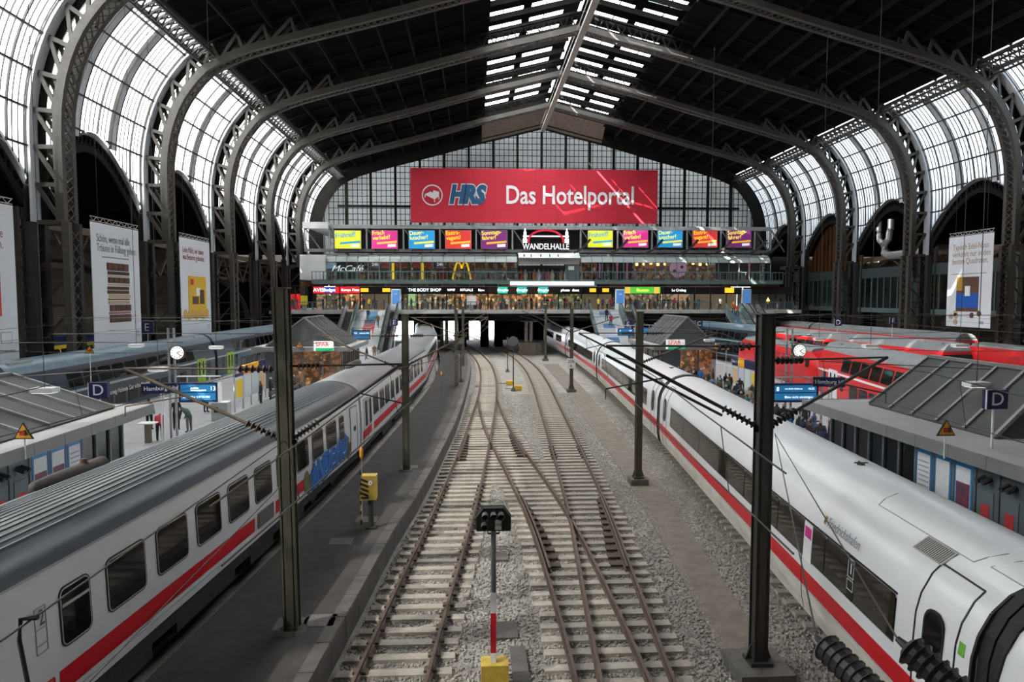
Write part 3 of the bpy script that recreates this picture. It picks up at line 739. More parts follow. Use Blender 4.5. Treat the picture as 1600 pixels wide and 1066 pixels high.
class Car:
    """vehicle along local y, origin at rail level in its middle"""
    def __init__(s, name, label, c, ya, yb, prof, side, cat='train', group=None):
        s.a = Vector((c(ya), ya, 0)); s.b = Vector((c(yb), yb, 0)); d = s.b-s.a; s.L = d.length; s.dir = d.normalized()
        s.rz = -math.atan2(d.x, d.y); mid = (s.a+s.b)/2
        s.o = thing(name, label, cat, mid, s.rz, group); s.prof = prof; s.side = side
    def ly(s, Y):           # local y of world Y
        t = (Y-s.a.y)/(s.b.y-s.a.y); return (t-.5)*s.L
    def shell(s, name, pts, m, y0=None, y1=None, smooth=True, closed=True, inset=0):
        """symmetric section given by right half (x,z) from bottom to top"""
        y0 = -s.L/2 if y0 is None else y0; y1 = s.L/2 if y1 is None else y1
        ring = [(x, z) for x, z in pts]+[(-x, z) for x, z in reversed(pts) if x > 1e-6]
        b = MB(); rr = []
        for y, k in ((y0, 1), (y1, 1)): rr.append([Vector((x*k, y, z)) for x, z in ring])
        b.loft(rr, True); o = b.build(name, m, s.o)
        return smooth_angle(o, 28) if smooth else o
    def plane(s, z, off=0.0):
        x = prof_x(s.prof, z); dz = .15; x2 = prof_x(s.prof, z+dz); x1 = prof_x(s.prof, z-dz)
        t = Vector((x2-x1, 0, 2*dz)).normalized(); n = Vector((t.z, 0, -t.x))
        p = Vector((x, 0, z))+n*off
        return Vector((p.x*s.side, 0, p.z)), Vector((t.x*s.side, 0, t.z)), Vector((n.x*s.side, 0, n.z))
    def plate(s, name, m, yc, z, w, h, r=.08, th=.012, off=.002, parent=None, zref=None):
        p, t, n = s.plane(z, off); p = Vector((p.x, yc, p.z))
        b = MB(); rrect(b, p, (0, -s.side, 0) if s.side > 0 else (0, -1, 0), t, w, h, r, n*th if True else n)
        return b.build(name, m, parent or s.o)
    def window(s, yc, z, w, h, r=.1, m=None, frame=None, fr=.05):
        f = s.plate('window', frame or M_rubber, yc, z, w+2*fr, h+2*fr, r+fr, .012)
        if frame is None:
            s.plate('window_frame', M_alu, yc, z, w+fr, h+fr, r+fr/2, .005, .012, f)
        s.plate('pane', m or M_glass, yc, z, w, h, r, .006, .017, f); return f
    def stripe(s, name, m, y0, y1, z0, z1, off=.004):
        zs = [z0+(z1-z0)*k/4 for k in range(5)]; b = MB(); A = []; B = []
        for z in zs:
            p, t, n = s.plane(z, off); A.append(Vector((p.x, y0, p.z))); B.append(Vector((p.x, y1, p.z)))
        b.loft([A, B], False); return b.build(name, m, s.o)
    def line(s, name, pts, wd=.02, m=None, off=.006):
        """thin seam through (y, z) points on the side"""
        b = MB(); prev = None; dense = [pts[0]]
        for q0, q1 in zip(pts, pts[1:]):
            k_ = max(1, int(abs(q1[1]-q0[1])/.07)); dense += [(q0[0]+(q1[0]-q0[0])*j/k_, q0[1]+(q1[1]-q0[1])*j/k_) for j in range(1, k_+1)]
        for (y, z) in dense:
            p, t, n = s.plane(z, off); q = Vector((p.x, y, p.z))
            if prev is not None: b.bar(prev, q, wd, .012, up=n)
            prev = q
        return b.build(name, m or M_black, s.o)
    def label(s, txt, m, y, z, size, xs=1.0, off=.03, align='CENTER', bold=0, name='lettering', shear=0):
        p, t, n = s.plane(z, off); tilt = math.atan2(t.x*s.side, t.z)
        # text read from outside: right of text runs along +y for side +x seen from +x
        rot = Matrix(((0, t.x, n.x), (s.side, t.y, n.y), (0, t.z, n.z))).to_euler()
        return text(txt, name, m, s.o, (p.x, y, p.z), rot, size, .003, align, xs, shear, bold)
    def bogies(s, ys, z=.46):
        for y in ys:
            b = MB()
            for dy in (-1.25, 1.25):
                for sx in (-1, 1): b.tube((sx*.7, y+dy, z), (sx*.82, y+dy, z), .46, n=16)
            b.box(-1.05, 1.05, y-1.7, y+1.7, z-.05, z+.35); b.build('bogie', M_under, s.o)
    def boxes(s, items, x=1.2, m=None):
        for y0, y1, z0, z1 in items:
            b = MB(); b.box(-x, x, y0, y1, z0, z1); b.build('equipment_box', m or M_under, s.o)
IC = [(1.30,.93),(1.38,.98),(1.41,1.4),(1.41,2.1),(1.395,2.6),(1.365,3.1),(1.33,3.46)]
IC_roof = [(1.33,3.46),(1.25,3.62),(1.10,3.76),(.85,3.90),(.5,4.01),(.2,4.05),(0,4.055)]
def ic_coach(ya, yb, label, roofm, ribs=True):
    c = Car('intercity_coach', label, cIC, ya, yb, IC, 1, 'train', None)
    c.shell('body', IC+[(0,3.46)], M_icw); c.shell('roof', [(0,3.44)]+[(x-.0, z) for x, z in IC_roof], roofm)
    if ribs:
        b = MB(); acc = 0
        for k in range(-9, 8):
            x = k*.125; z = prof_x(list(reversed([(zz, xx) for xx, zz in IC_roof])), 0) if False else None
            ax_ = abs(x)
            for (p, q) in zip(IC_roof, IC_roof[1:]):
                if q[0] <= ax_ <= p[0]: z = p[1]+(q[1]-p[1])*(ax_-p[0])/(q[0]-p[0]); break
            b.bar((x, -c.L/2+.4, z+.002), (x, c.L/2-.4, z+.002), .035, .022)
        b.build('roof_ribs', mat('coach roof ribs', (.13,.143,.157), .4, .2), c.o)['kind'] = 'stuff'
    c.shell('sole_bar', [(1.28,.62),(1.28,.95)], M_under, smooth=False)
    c.boxes([(-6.5,-3.5,.25,.7),(-2.5,.5,.3,.7),(1.5,3.2,.25,.7),(4,6,.3,.7)]); c.bogies((-9.5, 9.5))
    for s_ in (-1, 1):
        g = MB(); y = s_*(c.L/2+.12); g.box(-.95, .95, min(y, s_*c.L/2), max(y, s_*c.L/2), 1.0, 3.3); g.build('gangway', M_rubber, c.o)
    c.line('gutter', [(-c.L/2, 3.44), (c.L/2, 3.44)], .03, mat('gutter grey', (.42,.44,.46), .5), .01)
    return c
c1 = ic_coach(4.9, 30.85, 'white intercity coach with ribbed grey roof, red stripe and blue graffiti', M_icr)
WZ, WH = 2.51, .92
wins = [(11.45,12.2),(12.68,13.9),(14.33,15.57),(16.0,17.2),(17.64,18.87),(19.3,20.5),(20.95,22.17),(22.65,23.85),(24.27,25.5),(25.92,27.2),(27.64,28.3)]
for a, b_ in wins:
    ya, yb = c1.ly(a), c1.ly(b_); f = c1.window((ya+yb)/2, WZ, yb-ya-.06, WH, .1)
    if b_-a < .9:
        c1.plate('sash_bar', M_alu, (ya+yb)/2, WZ+.2, yb-ya-.06, .05, .01, .01, .024, f)
    elif a in (12.68, 14.33):
        pass
for a, b_ in ((11.36, 19.22), (20.75, 29.55)): c1.stripe('red_stripe', M_red, c1.ly(a), c1.ly(b_), 1.28, 1.67)
v = c1.plate('vent_grille', mat('vent grey', (.20,.20,.19), .5, .3), c1.ly(20.0), 1.5, 1.22, .46, .05, .015)
for k in range(9): c1.plate('louvre', M_greyw, c1.ly(19.5+.125*k), 1.5, .03, .38, .005, .02, .016, v)
c1.line('seam', [(-c1.L/2, 1.16), (c1.L/2, 1.16)], .012, M_greyw)
c1.label('2', mat('lettering grey', (.10,.11,.12), .5), c1.ly(11.01), 2.75, .36, .70)
for q in ([(10.89,2.92),(11.13,2.92),(11.13,2.19),(10.89,2.19),(10.89,2.92)], [(10.89,2.58),(11.13,2.58)], [(10.89,2.32),(11.13,2.32)]):
    c1.line('panel_outline', [(c1.ly(y), z) for y, z in q], .012, M_greyw)
M_redt = mat('emblem red', (.55,.02,.03), .5)
c1.label('DB', M_redt, c1.ly(11.02), 1.47, .26, .85, bold=.01, name='emblem')
for q in ([(10.80,1.32),(11.23,1.32),(11.23,1.64),(10.80,1.64),(10.80,1.32)],): c1.line('emblem_frame', [(c1.ly(y), z) for y, z in q], .045, M_redt)
c1.plate('door', M_icw, c1.ly(29.75), 2.05, .95, 2.0, .08, .02); c1.line('door_seam', [(c1.ly(29.2),1.02),(c1.ly(29.2),3.1),(c1.ly(30.3),3.1),(c1.ly(30.3),1.02)], .025, M_black, .026)
c1.window(c1.ly(29.9), 2.5, .36, .95, .08)
# graffiti: blue block letters over dark outline, paint blotches at both ends
gr_b = mat('graffiti blue', (.015,.17,.60), .5, 0, .25, 4); gr_k = mat('graffiti outline', (.02,.025,.05), .5); gr_w = mat('graffiti white', (.75,.85,.95), .5); gr_o = mat('graffiti olive', (.14,.15,.07), .6, 0, .4, 9)
for i in range(6): c1.plate('graffiti_fill', gr_b, c1.ly(24.35+.78*i), 1.42+.05*i, .78, .80+.03*(i%2), .22, .003, .0045)
for i, ch in enumerate('INDEAO'):
    y = c1.ly(24.3+.78*i); z = 1.45+.045*i; sz = 1.25+.05*(i%3)
    for m_, bo, of, nm in ((gr_k, .09, .009, 'graffiti_outline'), (gr_w, .05, .013, 'graffiti_highlight'), (gr_b, .035, .017, 'graffiti_letter')):
        o = c1.label(ch, m_, y, z-(0 if m_ != gr_w else -.02), sz, .85, of, bold=bo, name=nm, shear=.08)
for (y, z, w_, h_) in ((23.55,1.5,.55,.75),(23.85,1.28,.5,.6),(28.75,1.55,.5,.95),(28.95,1.35,.35,.7)):
    c1.plate('graffiti_blotch', gr_o, c1.ly(y), z, w_, h_, .25, .004, .008)
c2_ = ic_coach(31.15, 56.9, 'white intercity coach with smooth silver roof behind the graffiti coach', M_icr2, False)
c2_.line('roof_edge_trim', [(-c2_.L/2, 3.5), (c2_.L/2, 3.5)], .06, M_black, .02)
for a, b_ in [(33.96,35.3),(35.72,36.99),(37.35,38.71),(39.2,40.38),(40.92,42.03),(42.61,43.81),(44.3,45.5),(45.9,46.9),(47.14,48.62),(49.39,50.6),(51.2,52.32),(53.22,54.3)]:
    ya, yb = c2_.ly(a), c2_.ly(b_); c2_.window((ya+yb)/2, WZ, yb-ya-.06, WH, .06)
for y in (32.25, 33.2): c2_.window(c2_.ly(y), 2.4, .4, 1.15, .06)
c2_.line('door_seam', [(c2_.ly(31.7),1.02),(c2_.ly(31.7),3.1),(c2_.ly(32.75),3.1),(c2_.ly(32.75),1.02)], .025)
for a, b_ in ((31.4, 33.5), (34.0, 56.7)): c2_.stripe('red_stripe', M_red, c2_.ly(a), c2_.ly(b_), 1.28, 1.67)
c3_ = ic_coach(57.2, 83.2, 'white intercity coach with silver roof, third in the bend toward the bridge', M_icr2, False)
for k in range(11):
    c3_.window(-10+k*1.95, WZ, 1.25, WH, .06)
c3_.stripe('red_stripe', M_red, -c3_.L/2, c3_.L/2, 1.28, 1.67)
c4_ = ic_coach(83.5, 109.5, 'white intercity coach with silver roof, last one going under the bridge', M_icr2, False)
for k in range(11): c4_.window(-10+k*1.95, WZ, 1.25, WH, .06)
c4_.stripe('red_stripe', M_red, -c4_.L/2, c4_.L/2, 1.28, 1.67)
for (u, v_, Z, L) in ((165, 752, 4.2, 2.6),):       # long rusty roof pod on the graffiti coach
    b = MB(); b.path([(-.85,-4.0,3.86),(-.85,-3.9,3.95),(-.85,-3.2,3.97),(-.85,-1.75,3.97),(-.85,-1.6,3.9)], [.08,.16,.17,.16,.08], 10)
    pod = b.build('roof_pod', mat('brown roof pod', (.085,.07,.06), .7, 0, .3, 4), c1.o, smooth=True); pod.location = (0, 0, 0)
    b = MB(); b.tube((0,0,0),(0,0,.14),.1,.06,10); b.build('vent_cap', mat('rust', (.14,.06,.035), .8), c1.o, (-.85, -2.4, 4.08))
b = MB(); b.path([(-.5,-4,3.98),(-.5,-3.85,4.1),(-.5,-1.6,4.1),(-.5,-1.4,4.0)], [.1,.2,.2,.1], 10); b.build('roof_pod', mat('brown roof pod', (.085,.07,.06)), c2_.o, (0,-3,0), smooth=True)
# ---- high-speed train
ICE = [(1.28,.36),(1.40,.46),(1.47,.8),(1.49,1.2),(1.49,1.7),(1.475,2.2),(1.45,2.62),(1.37,2.95),(1.2,3.28),(.95,3.54),(.6,3.73),(.25,3.82),(0,3.835)]
ICEc = lambda y: 6.268+.0918*y+1.485
def ice_car(ya, yb, label, c=None, door_near=True):
    c = Car('high_speed_coach', label, c or cT4, ya, yb, ICE, -1, 'train')
    c.shell('body', ICE, M_ice)
    c.stripe('skirt', M_skirt, -c.L/2, c.L/2, .46, 1.09, .003)
    c.stripe('red_stripe', M_red, -c.L/2, c.L/2, 1.10, 1.49)
    c.bogies((-9.5, 9.5), .42)
    for s_ in (-1, 1):
        g = MB(); y0 = s_*c.L/2; y1 = s_*(c.L/2+.22); sc = .965
        ring = [(x*sc, .5+(z-.36)*.975) for x, z in ICE]; ring = ring+[(-x, z) for x, z in reversed(ring) if x > 1e-6]
        g.loft([[Vector((x, y0, z)) for x, z in ring], [Vector((x, y1, z)) for x, z in ring]], True); g.build('gangway_bellows', M_rubber, c.o)
        # dark rim of the coach end
        r_ = MB(); prev = None
        for x, z in ICE+[(-x, z) for x, z in reversed(ICE) if x > 1e-6]:
            q = Vector((x*1.003, s_*(c.L/2-.02), z+.004))
            if prev is not None: r_.bar(prev, q, .05, .06)
            prev = q
        r_.build('end_rim', M_rubber, c.o)
    c.line('skirt_seam', [(-c.L/2, 1.08), (c.L/2, 1.08)], .012, M_greyw)
    return c
def ice_band(c, y0, y1, pw=2.9):
    f = c.stripe('window_band', M_black, y0, y1, 1.78, 2.68, .006)
    n = max(1, round((y1-y0)/pw)); w_ = (y1-y0)/n
    for k in range(n): c.plate('pane', M_glassb, y0+w_*(k+.5), 2.23, w_-.07, .82, .03, .008, .010, f)
def ice_door(c, yc, w_=1.08):
    d = c.plate('door', M_ice, yc, 2.0, w_, 2.5, .02, .001, .0)
    bpy.data.objects.remove(d)
    top = 3.44
    zs = [.62, 1.2, 1.8, 2.4, 2.8, 3.1, top]
    for s_ in (-1, 1): c.line('door_seam', [(yc+s_*w_/2, z) for z in zs], .03)
    c.line('door_seam', [(yc-w_/2, top), (yc+w_/2, top)], .03)
    f = c.plate('door_window', M_rubber, yc+.02, 2.32, .56, 1.12, .27, .012, .004); c.plate('pane', M_glass, yc+.02, 2.32, .47, 1.03, .23, .006, .017, f)
i1 = ice_car(8.98, 34.0, 'white high-speed coach with red stripe and the name Friedrichshafen', ICEc)
ice_band(i1, i1.ly(11.07), i1.ly(31.2)); ice_door(i1, i1.ly(9.95)); ice_door(i1, i1.ly(32.6), .9)
i1.label('Friedrichshafen', mat('name grey', (.25,.26,.28), .5), i1.ly(13.3), 2.93, .29, .82)
cr = i1.plate('crest', mat('crest gold', (.55,.30,.06), .5), i1.ly(14.2), 2.93, .13, .19, .05, .006, .004); i1.plate('crest_field', M_black, i1.ly(14.2), 2.93, .05, .12, .02, .004, .011, cr)
pk = i1.plate('door_poster', M_white, i1.ly(14.86), 2.2, .46, .88, .01, .006, .02); i1.plate('poster_field', mat('magenta', (.62,.02,.25), .5), i1.ly(14.86), 2.44, .36, .3, .01, .004, .027, pk)
i1.label('1', M_white, i1.ly(12.72), 2.45, .4, .8, .03, bold=.004)
i1.plate('class_panel', M_black, i1.ly(12.72), 2.23, .26, .86, .01, .006, .02)
for q in ([(12.6,2.62),(12.84,2.62),(12.84,2.25),(12.6,2.25),(12.6,2.62)],[(12.6,2.2),(12.84,2.2),(12.84,2.0),(12.6,2.0),(12.6,2.2)]): i1.line('panel_outline', [(i1.ly(y), z) for y, z in q], .012, M_white, .03)
vg = i1.plate('vent_grille', mat('grille grey', (.40,.39,.36), .5), i1.ly(10.86), 3.52, .85, .34, .03, .008, .003)
for k in range(15): i1.plate('louvre', M_under, i1.ly(10.5+.052*k), 3.52, .012, .30, .003, .006, .010, vg)
i1.plate('green_sticker', mat('sticker green', (.16,.45,.05), .5), i1.ly(9.27), 2.62, .14, .2, .01, .004)
for q in ([(13.1,3.62),(10.1,3.62)],[(10.1,3.62),(10.0,3.80)],[(13.1,3.62),(13.3,3.8)],[(9.8,3.66),(9.05,3.66)],[(9.8,3.66),(9.7,3.8)]):
    i1.line('hatch_seam', [(i1.ly(y), z) for y, z in q], .014, mat('seam grey', (.30,.31,.32), .5), .004)
b = MB(); b.tube((0,0,0),(0,0,.05),.10,.08,8); b.bar((-.16,0,.05),(.16,0,.05),.025); b.bar((0,-.14,.05),(0,.14,.05),.025); b.build('roof_antenna', M_under, i1.o, (0, i1.ly(15.6), 3.83))
i1.line('seam', [(i1.ly(15.2), .5), (i1.ly(15.2), 1.78)], .014)
i2 = ice_car(34.45, 60.9, 'white high-speed coach with red stripe, second along the cinder path'); ice_band(i2, i2.ly(37.5), i2.ly(57.6)); ice_door(i2, i2.ly(35.8), .9); ice_door(i2, i2.ly(59.4), .9)
i3 = ice_car(61.35, 87.8, 'white high-speed coach with red stripe near the stone pier plinth'); ice_band(i3, i3.ly(64), i3.ly(84.6)); ice_door(i3, i3.ly(62.8), .9); ice_door(i3, i3.ly(86.2), .9)
i4 = ice_car(88.25, 114.5, 'white high-speed coach with tapered nose end, passing under the bridge'); ice_band(i4, i4.ly(92), i4.ly(98)); ice_band(i4, i4.ly(101), i4.ly(111))
i0 = ice_car(-17.5, 8.5, 'white high-speed coach behind black gangway bellows, beside the platform office', lambda y: 6.268+.0918*y+1.485)
for (c, ys) in ((i2, (38,)), (i3, (66,))):
    b = MB(); b.tube((0,0,0),(0,0,.05),.10,.08,8); b.bar((-.16,0,.05),(.16,0,.05),.025); b.build('roof_antenna', M_under, c.o, (0, c.ly(ys[0]), 3.83))
# ---- double-deck regional trains
DD = [(1.36,.55),(1.40,.9),(1.40,2.6),(1.36,3.0),(1.24,3.5),(1.06,3.95)]
DD_roof = [(1.06,3.95),(.92,4.2),(.7,4.42),(.4,4.57),(0,4.63)]
def dd_car(name, label, c, ya, yb, side, mb_, mr, ms, door, pw=None, upper=True, group=None):
    k = Car(name, label, c, ya, yb, DD, side, 'train', group)
    k.shell('body', DD+[(0,3.95)], mb_); k.shell('roof', [(0,3.9)]+DD_roof, mr); k.shell('sole_bar', [(1.3,.3),(1.34,.57)], M_under, smooth=False); k.bogies((-10, 10))
    k.stripe('line_stripe', ms, -k.L/2, k.L/2, 2.48, 2.62); k.stripe('line_stripe', ms, -k.L/2, k.L/2, .72, .82)
    n = 11; w_ = 1.62
    for j in range(n):
        y = (j-(n-1)/2)*w_
        k.window(y, 3.22, w_-.22, .85, .1, M_glass, mb_ if False else M_rubber, .03); 
        if abs(j-(n-1)/2) < 5: k.window(y, 1.55, w_-.35, .85, .08, M_glass, M_rubber, .03)
    for y in (-k.L/2+3.2, k.L/2-3.2):
        d = k.plate('door', door, y, 1.75, 1.75, 2.0, .03, .02, .004)
        for s_ in (-.4, .4): k.plate('door_window', M_glass, y+s_, 1.95, .32, 1.15, .15, .006, .026, d)
        k.plate('door_gap', M_rubber, y, 1.75, .03, 1.95, .01, .004, .026, d)
        for s_ in (-1.75, 1.75): k.window(y+s_*.98, 1.95, .5, .95, .06, M_glass, M_rubber, .03)
    for s_ in (-1, 1):
        g = MB(); y0 = s_*k.L/2; y1 = s_*(k.L/2+.2); g.box(-1.0, 1.0, min(y0, y1), max(y0, y1), 1.0, 3.7); g.build('gangway', M_rubber, k.o)
    for y in (-k.L/2+1.6, k.L/2-1.6):
        g = MB(); g.box(-.7, .7, y-.9, y+.9, 4.3, 4.56); g.build('roof_unit', M_greyw, k.o)
    return k
g1 = dd_car('double_deck_coach', 'dark teal double-deck coach with lime doors and white slogan lettering', cGR, 34.5, 61.2, 1, M_teal, M_tealr, M_teall, M_lime)
g1.label('Schleswig-Holstein. Der echte Norden.', M_white, g1.ly(45.6), 1.95, .42, .9, .05)
g2 = dd_car('double_deck_coach', 'dark teal double-deck coach with lime doors beside the departure display', cGR, 61.8, 88.5, 1, M_teal, M_tealr, M_teall, M_lime)
g0 = dd_car('double_deck_coach', 'dark teal double-deck coach behind the west kiosk roof, blue grey roof', cGR, 7.2, 33.9, 1, M_teal, M_tealr, M_teall, M_lime)
r1 = dd_car('double_deck_coach', 'red double-deck coach with white doors behind the east kiosk', cRD, 23.0, 49.6, -1, M_ddr, M_ddg, M_white, M_white)
r0 = dd_car('double_deck_coach', 'dark teal double-deck coach with lime doors beyond the red locomotive', cR2, 74.6, 101, -1, M_teal, M_tealr, M_teall, M_lime)
r00 = dd_car('double_deck_coach', 'dark teal double-deck coach ending below the bridge on the east side', cR2, 101.6, 118, -1, M_teal, M_tealr, M_teall, M_lime)
r2 = dd_car('double_deck_coach', 'red double-deck coach standing between the locomotive and the far platform', cR2, 47.4, 74.0, -1, M_ddr, M_ddg, M_white, M_white)
r3 = dd_car('double_deck_coach', 'red double-deck coach under the hanging chocolate bar banner', cR3, 59.5, 86, -1, M_ddr, M_ddg, M_white, M_white)
r4 = dd_car('double_deck_coach', 'red double-deck coach below the glazed offices along the east columns', cR3, 86.6, 113, -1, M_ddr, M_ddg, M_white, M_white)
LOCO = [(1.40,.7),(1.45,1.0),(1.45,2.4),(1.36,3.2),(1.2,3.6)]
def loco(c, ya, yb, side, label):
    k = Car('electric_locomotive', label, c, ya, yb, LOCO, side, 'locomotive')
    b = MB(); L = k.L/2; ring = LOCO+[(0,3.75)]; ring = ring+[(-x, z) for x, z in reversed(ring) if x > 1e-6]
    rr = []
    for y, sx, sz, zf in ((-L,.86,1,.0),(-L+.35,.93,1,.0),(-L+1.3,1,1,0),(L-1.3,1,1,0),(L-.35,.93,1,0),(L,.86,1,0)):
        cut = {-L:.72, -L+.35:.86, L:.72, L-.35:.86}.get(y, 1.0)
        rr.append([Vector((x*sx, y, .7+(z-.7)*cut)) for x, z in ring])
    b.loft(rr, True); smooth_angle(b.build('body', M_ddr, k.o), 30)
    k.shell('roof', [(0,3.6),(1.15,3.62),(.9,3.85),(0,3.95)], M_ddg, -L+1.4, L-1.4)
    for y in (-3, 3):
        p = MB(); p.bar((-.8,y,3.95),(.8,y,3.95),.1); p.bar((-.6,y,3.95),(0,y+1.2,4.35),.06); p.bar((.6,y,3.95),(0,y+1.2,4.35),.06); p.bar((0,y+1.2,4.35),(0,y-.2,4.6),.06); p.bar((-.9,y-.2,4.62),(.9,y-.2,4.62),.06); p.build('pantograph', M_under, k.o)
    k.bogies((-5.2, 5.2), .55); k.shell('buffer_beam', [(1.25,.45),(1.25,.75)], M_under, smooth=False)
    for y in (-L+1.5, L-1.5): k.window(y, 2.75, .6, .6, .05, M_glass, M_rubber, .03)
    for s_ in (-1, 1):
        q = MB(); q.prism([(-1.0, s_*(L-.02), 2.25),(1.0, s_*(L-.02), 2.25),(.95, s_*(L-.14), 2.75),(-.95, s_*(L-.14), 2.75)], (0, s_*.05, 0)); q.build('windscreen', M_glass, k.o)
    for j in range(5): k.plate('vent_grille', mat('loco grille', (.42,.01,.015), .6), (j-2)*1.7, 2.9, 1.2, .4, .03, .01)
    return k
loco(cRD, 50.3, 69.5, -1, 'red electric locomotive coupled to the red double-deck coach')
loco(cR3, 39, 58.9, -1, 'red locomotive coupled behind the banner train near the east columns')
loco(cGR, 89.2, 108, 1, 'red locomotive coupled to the dark teal train by the west kiosk')
y1_ = dd_car('double_deck_coach', 'yellow coach with dark blue roof behind the west columns', cL2, 42, 68, 1, M_yel, M_blue, M_white, M_blue)
# ---------------------------------------------------------------- concourse building across the far end
M_tealp = mat('teal railing paint', (0.10, 0.155, 0.155), 0.5)
M_conc = mat('pale concrete', (0.42, 0.41, 0.40), 0.8, 0, .2, 1.2)
M_cwhite = mat('white cladding', (0.72, 0.74, 0.76), 0.5, 0, .08, .8)
M_dark = mat('dark interior', (0.02, 0.02, 0.021), 0.8)
M_clear = pane_mat('clear shop glass', 0.80, 0.04, 0.1, (0.85, 0.92, 0.92), .5, .10)
def EM(name, c, e): return mat(name, c, .5, emit=e*EK)
def shopglow(name, c, e, sc=2.6):
    """lit shop interior: shelves and goods as a print of glowing cells"""
    if name in MATS: return MATS[name]
    m = mat(name, c, .6); nt = m.node_tree; bs = nt.nodes['Principled BSDF']
    tc = nt.nodes.new('ShaderNodeTexCoord'); mp = nt.nodes.new('ShaderNodeMapping'); mp.inputs['Rotation'].default_value = (R(90), 0, 0); mp.inputs['Scale'].default_value = (1, 1, 1)
    vo = nt.nodes.new('ShaderNodeTexVoronoi'); vo.inputs['Scale'].default_value = sc
    nt.links.new(tc.outputs['Object'], mp.inputs[0]); nt.links.new(mp.outputs[0], vo.inputs['Vector'])
    r = nt.nodes.new('ShaderNodeValToRGB'); e0, e1 = r.color_ramp.elements; e0.position = .25; e0.color = tuple(q*.10 for q in c)+(1,); e1.position = .95; e1.color = tuple(c)+(1,)
    r.color_ramp.elements.new(.55).color = (c[0]*.45, c[1]*.30, c[2]*.25, 1); r.color_ramp.interpolation = 'CONSTANT'
    sp = nt.nodes.new('ShaderNodeSeparateColor'); nt.links.new(vo.outputs['Color'], sp.inputs[0]); nt.links.new(sp.outputs[0], r.inputs[0])
    nt.links.new(r.outputs[0], bs.inputs['Base Color']); nt.links.new(r.outputs[0], bs.inputs['Emission Color']); bs.inputs['Emission Strength'].default_value = e*EK
    return m
EK = .42
YF = 93.0; FZ = at_y(800, 485, YF).z      # concourse floor
YS = 99.5                                 # shop fronts
YB = 96.5; UZ = at_y(800, 438.5, YB).z    # upper balcony
XL, XR = at_y(420, 480, YF).x, at_y(1252, 480, YF).x
deck = thing('floor_concourse', 'bridge deck of the concourse crossing above the tracks', 'deck', kind='structure')
b = MB(); b.box(XL, XR, YF, YEND+12, FZ-.45, FZ); b.build('slab', M_conc, deck)
b = MB(); b.box(XL, XR, YF+.6, YEND+12, FZ-1.0, FZ-.45)
for k in range(8): b.box(XL, XR, YF+1+k*4.2, YF+1.5+k*4.2, FZ-1.5, FZ-1)
b.build('girder', M_irond2, deck)
# dark backdrop added so the space under the building stays dark, with bright gaps
ab = thing('wall_backdrop', 'dark wall and piers under the concourse with daylight gaps', 'wall', kind='structure')
gaps = [(598, 646), (688, 716), (733, 783)]
edges = [300]+[q for g_ in gaps for q in g_]+[1500]
YA = 131.0
for k in range(0, len(edges), 2):
    x0 = at_y(edges[k], 500, YA).x; x1 = at_y(edges[k+1], 500, YA).x
    b = MB(); b.box(x0, x1, YA, YA+.6, -.5, FZ-.5); b.build('masonry', M_irond2, ab)  # added piece of the dark backdrop between the gaps
for u in (722, 757, 779): 
    p = at_y(u, 500, 112); b = MB(); b.box(p.x-.7, p.x+.7, 112, 113.4, -.3, FZ-1); b.build('pier', M_irond2, ab)
for (u, Y, wd) in ((694, 101, .42), (826, 97.5, .5)):
    pc = thing('bridge_pillar', 'pale twin pillar under the concourse %s' % ('beside the end of the narrow platform' if u < 700 else 'on a stone plinth by the high-speed train'), 'pillar')
    X = at_y(u, 500, Y).x
    for d in (-.35, .35):
        b = MB(); b.tube((X+d, Y, .3 if u < 700 else 1.6), (X+d, Y, FZ-1.6), .26, n=12); b.build('shaft', M_conc, pc)
    b = MB(); b.box(X-1.1, X+1.1, Y-.5, Y+.5, FZ-1.7, FZ-1.0); b.build('capital', M_conc, pc)
    if u > 700:
        pl_ = thing('stone_plinth', 'rough stone block plinth beneath the pale pillar', 'plinth'); M_st = mat('brown stone', (.20,.165,.13), .9, 0, .35, 3, .3, 12)
        for r_ in range(3):
            for k in range(4):
                b = MB(); o_ = .35*(r_%2); x0 = X-1.6+k*.82+o_*.5; b.box(x0+.01, x0+.8, Y-1.3, Y+1.2, GZ+r_*.56+.01, GZ+(r_+1)*.56); b.build('stone_block', M_st, pl_)
def railing(name, label, x0, x1, y, z, h=1.15, bal=.28, post=2.0, m=None, group='concourse railings'):
    t = thing(name, label, 'railing', group=group); m = m or M_tealp
    b = MB(); b.bar((x0, y, z+h), (x1, y, z+h), .09); b.build('handrail', m, t)
    b = MB(); b.bar((x0, y, z+.1), (x1, y, z+.1), .07); b.build('bottom_rail', m, t)
    n = max(1, round((x1-x0)/post))
    for k in range(n+1):
        x = x0+(x1-x0)*k/n; b = MB(); b.bar((x, y, z), (x, y, z+h), .09); b.build('post', m, t)
    b = MB(); nb = int((x1-x0)/bal)
    for k in range(1, nb): x = x0+(x1-x0)*k/nb; b.bar((x, y, z+.1), (x, y, z+h), .05)
    if nb > 1: b.build('balusters', m, t)['kind'] = 'stuff'
    return t
ux = lambda u, Y, v=480: at_y(u, v, Y).x
for (a, c_, lb) in ((462, 540, 'teal railing of the concourse in front of the red and blue car rental signs'), (621, 916, 'long teal railing of the concourse between the two stairways'), (984, 1112, 'teal railing of the concourse in front of the green shop sign'), (1176, 1240, 'teal railing of the concourse beyond the easternmost stairway')):
    railing('railing', lb, ux(a, YF), ux(c_, YF), YF+.1, FZ)
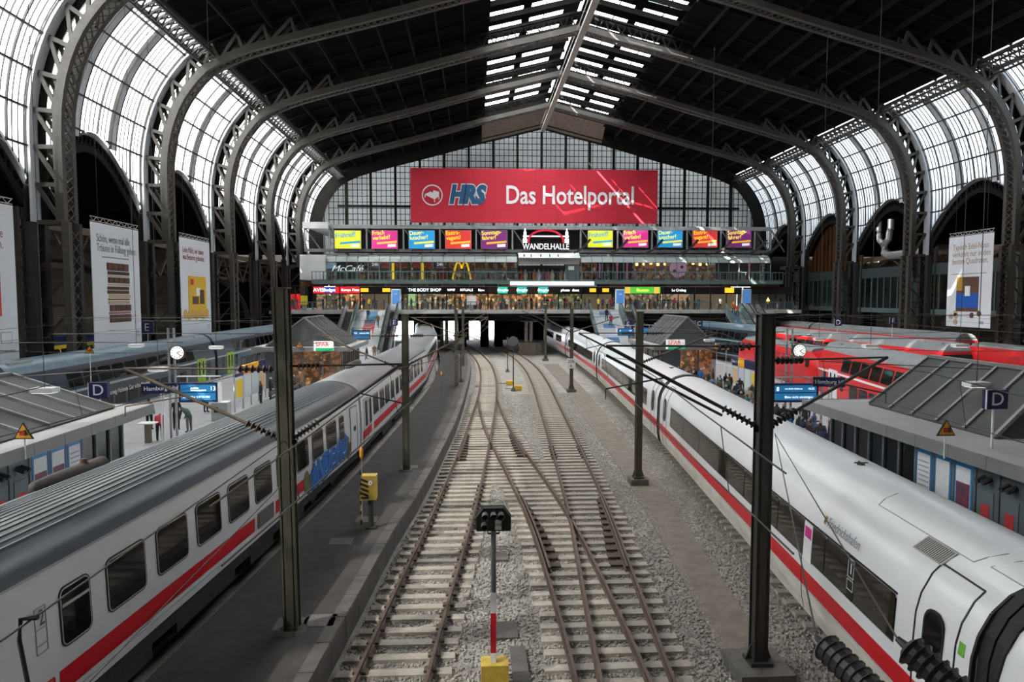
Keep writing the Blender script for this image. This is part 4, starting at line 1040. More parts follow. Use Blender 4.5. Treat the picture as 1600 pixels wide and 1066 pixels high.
# upper balcony
bal = thing('floor_balcony', 'upper gallery floor with teal fascia above the shops', 'balcony', kind='structure')
x0, x1 = ux(487, YB, 430), ux(1224, YB, 430)
b = MB(); b.box(x0, x1, YB, YEND, UZ-.45, UZ); b.build('slab', M_tealp, bal)
b = MB(); b.box(ux(797, YB-.2), ux(928, YB-.2), YB-.25, YB, UZ-.68, UZ-.12); b.build('white_fascia', EM('white light band', (.95,.95,.93), .5), bal)
rl_l = railing('gallery_railing', 'teal gallery railing in front of the golden arches restaurant', x0, ux(803, YB, 430), YB+.1, UZ, 1.2, .55, 1.55, group='gallery railings'); 
railing('gallery_railing', 'teal gallery railing in front of the dark cafe below the hall name', ux(803, YB, 430), ux(928, YB, 430), YB+.1, UZ, 1.2, .55, 1.55, group='gallery railings')
railing('gallery_railing', 'teal gallery railing in front of the pink cutlery restaurant', ux(928, YB, 430), x1, YB+.1, UZ, 1.2, .55, 1.55, group='gallery railings')
# fascia posters between levels
fz0, fz1 = at_y(800, 448, YS-.5).z, at_y(800, 440.5, YS-.5).z
fas = thing('fascia_panel_row', 'dark red and gold advertising fascia above the shop windows', 'fascia')
cols = [(.10,.02,.02),(.03,.03,.03),(.14,.06,.02),(.05,.02,.03),(.12,.09,.02),(.08,.02,.015)]
k = 0; u = 470
while u < 1200:
    w_ = 22
    if not (796 < u < 928):
        b = MB(); b.box(ux(u, YS-.5, 445)+.03, ux(u+w_, YS-.5, 445)-.03, YS-.55, YS-.45, fz0, fz1)
        b.build('panel', mat('fascia %d' % (k % 6), cols[k % 6], .4, 0, .5, 1.2, col2=tuple(q*2.2 for q in cols[(k+2) % 6])), fas)
    u += w_; k += 1
# shops
SZ0 = FZ; sgz0, sgz1 = at_y(800, 458.5, YS).z, at_y(800, 448.5, YS).z
def shop(u0, u1, label, signc, txt, inner, e=1.2, txtc=None, te=2.5, size=.62, goods=None, texts=None):
    t = thing('shop_front', label, 'shop'); xa, xb = ux(u0, YS, 465), ux(u1, YS, 465)
    b = MB(); b.box(xa+.04, xb-.04, YS, YS+.25, sgz0, sgz1); b.build('sign_board', signc, t)
    tm = txtc or EM('white sign light', (.95,.97,1.0), te)
    for (s_, uu, sz) in (texts or ([(txt, (u0+u1)/2, size)] if txt else [])):
        text(s_, 'sign_lettering', tm, t, (ux(uu, YS, 465), YS-.03, (sgz0+sgz1)/2), FACE_Y, sz, .01)
    b = MB(); b.box(xa, xb, YS+2.2, YS+2.3, SZ0, sgz0); b.build('back_wall', inner, t)
    b = MB(); b.box(xa, xb, YS+.1, YS+2.2, sgz0-.1, sgz0); b.build('soffit', M_dark, t)
    n = max(1, round((xb-xa)/2.2))
    for k in range(n):
        x = xa+(xb-xa)*k/n; b = MB(); b.quad((x+.05, YS+.15, SZ0+.1), (x+(xb-xa)/n-.05, YS+.15, SZ0+.1), (x+(xb-xa)/n-.05, YS+.15, sgz0-.05), (x+.05, YS+.15, sgz0-.05)); b.build('pane', M_clear, t)
    for k in range(n+1):
        x = xa+(xb-xa)*k/n; b = MB(); b.box(x-.05, x+.05, YS+.05, YS+.2, SZ0, sgz0); b.build('mullion', M_dark, t)
    if goods:
        rnd = random.Random(u0)
        for j in range(int((xb-xa)/.75)):
            x = xa+.4+j*.75; h = rnd.uniform(.6, 2.0); c = rnd.choice(goods)
            b = MB(); b.lathe([(.10,0),(.16,.1),(.26,h*.5),(.2,h*.8),(.05,h)], (x, YS+1.4+rnd.uniform(-.3,.4), SZ0+.02), n=7); b.build('goods', c, t)
    return t
Ewarm = shopglow('warm shop light', (1.0,.62,.28), 1.6); Eyel = shopglow('pale shop light', (1.0,.86,.58), 1.1); Ewht = shopglow('white shop light', (.92,.95,.9), .9); Edim = EM('dim hall light', (.7,.5,.3), .16)
Ered = EM('red sign light', (.75,.02,.03), .9); Eblu = EM('blue sign light', (.02,.06,.40), .9); Eora = EM('orange sign light', (1.0,.42,.02), 1.6); Egrn = EM('green sign light', (.10,.50,.05), 1.0)
Etea = EM('teal sign light', (.03,.42,.36), 1.2); M_sgn = mat('black sign board', (.012,.013,.014), .4)
Gd = [mat('goods red', (.45,.05,.04)), mat('goods cream', (.6,.5,.35)), mat('goods dark', (.03,.03,.03)), mat('goods orange', (.6,.2,.03)), mat('goods white', (.7,.7,.7)), mat('goods purple', (.2,.05,.2))]
shop(425, 462, 'small red lit shop at the west end of the concourse', M_sgn, '', Ered, goods=Gd)
s1 = shop(489, 530, 'car rental shop with red and blue lit signs', Ered, '', Eyel, texts=[('AVIS', 498, .75)])
b = MB(); b.box(ux(507, YS, 465), ux(524, YS, 465), YS-.06, YS-.01, sgz0+.05, sgz1-.05); b.build('blue_sign', Eblu, s1); text('Budget', 'sign_lettering', EM('white sign light', (.95,.97,1.0), 2.5), s1, (ux(515.5, YS), YS-.1, (sgz0+sgz1)/2), FACE_Y, .6, .01)
shop(531, 562, 'snack shop with red lit sign and warm display', Ered, '', Ewarm, texts=[('Kamps', 541, .5), ('Pizza', 556, .5)], goods=Gd)
sA = shop(563, 629, 'dark concourse entrance with orange lamps above the west stairs', M_sgn, '', Edim)
for u in (569, 603): b = MB(); b.box(ux(u-5, YS), ux(u+7, YS), YS-.05, YS-.01, sgz0+.2, sgz1-.2); b.build('orange_lamp', Eora, sA)
s2 = shop(630, 697, 'shop with dark green sign and white lettering THE BODY SHOP', mat('dark green sign', (.01,.03,.025), .4), 'THE BODY SHOP', Eyel, goods=Gd)
b = MB(); b.box(ux(638, YS-.2), ux(649, YS-.2), YS-.1, YS-.05, SZ0+.5, sgz0-.1); b.build('green_poster', EM('poster green', (.35,.6,.25), .6), s2)
shop(698, 762, 'fashion shop with black signs and orange glowing windows', M_sgn, '', Ewarm, texts=[('WMF', 705, .5), ('RITUALS', 729, .5), ('Bijou', 752, .45)], goods=Gd)
s3 = shop(763, 872, 'perfume shop with three teal script signs', mat('brown sign board', (.10,.06,.03), .5), '', Ewarm, goods=Gd)
for u in (786, 816, 849):
    b = MB(); b.box(ux(u-8, YS-.1), ux(u+7, YS-.1), YS-.1, YS-.05, sgz0, sgz1); b.build('teal_sign', Etea, s3); text('Douglas', 'sign_lettering', EM('white sign light', (.95,.97,1.0), 2.5), s3, (ux(u-.5, YS-.12), YS-.13, (sgz0+sgz1)/2), FACE_Y, .5, .01, shear=.2)
shop(873, 908, 'photo shop with black sign and white lettering', M_sgn, 'photo  dose', shopglow('greenish shop light', (.75,.9,.45), .8), size=.55, goods=Gd)
sB = shop(909, 960, 'dark entrance with orange lamps above the eastern stairs', M_sgn, '', Edim)
for u in (925, 945): b = MB(); b.box(ux(u-4, YS), ux(u+6, YS), YS-.05, YS-.01, sgz0+.2, sgz1-.2); b.build('orange_lamp', Eora, sB)
s4 = shop(976, 1032, 'shop with green lit sign flanked by two yellow round emblems', Egrn, 'Blumen', Eyel, e=.5, goods=Gd, txtc=EM('yellow sign light', (.9,.85,.1), 1.5))
for u in (980, 1025): b = MB(); b.box(ux(u-3, YS), ux(u+4, YS), YS-.08, YS-.02, sgz0, sgz1); b.build('emblem_box', EM('amber sign', (.9,.5,.08), 1.0), s4)
shop(1036, 1085, 'shop with dark blue sign and pale lettering', mat('navy sign', (.008,.012,.03), .4), 'Le Crobag', Eyel, size=.5, goods=Gd)
sC = shop(1086, 1160, 'dark entrance with orange sign above the easternmost stairs', M_sgn, '', Edim)
b = MB(); b.box(ux(1132, YS), ux(1146, YS), YS-.08, YS-.02, sgz0+.1, sgz1-.1); b.build('orange_lamp', Eora, sC)
shop(1161, 1238, 'dark unlit shop front at the east end of the concourse', M_sgn, '', EM('faint light', (.3,.25,.2), .05), goods=Gd)
for (u, v0, v1, lb) in ((619, 452, 479, 'west'), (968.5, 449, 477, 'middle'), (1166, 452, 470, 'east')):
    p = at_y(u, 470, YF+1.4); w_ = .55; t = thing('poster_column', 'blue backlit poster column on the concourse beside the %s stairs' % lb, 'poster stand', (p.x, YF+1.4, FZ))
    b = MB(); b.box(-w_-.1, w_+.1, -.15, .15, 0, 2.9); b.build('case', M_cwhite, t); b = MB(); b.box(-w_+.02, w_-.02, -.17, -.15, .9, 2.75); b.build('poster', EM('poster blue', (.06,.18,.42), .7), t)
    text('DB', 'lettering', M_white, t, (0, -.19, 2.2), FACE_Y, .35)
for (u, v, c, nm) in ((475, 468, (.75,.6,.03), 'yellow ticket machine on the concourse by the railing'), (736.5, 463, (.85,.8,.78), 'white poster board on the concourse railing by the perfume shop')):
    p = at_y(u, v, YF+.6); t = thing('concourse_board', nm, 'board', (p.x, YF+.6, FZ)); b = MB(); b.box(-.45 if u < 500 else -.65, .45 if u < 500 else .65, -.1, .1, .75, 2.0); b.build('panel', mat('board %d' % int(u), c, .5), t); b = MB(); b.box(-.3,.3,-.05,.05,0,.75); b.build('stand', M_greyw, t)
# upper level: conservatory
ZT = at_y(800, 397, YB+1.3).z; ZM = at_y(800, 410, YB+1.3).z
M_conw = mat('canopy glass', (.42,.45,.46), .25, 0, .1, .6)
def conservatory(u0, u1, label, n):
    t = thing('glass_gallery', label, 'conservatory'); xa, xb = ux(u0, YB+1.2, 415), ux(u1, YB+1.2, 415)
    prof = [(YB+1.2, UZ), (YB+1.2, (UZ+ZM)/2), (YB+1.2, ZM), (YB+1.35, ZM+.45), (YB+1.8, ZM+.85), (YB+2.6, ZT)]
    for k in range(n):
        x0_ = xa+(xb-xa)*k/n+.04; x1_ = xa+(xb-xa)*(k+1)/n-.04
        b = MB(); b.loft([[Vector((x0_, *p)), Vector((x1_, *p))] for p in prof[2:]], False); b.build('roof_pane', M_conw, t)
        b = MB(); b.loft([[Vector((x0_, *p)), Vector((x1_, *p))] for p in prof[:3]], False); b.build('pane', M_clear, t)
    for k in range(n+1):
        x = xa+(xb-xa)*k/n; b = MB()
        for p, q in zip(prof, prof[1:]): b.bar((x, *p), (x, *q), .08)
        b.build('frame_rib', M_tealp, t)
    b = MB()
    for p in (prof[1], prof[2], prof[4]): b.bar((xa, *p), (xb, *p), .07)
    b.build('transom', M_tealp, t)
    b = MB(); b.box(xa, xb, YB+6, YB+6.1, UZ, ZT); b.build('back_wall', shopglow('gallery glow', (.85,.60,.40), .22), t)
    b = MB(); b.box(xa, xb, YB+2.6, YB+6, ZT-.1, ZT); b.build('ceiling', mat('gallery ceiling', (.45,.43,.40), .6), t)
    return t
cg1 = conservatory(508, 808, 'curved glass gallery of the golden arches restaurant', 18)
cg2 = conservatory(908, 1204, 'curved glass gallery with pink cutlery decorations', 18)
YG = YB+1.9
def gsign(par, u0, u1, v0, v1, m, name='sign_panel', Y=None):
    Y = Y or YG; p = at_y(u0, v0, Y); q = at_y(u1, v1, Y); b = MB(); b.box(p.x, q.x, Y, Y+.06, q.z, p.z); return b.build(name, m, par)
gsign(cg1, 510, 526, 410, 420, EM('sky panel', (.35,.5,.65), .35)); gsign(cg1, 526, 561, 410, 436, M_sgn)
text('McCafé', 'lettering', EM('cafe white', (.8,.85,.85), 1.2), cg1, (ux(543, YG), YG-.05, at_y(543, 420, YG).z), FACE_Y, 1.25, .02, shear=.35, xs=1.15)
gsign(cg1, 564, 577, 410, 419, M_sgn); text('PLAY', 'lettering', M_white, cg1, (ux(570, YG), YG-.05, at_y(570, 414, YG).z), FACE_Y, .55)
for u in (580, 681): 
    gsign(cg1, u, u+14, 409, 418, EM('indigo sign', (.05,.05,.18), .5)); text('24h', 'lettering', EM('cream light', (.9,.8,.5), 1.2), cg1, (ux(u+7, YG), YG-.05, at_y(u+7, 413.5, YG).z), FACE_Y, .62)
for u in (597, 617, 645, 665): gsign(cg1, u, u+11, 410, 417, EM('menu red', (.22,.02,.02), .5))
for u in (631.5, 747.5, 796): gsign(cg1, u-6, u+6, 410, 417, EM('menu brown', (.10,.02,.015), .5)); text('McD', 'lettering', EM('cream light', (.9,.8,.5), 1.2), cg1, (ux(u, YG), YG-.05, at_y(u, 413.5, YG).z), FACE_Y, .55, shear=.2) if False else None
for u in (580, 612, 645, 681): gsign(cg1, u, u+26, 419, 437, mat('crowded menu print', (.25,.2,.17), .5, 0, 0, 2.2, col2=(.03,.025,.025)), 'menu_print', YG+1.5)
for u in (614, 660): gsign(cg1, u-2.2, u+2.2, 411, 437, EM('golden yellow', (.95,.62,.02), .8), 'yellow_pillar')
gsign(cg1, 683, 698, 419, 437, mat('booth red', (.28,.02,.02), .5), 'red_booth', YG+.6)
am = MB()      # golden arches
for s_ in (-1, 1):
    prev = None; X0 = ux(721.5, YG-.3, 425); z0 = at_y(721, 437, YG-.3).z; z1 = at_y(721, 409.5, YG-.3).z
    for k in range(15):
        t_ = k/14; xx = X0+s_*(.12+1.28*t_); hgt = 4*t_*(1-t_) if False else math.sin(math.pi*min(1, .12+.88*t_) if t_ > 0 else .37)
        q = Vector((X0+s_*1.3*t_+0, YG-.3, z0+.55+(z1-z0-.55)*math.sin(math.pi*(.18+.82*t_)) if t_ < .5 else z0+(z1-z0)*math.sin(math.pi*(.18+.82*t_))))
        if prev is not None: am.bar(prev, q, .24, .12, up=(0,1,0))
        prev = q
am.build('arches_emblem', EM('golden yellow', (.95,.62,.02), .8), cg1)
for u0 in (742, 765, 790): gsign(cg1, u0, u0+18, 419, 434, mat('counter white print', (.5,.5,.5), .5, 0, 0, 2.5, col2=(.05,.05,.05)), 'menu_print', YG+1)
mid = thing('gallery_canopy', 'pale sloping canopy with five spot lamps over the cafe under the hall name', 'canopy')
p0, p1 = at_y(812, 395, YB+1.4), at_y(905, 403, YB+.4); xa, xb = ux(810, YB+.8, 405), ux(906, YB+.8, 405)
b = MB(); b.prism([(xa, YB+1.6, p0.z), (xb, YB+1.6, p0.z), (xb, YB+.4, p1.z), (xa, YB+.4, p1.z)], (0, .12, -.1)); b.build('sloped_panel', M_cwhite, mid)
zc = at_y(850, 413, YB+1.2).z; b = MB(); b.box(xa, xb, YB+1.2, YB+1.3, zc, p1.z+.1); b.build('front_board', mat('grey board', (.38,.36,.34), .6), mid)
for u in (819, 830, 845, 859, 872):
    q = at_y(u, 400.5, YB+.7); b = MB(); b.tube((q.x, YB+.75, q.z+.3), (q.x, YB+.45, q.z), .05, .09, 8); b.build('spot_lamp', M_black, mid)
b = MB(); b.box(xa, xb, YB+5, YB+5.1, UZ, zc); b.build('back_wall', mat('cafe back', (.05,.045,.04), .7), mid)
for k, u in enumerate(range(814, 905, 7)):
    q = ux(u, YB+3.5, 425); b = MB(); b.lathe([(.2,0),(.3,.4),(.35,.9),(.1,1.5),(.12,1.7)], (q, YB+3.4, UZ), n=7); b.build('display_item', Gd[k % 6], mid)
gsign(mid, 884, 905, 413, 437, mat('teal partition', (.09,.12,.125), .5), 'partition', YB+1.35); gsign(mid, 888, 897, 416, 422, M_white, 'notice', YB+1.3)
M_pink = EM('pink', (.72,.22,.45), .22)
# right gallery decorations
for (u0, u1) in ((933, 988), (1118, 1195)): gsign(cg2, u0, u1, 402, 437, M_sgn)
for (u, s_) in ((949, 1), (1190, 1)): text('Schweinske', 'lettering', M_white, cg2, (ux(u, YG), YG-.06, at_y(u, 419, YG).z), (R(90), R(-90), 0), .85, .02, shear=.2)
def fork(u, v0, v1):
    p = at_y(u, v0, YG-.2); q = at_y(u, v1, YG-.2); b = MB(); h = p.z-q.z
    b.bar((p.x, YG-.2, q.z), (p.x, YG-.2, q.z+h*.68), .16, .05, up=(0,1,0)); b.bar((p.x, YG-.2, q.z+h*.62), (p.x, YG-.2, q.z+h*.78), .34, .05, up=(0,1,0))
    for d in (-.14, 0, .14): b.bar((p.x+d, YG-.2, q.z+h*.76), (p.x+d, YG-.2, q.z+h), .07, .05, up=(0,1,0))
    b.build('fork_emblem', M_pink, cg2)
def knife(u, v0, v1):
    p = at_y(u, v0, YG-.2); q = at_y(u, v1, YG-.2); b = MB(); h = p.z-q.z
    b.bar((p.x, YG-.2, q.z), (p.x, YG-.2, q.z+h*.55), .18, .05, up=(0,1,0)); b.prism([(p.x-.1, YG-.2, q.z+h*.53), (p.x+.13, YG-.2, q.z+h*.53), (p.x+.15, YG-.2, q.z+h*.85), (p.x-.1, YG-.2, q.z+h)], (0,.05,0)); b.build('knife_emblem', M_pink, cg2)
fork(964.5, 403, 436); knife(980, 402, 436); knife(1155, 405, 433); fork(1171, 405, 434); knife(937, 410, 435)
q = at_y(1059.5, 420, YG-.3); b = MB(); b.tube((q.x, YG-.35, q.z), (q.x, YG-.25, q.z), 1.25, n=28); dsk = b.build('round_emblem', EM('pink pale', (.75,.42,.62), .25), cg2)
for (dx, dz) in ((.55,.25), (-.55,-.35)): b = MB(); b.tube((q.x+dx, YG-.42, q.z+dz), (q.x+dx, YG-.34, q.z+dz), .24, n=14); b.build('dark_dot', M_black, dsk)
for u in range(995, 1118, 11):
    if abs(u-1059) > 14: q = at_y(u, 414+(u%3), YG+2); b = MB(); b.lathe([(.05,0),(.22,.1),(.22,.5),(.06,.62)], (q.x, YG+2, q.z), n=8); b.build('lamp', EM('amber lamp', (1.0,.55,.2), 3.0), cg2)
for u0, c in ((1105, (.3,.4,.5)), (1140, (.45,.55,.62))): gsign(cg2, u0, u0+16, 405, 414, EM('screen %d' % u0, c, .4), 'screen', YG+.5)
# end boxes, roof slab, truss with billboards
eb = MB(); p = at_y(468, 398, YB+.6); q = at_y(508, 437, YB+.6); eb.box(p.x, q.x, YB+.6, YB+8, q.z, p.z); tag(eb.build('plant_room', M_cwhite), 'white blank plant room box at the west end of the gallery', 'building')
YT = 98.0; tz0, tz1 = at_y(800, 394, YT).z, at_y(800, 353, YT).z
tr = thing('sign_truss', 'grey steel truss girder carrying the coloured billboards', 'truss')
xa, xb = ux(474, YT, 370), ux(1206, YT, 370)
b = MB(); b.box(xa, xb, YT+.3, YT+.9, tz1-.45, tz1); b.build('top_chord', M_greyw, tr)
b = MB(); b.box(xa, xb, YT+.3, YT+.8, tz0, tz0+.4); b.build('bottom_chord', mat('grey steel', (.16,.16,.155), .5), tr)
bu = [(523,564),(581,621),(639,679),(696,736),(752,792),(919,957),(974,1012),(1028,1066),(1083,1120),(1136,1173)]
for u in (475, 514, 572, 630, 687, 744, 801, 908, 966, 1020, 1075, 1128, 1181, 1206):
    x = ux(u, YT, 370); b = MB(); b.bar((x, YT+.5, tz0), (x, YT+.5, tz1), .22); b.build('post', M_greyw, tr)
    br = MB(); s_ = 1 if u < 800 else -1; br.bar((x, YT+.4, tz1-.3), (x+2.2, YT+.6, tz0+.2), .16); br.build('brace', mat('grey steel', (.16,.16,.155)), tr)
    if u > 900:
        cu = MB(); prev = None
        for k in range(7):
            a = k/6; q = Vector((x-1.2+2.4*a, YT-.9, tz0-.1+1.9*a**1.6))
            if prev is not None: cu.bar(prev, q, .22, .3)
            prev = q
        cu.build('curved_brace', M_irond, tr)
b = MB(); b.box(xa, xb, YT+1.2, YEND-2, tz1-.2, tz1+.15); cr_ = b.build('ceiling_concourse', M_greyw); tag(cr_, 'flat grey roof of the concourse building', 'roof', kind='structure')
b = MB(); b.box(ux(512, YT, 370), xb, YT+4, YT+4.2, tz0, tz1); wb_ = b.build('wall_concourse', mat('dark louvre wall', (.06,.058,.055), .7, 0, .4, .6)); tag(wb_, 'dark wall behind the billboard truss', 'wall', kind='structure')
b = MB(); p = at_y(473, 347, YT); q = at_y(513, 357, YT); b.box(p.x, q.x, YT-.2, YT+1.1, q.z, p.z); tag(b.build('duct_box', M_cwhite), 'white duct box at the west end of the truss roof', 'duct')
specs = [('Frühreif?', (.72,.74,.04), (.02,.30,.55), (.02,.35,.60)), ('Frisch\nverliebt?', (.62,.03,.24), (.95,.75,.05), (.95,.55,.08)), ('Dauer-\nlutscher?', (.02,.30,.62), (.85,.85,.2), (.9,.8,.1)), ('Esstra-\nvagant?', (.65,.04,.035), (.95,.62,.03), (.95,.5,.05)), ('Sonntags-\nfahrer?', (.16,.02,.15), (.95,.72,.08), (.95,.45,.05))]
M_bbf = mat('billboard frame', (.30,.29,.28), .5, .2)
for i, (u0, u1) in enumerate(bu):
    s_, bgc, tc, bc = specs[i % 5]; side_ = 'west' if i < 5 else 'east'
    p = at_y(u0, 360.5, YT); q = at_y(u1, 388.5 if i < 5 else 386.5, YT); w_ = q.x-p.x; h_ = p.z-q.z; cx = (p.x+q.x)/2; cz = (p.z+q.z)/2
    nm = ['yellow', 'pink', 'blue', 'red', 'purple'][i % 5]
    t = thing('billboard', '%s billboard asking %s on the truss, %s of the hall name' % (nm, s_.replace('-\n', '').replace('\n', ' '), side_), 'billboard', (cx, YT, cz))
    b = MB(); b.box(-w_/2-.07, w_/2+.07, -.05, .15, -h_/2-.07, h_/2+.07); b.build('frame', M_bbf, t)
    b = MB(); b.box(-w_/2, w_/2, -.09, -.05, -h_/2, h_/2); b.build('panel', EM('billboard %s' % nm, bgc, .55), t)
    text(s_, 'lettering', EM('billboard text %s' % nm, tc, .7), t, (-w_/2+.08, -.11, h_*.20), (R(90), R(-5), 0), .82 if '\n' in s_ else .92, .01, 'LEFT', .88, bold=.012)
    b = MB(); b.prism([(-w_*.3, -.12, -h_*.16), (w_*.48, -.12, -h_*.06), (w_*.48, -.12, -h_*.17), (-w_*.3, -.12, -h_*.27)], (0,.02,0)); b.build('slogan_bar', EM('bar %s' % nm, bc, .5), t)
    b = MB(); b.prism([(w_*.12, -.12, -h_*.43), (w_*.44, -.12, -h_*.40), (w_*.44, -.12, -h_*.24), (w_*.12, -.12, -h_*.27)], (0,.02,0)); b.build('logo_plate', EM('plate white', (.85,.85,.85), .5), t)
    for xx in (-w_*.38, w_*.38):
        b = MB(); b.bar((xx, .1, -h_/2-.05), (xx, .3, -h_/2-.45), .08); b.build('bracket', M_irond, t)
# WANDELHALLE sign
p = at_y(853, 383, YT-.1); sg = thing('hall_sign', 'white WANDELHALLE sign with red arch and two white towers', 'sign', (p.x, YT-.1, p.z))
Esw = EM('sign white', (.92,.93,.93), .6); text('WANDELHALLE', 'lettering', Esw, sg, (0, 0, -.25), FACE_Y, 1.18, .05, xs=.80, bold=.01)
b = MB(); b.box(-3.4, 3.4, .2, .35, -.9, -.75); b.build('support', M_irond, sg)
am = MB(); prev = None
for k in range(17):
    a = math.pi*k/16; q = Vector((-2.5*math.cos(a), 0, .35+1.75*math.sin(a)**.8))
    if prev is not None: am.bar(prev, q, .28, .12, up=(0,1,0))
    prev = q
am.build('red_arch', EM('arch red', (.55,.01,.035), .6), sg)
for s_ in (-1, 1):
    b = MB(); x = s_*3.0; b.box(x-.2, x+.2, -.05, .1, .3, 1.9); b.box(x-.1, x+.1, -.05, .1, 1.9, 2.35); b.box(x-.3, x+.3, -.05, .1, 1.15, 1.35); b.box(x-.32, x-.2, -.05, .1, .3, .9); b.box(x+.2, x+.32, -.05, .1, .3, .9); b.build('tower', Esw, sg)
b = MB(); b.box(-3.0, 3.0, -.05, .05, 1.15, 1.35); b.build('beam', Esw, sg)
b = MB(); b.box(-2.2, 2.2, .3, .4, -.9, 1.6); b.build('back_frame', M_irond2, sg)
# red banner on the gable
YH = YEND-1.2; p = at_y(641, 262, YH); q = at_y(1027, 350, YH); cx, cz = (p.x+q.x)/2, (p.z+q.z)/2; w_, h_ = q.x-p.x, p.z-q.z
hb = thing('wall_banner', 'huge red HRS hotel portal banner on the glazed gable', 'banner', (cx, YH, cz))
M_ban = mat('banner red', (.62,.02,.045), .6, 0, .08, .15)
nx, nz = 12, 4
for i in range(nx):
    for j in range(nz):
        b = MB(); b.box(-w_/2+w_*i/nx+.015, -w_/2+w_*(i+1)/nx-.015, 0, .06, -h_/2+h_*j/nz+.015, -h_/2+h_*(j+1)/nz-.015); b.build('panel', M_ban, hb)
b = MB(); b.box(-w_/2, w_/2, .05, .1, -h_/2, h_/2); b.build('backing', mat('banner red dark', (.40,.012,.03), .6), hb)
for i in range(nx+1): b = MB(); xx = -w_/2+w_*i/nx; b.box(xx-.2, xx+.2, -.25, .25, -h_/2-.35, -h_/2); b.build('clamp', M_irond, hb)
Ebw = mat('banner white', (.82,.80,.80), .5); Ebl = mat('banner blue', (.02,.10,.22), .5)
X = lambda u: ux(u, YH, 306)-cx
Z_ = lambda v: at_y(800, v, YH).z-cz
text('HRS', 'lettering_outline', Ebw, hb, (X(729), -.06, Z_(306)), FACE_Y, 4.2, .02, xs=.80, shear=.22, bold=.44, space=1); text('HRS', 'lettering', Ebl, hb, (X(729), -.12, Z_(306)), FACE_Y, 4.2, .02, xs=.80, shear=.22, bold=.26)
text('Das Hotelportal', 'lettering', Ebw, hb, (X(891), -.08, Z_(306)), FACE_Y, 4.5, .02, xs=.78, bold=.07)
b = MB(); prev = None
for k in range(33):
    a = 2*math.pi*k/32; q = Vector((X(675.5)+1.72*math.cos(a), -.06, Z_(306)+1.72*math.sin(a)))
    if prev is not None: b.bar(prev, q, .2, .06, up=(0,1,0))
    prev = q
b.build('emblem_ring', Ebw, hb)
b = MB(); c0 = Vector((X(675.5), -.1, Z_(306)))
b.prism([c0+Vector(v_) for v_ in ((-1.35,0,.1),(.35,0,-.75),(1.25,0,-.15),(-.3,0,.6))], (0,.05,0)); b.prism([c0+Vector(v_) for v_ in ((.1,0,.35),(1.15,0,-.1),(1.2,0,.55),(.2,0,.85))], (0,.05,0))
for dx, dz in ((-1.25,-.1),(.4,-.9),(1.15,-.4)): b.bar(c0+Vector((dx,0,dz+.1)), c0+Vector((dx,0,dz-.3)), .15)
b.build('bed_emblem', Ebw, hb)
# stairways down to the platforms
def stairs(u0, u1, label, yb, prints, esc, zbot=PH):
    xa, xb = ux(u0, YF), ux(u1, YF); n = 30; run = YF-yb; t = thing('stairway', label, 'stairs'); rise = FZ-zbot
    tm = mat('pale stair tread', (.55,.56,.57), .7)
    for k in range(n):
        y1_ = YF-run*k/n; y0_ = YF-run*(k+1)/n; zt = FZ-rise*(k+1)/n
        b = MB(); b.box(xa, xb, y0_, y1_, zt-.35, zt); o = b.build('step', tm, t)
        c = prints(k/n)
        if c is not None:
            m_ = mat('riser print %s' % str(c), c, .5); b = MB(); wd = (xb-xa)
            b.box(xa+wd*.3, xb-wd*.3, y0_-.01, y0_+.0, zt-.30, zt-.02); b.box(xa+wd*.3, xb-wd*.3, y0_+.02, y1_-.02, zt, zt+.004); b.build('step_print', m_, t)
    for x in (xa-.05, xb+.05):
        b = MB(); b.prism([(x, YF, FZ-.3), (x, YF, FZ+1.0), (x, yb, zbot+1.0), (x, yb, zbot-.0)], (.06, 0, 0)); b.build('balustrade', M_tealp, t)
    b = MB(); b.prism([(xa, YF, FZ-.5), (xa, yb, zbot-.4), (xa, yb+.8, zbot-.4), (xa, YF, FZ-1.1)], (xb-xa, 0, 0)); b.build('stringer', M_dark, t)
    for (e0, e1, lb) in esc:
        xa2, xb2 = ux(e0, YF), ux(e1, YF); e = thing('escalator', lb, 'escalator')
        ns = 26
        for k in range(ns):
            y1_ = YF-run*k/ns; y0_ = YF-run*(k+1)/ns; zt = FZ-rise*(k+1)/ns
            b = MB(); b.box(xa2+.25, xb2-.25, y0_, y1_, zt-.3, zt); b.build('step', M_under, e)
        for x in (xa2, xb2-.22):
            b = MB(); b.prism([(x, YF+1, FZ-.3), (x, YF+1, FZ+.85), (x, YF, FZ+.85), (x, yb, zbot+.85), (x, yb-.8, zbot+.85), (x, yb-.8, zbot), (x, yb, zbot-.1)], (.22, 0, 0)); b.build('balustrade', M_steel, e)
            b = MB(); b.bar((x+.11, YF+1, FZ+.9), (x+.11, YF, FZ+.9), .14, .1); b.bar((x+.11, YF, FZ+.9), (x+.11, yb, zbot+.9), .14, .1); b.bar((x+.11, yb, zbot+.9), (x+.11, yb-.8, zbot+.9), .14, .1); b.build('handrail', M_rubber, e)
        b = MB(); b.prism([(xa2, YF, FZ-.5), (xa2, yb, zbot-.2), (xa2, yb+1, zbot-.2), (xa2, YF, FZ-1.2)], (xb2-xa2, 0, 0)); b.build('truss_casing', M_dark, e)
    return t
def pr_w(f):
    return (.10,.30,.45) if f < .18 else (.10,.09,.16) if f < .27 else (.45,.08,.08) if f < .42 else (.42,.13,.06) if f < .52 else (.5,.36,.12) if f < .6 else None
stairs(561, 604, 'wide stairway with coloured poster on the steps, down to the west platform', 83.2, pr_w, [(538, 558, 'escalator on the west flank of the poster stairway'), (607, 622, 'escalator on the east flank of the poster stairway')])
def pr_m(f):
    k = int(f*10) % 3; return [(.10,.22,.40), None, (.55,.6,.68)][k] if f < .9 else None
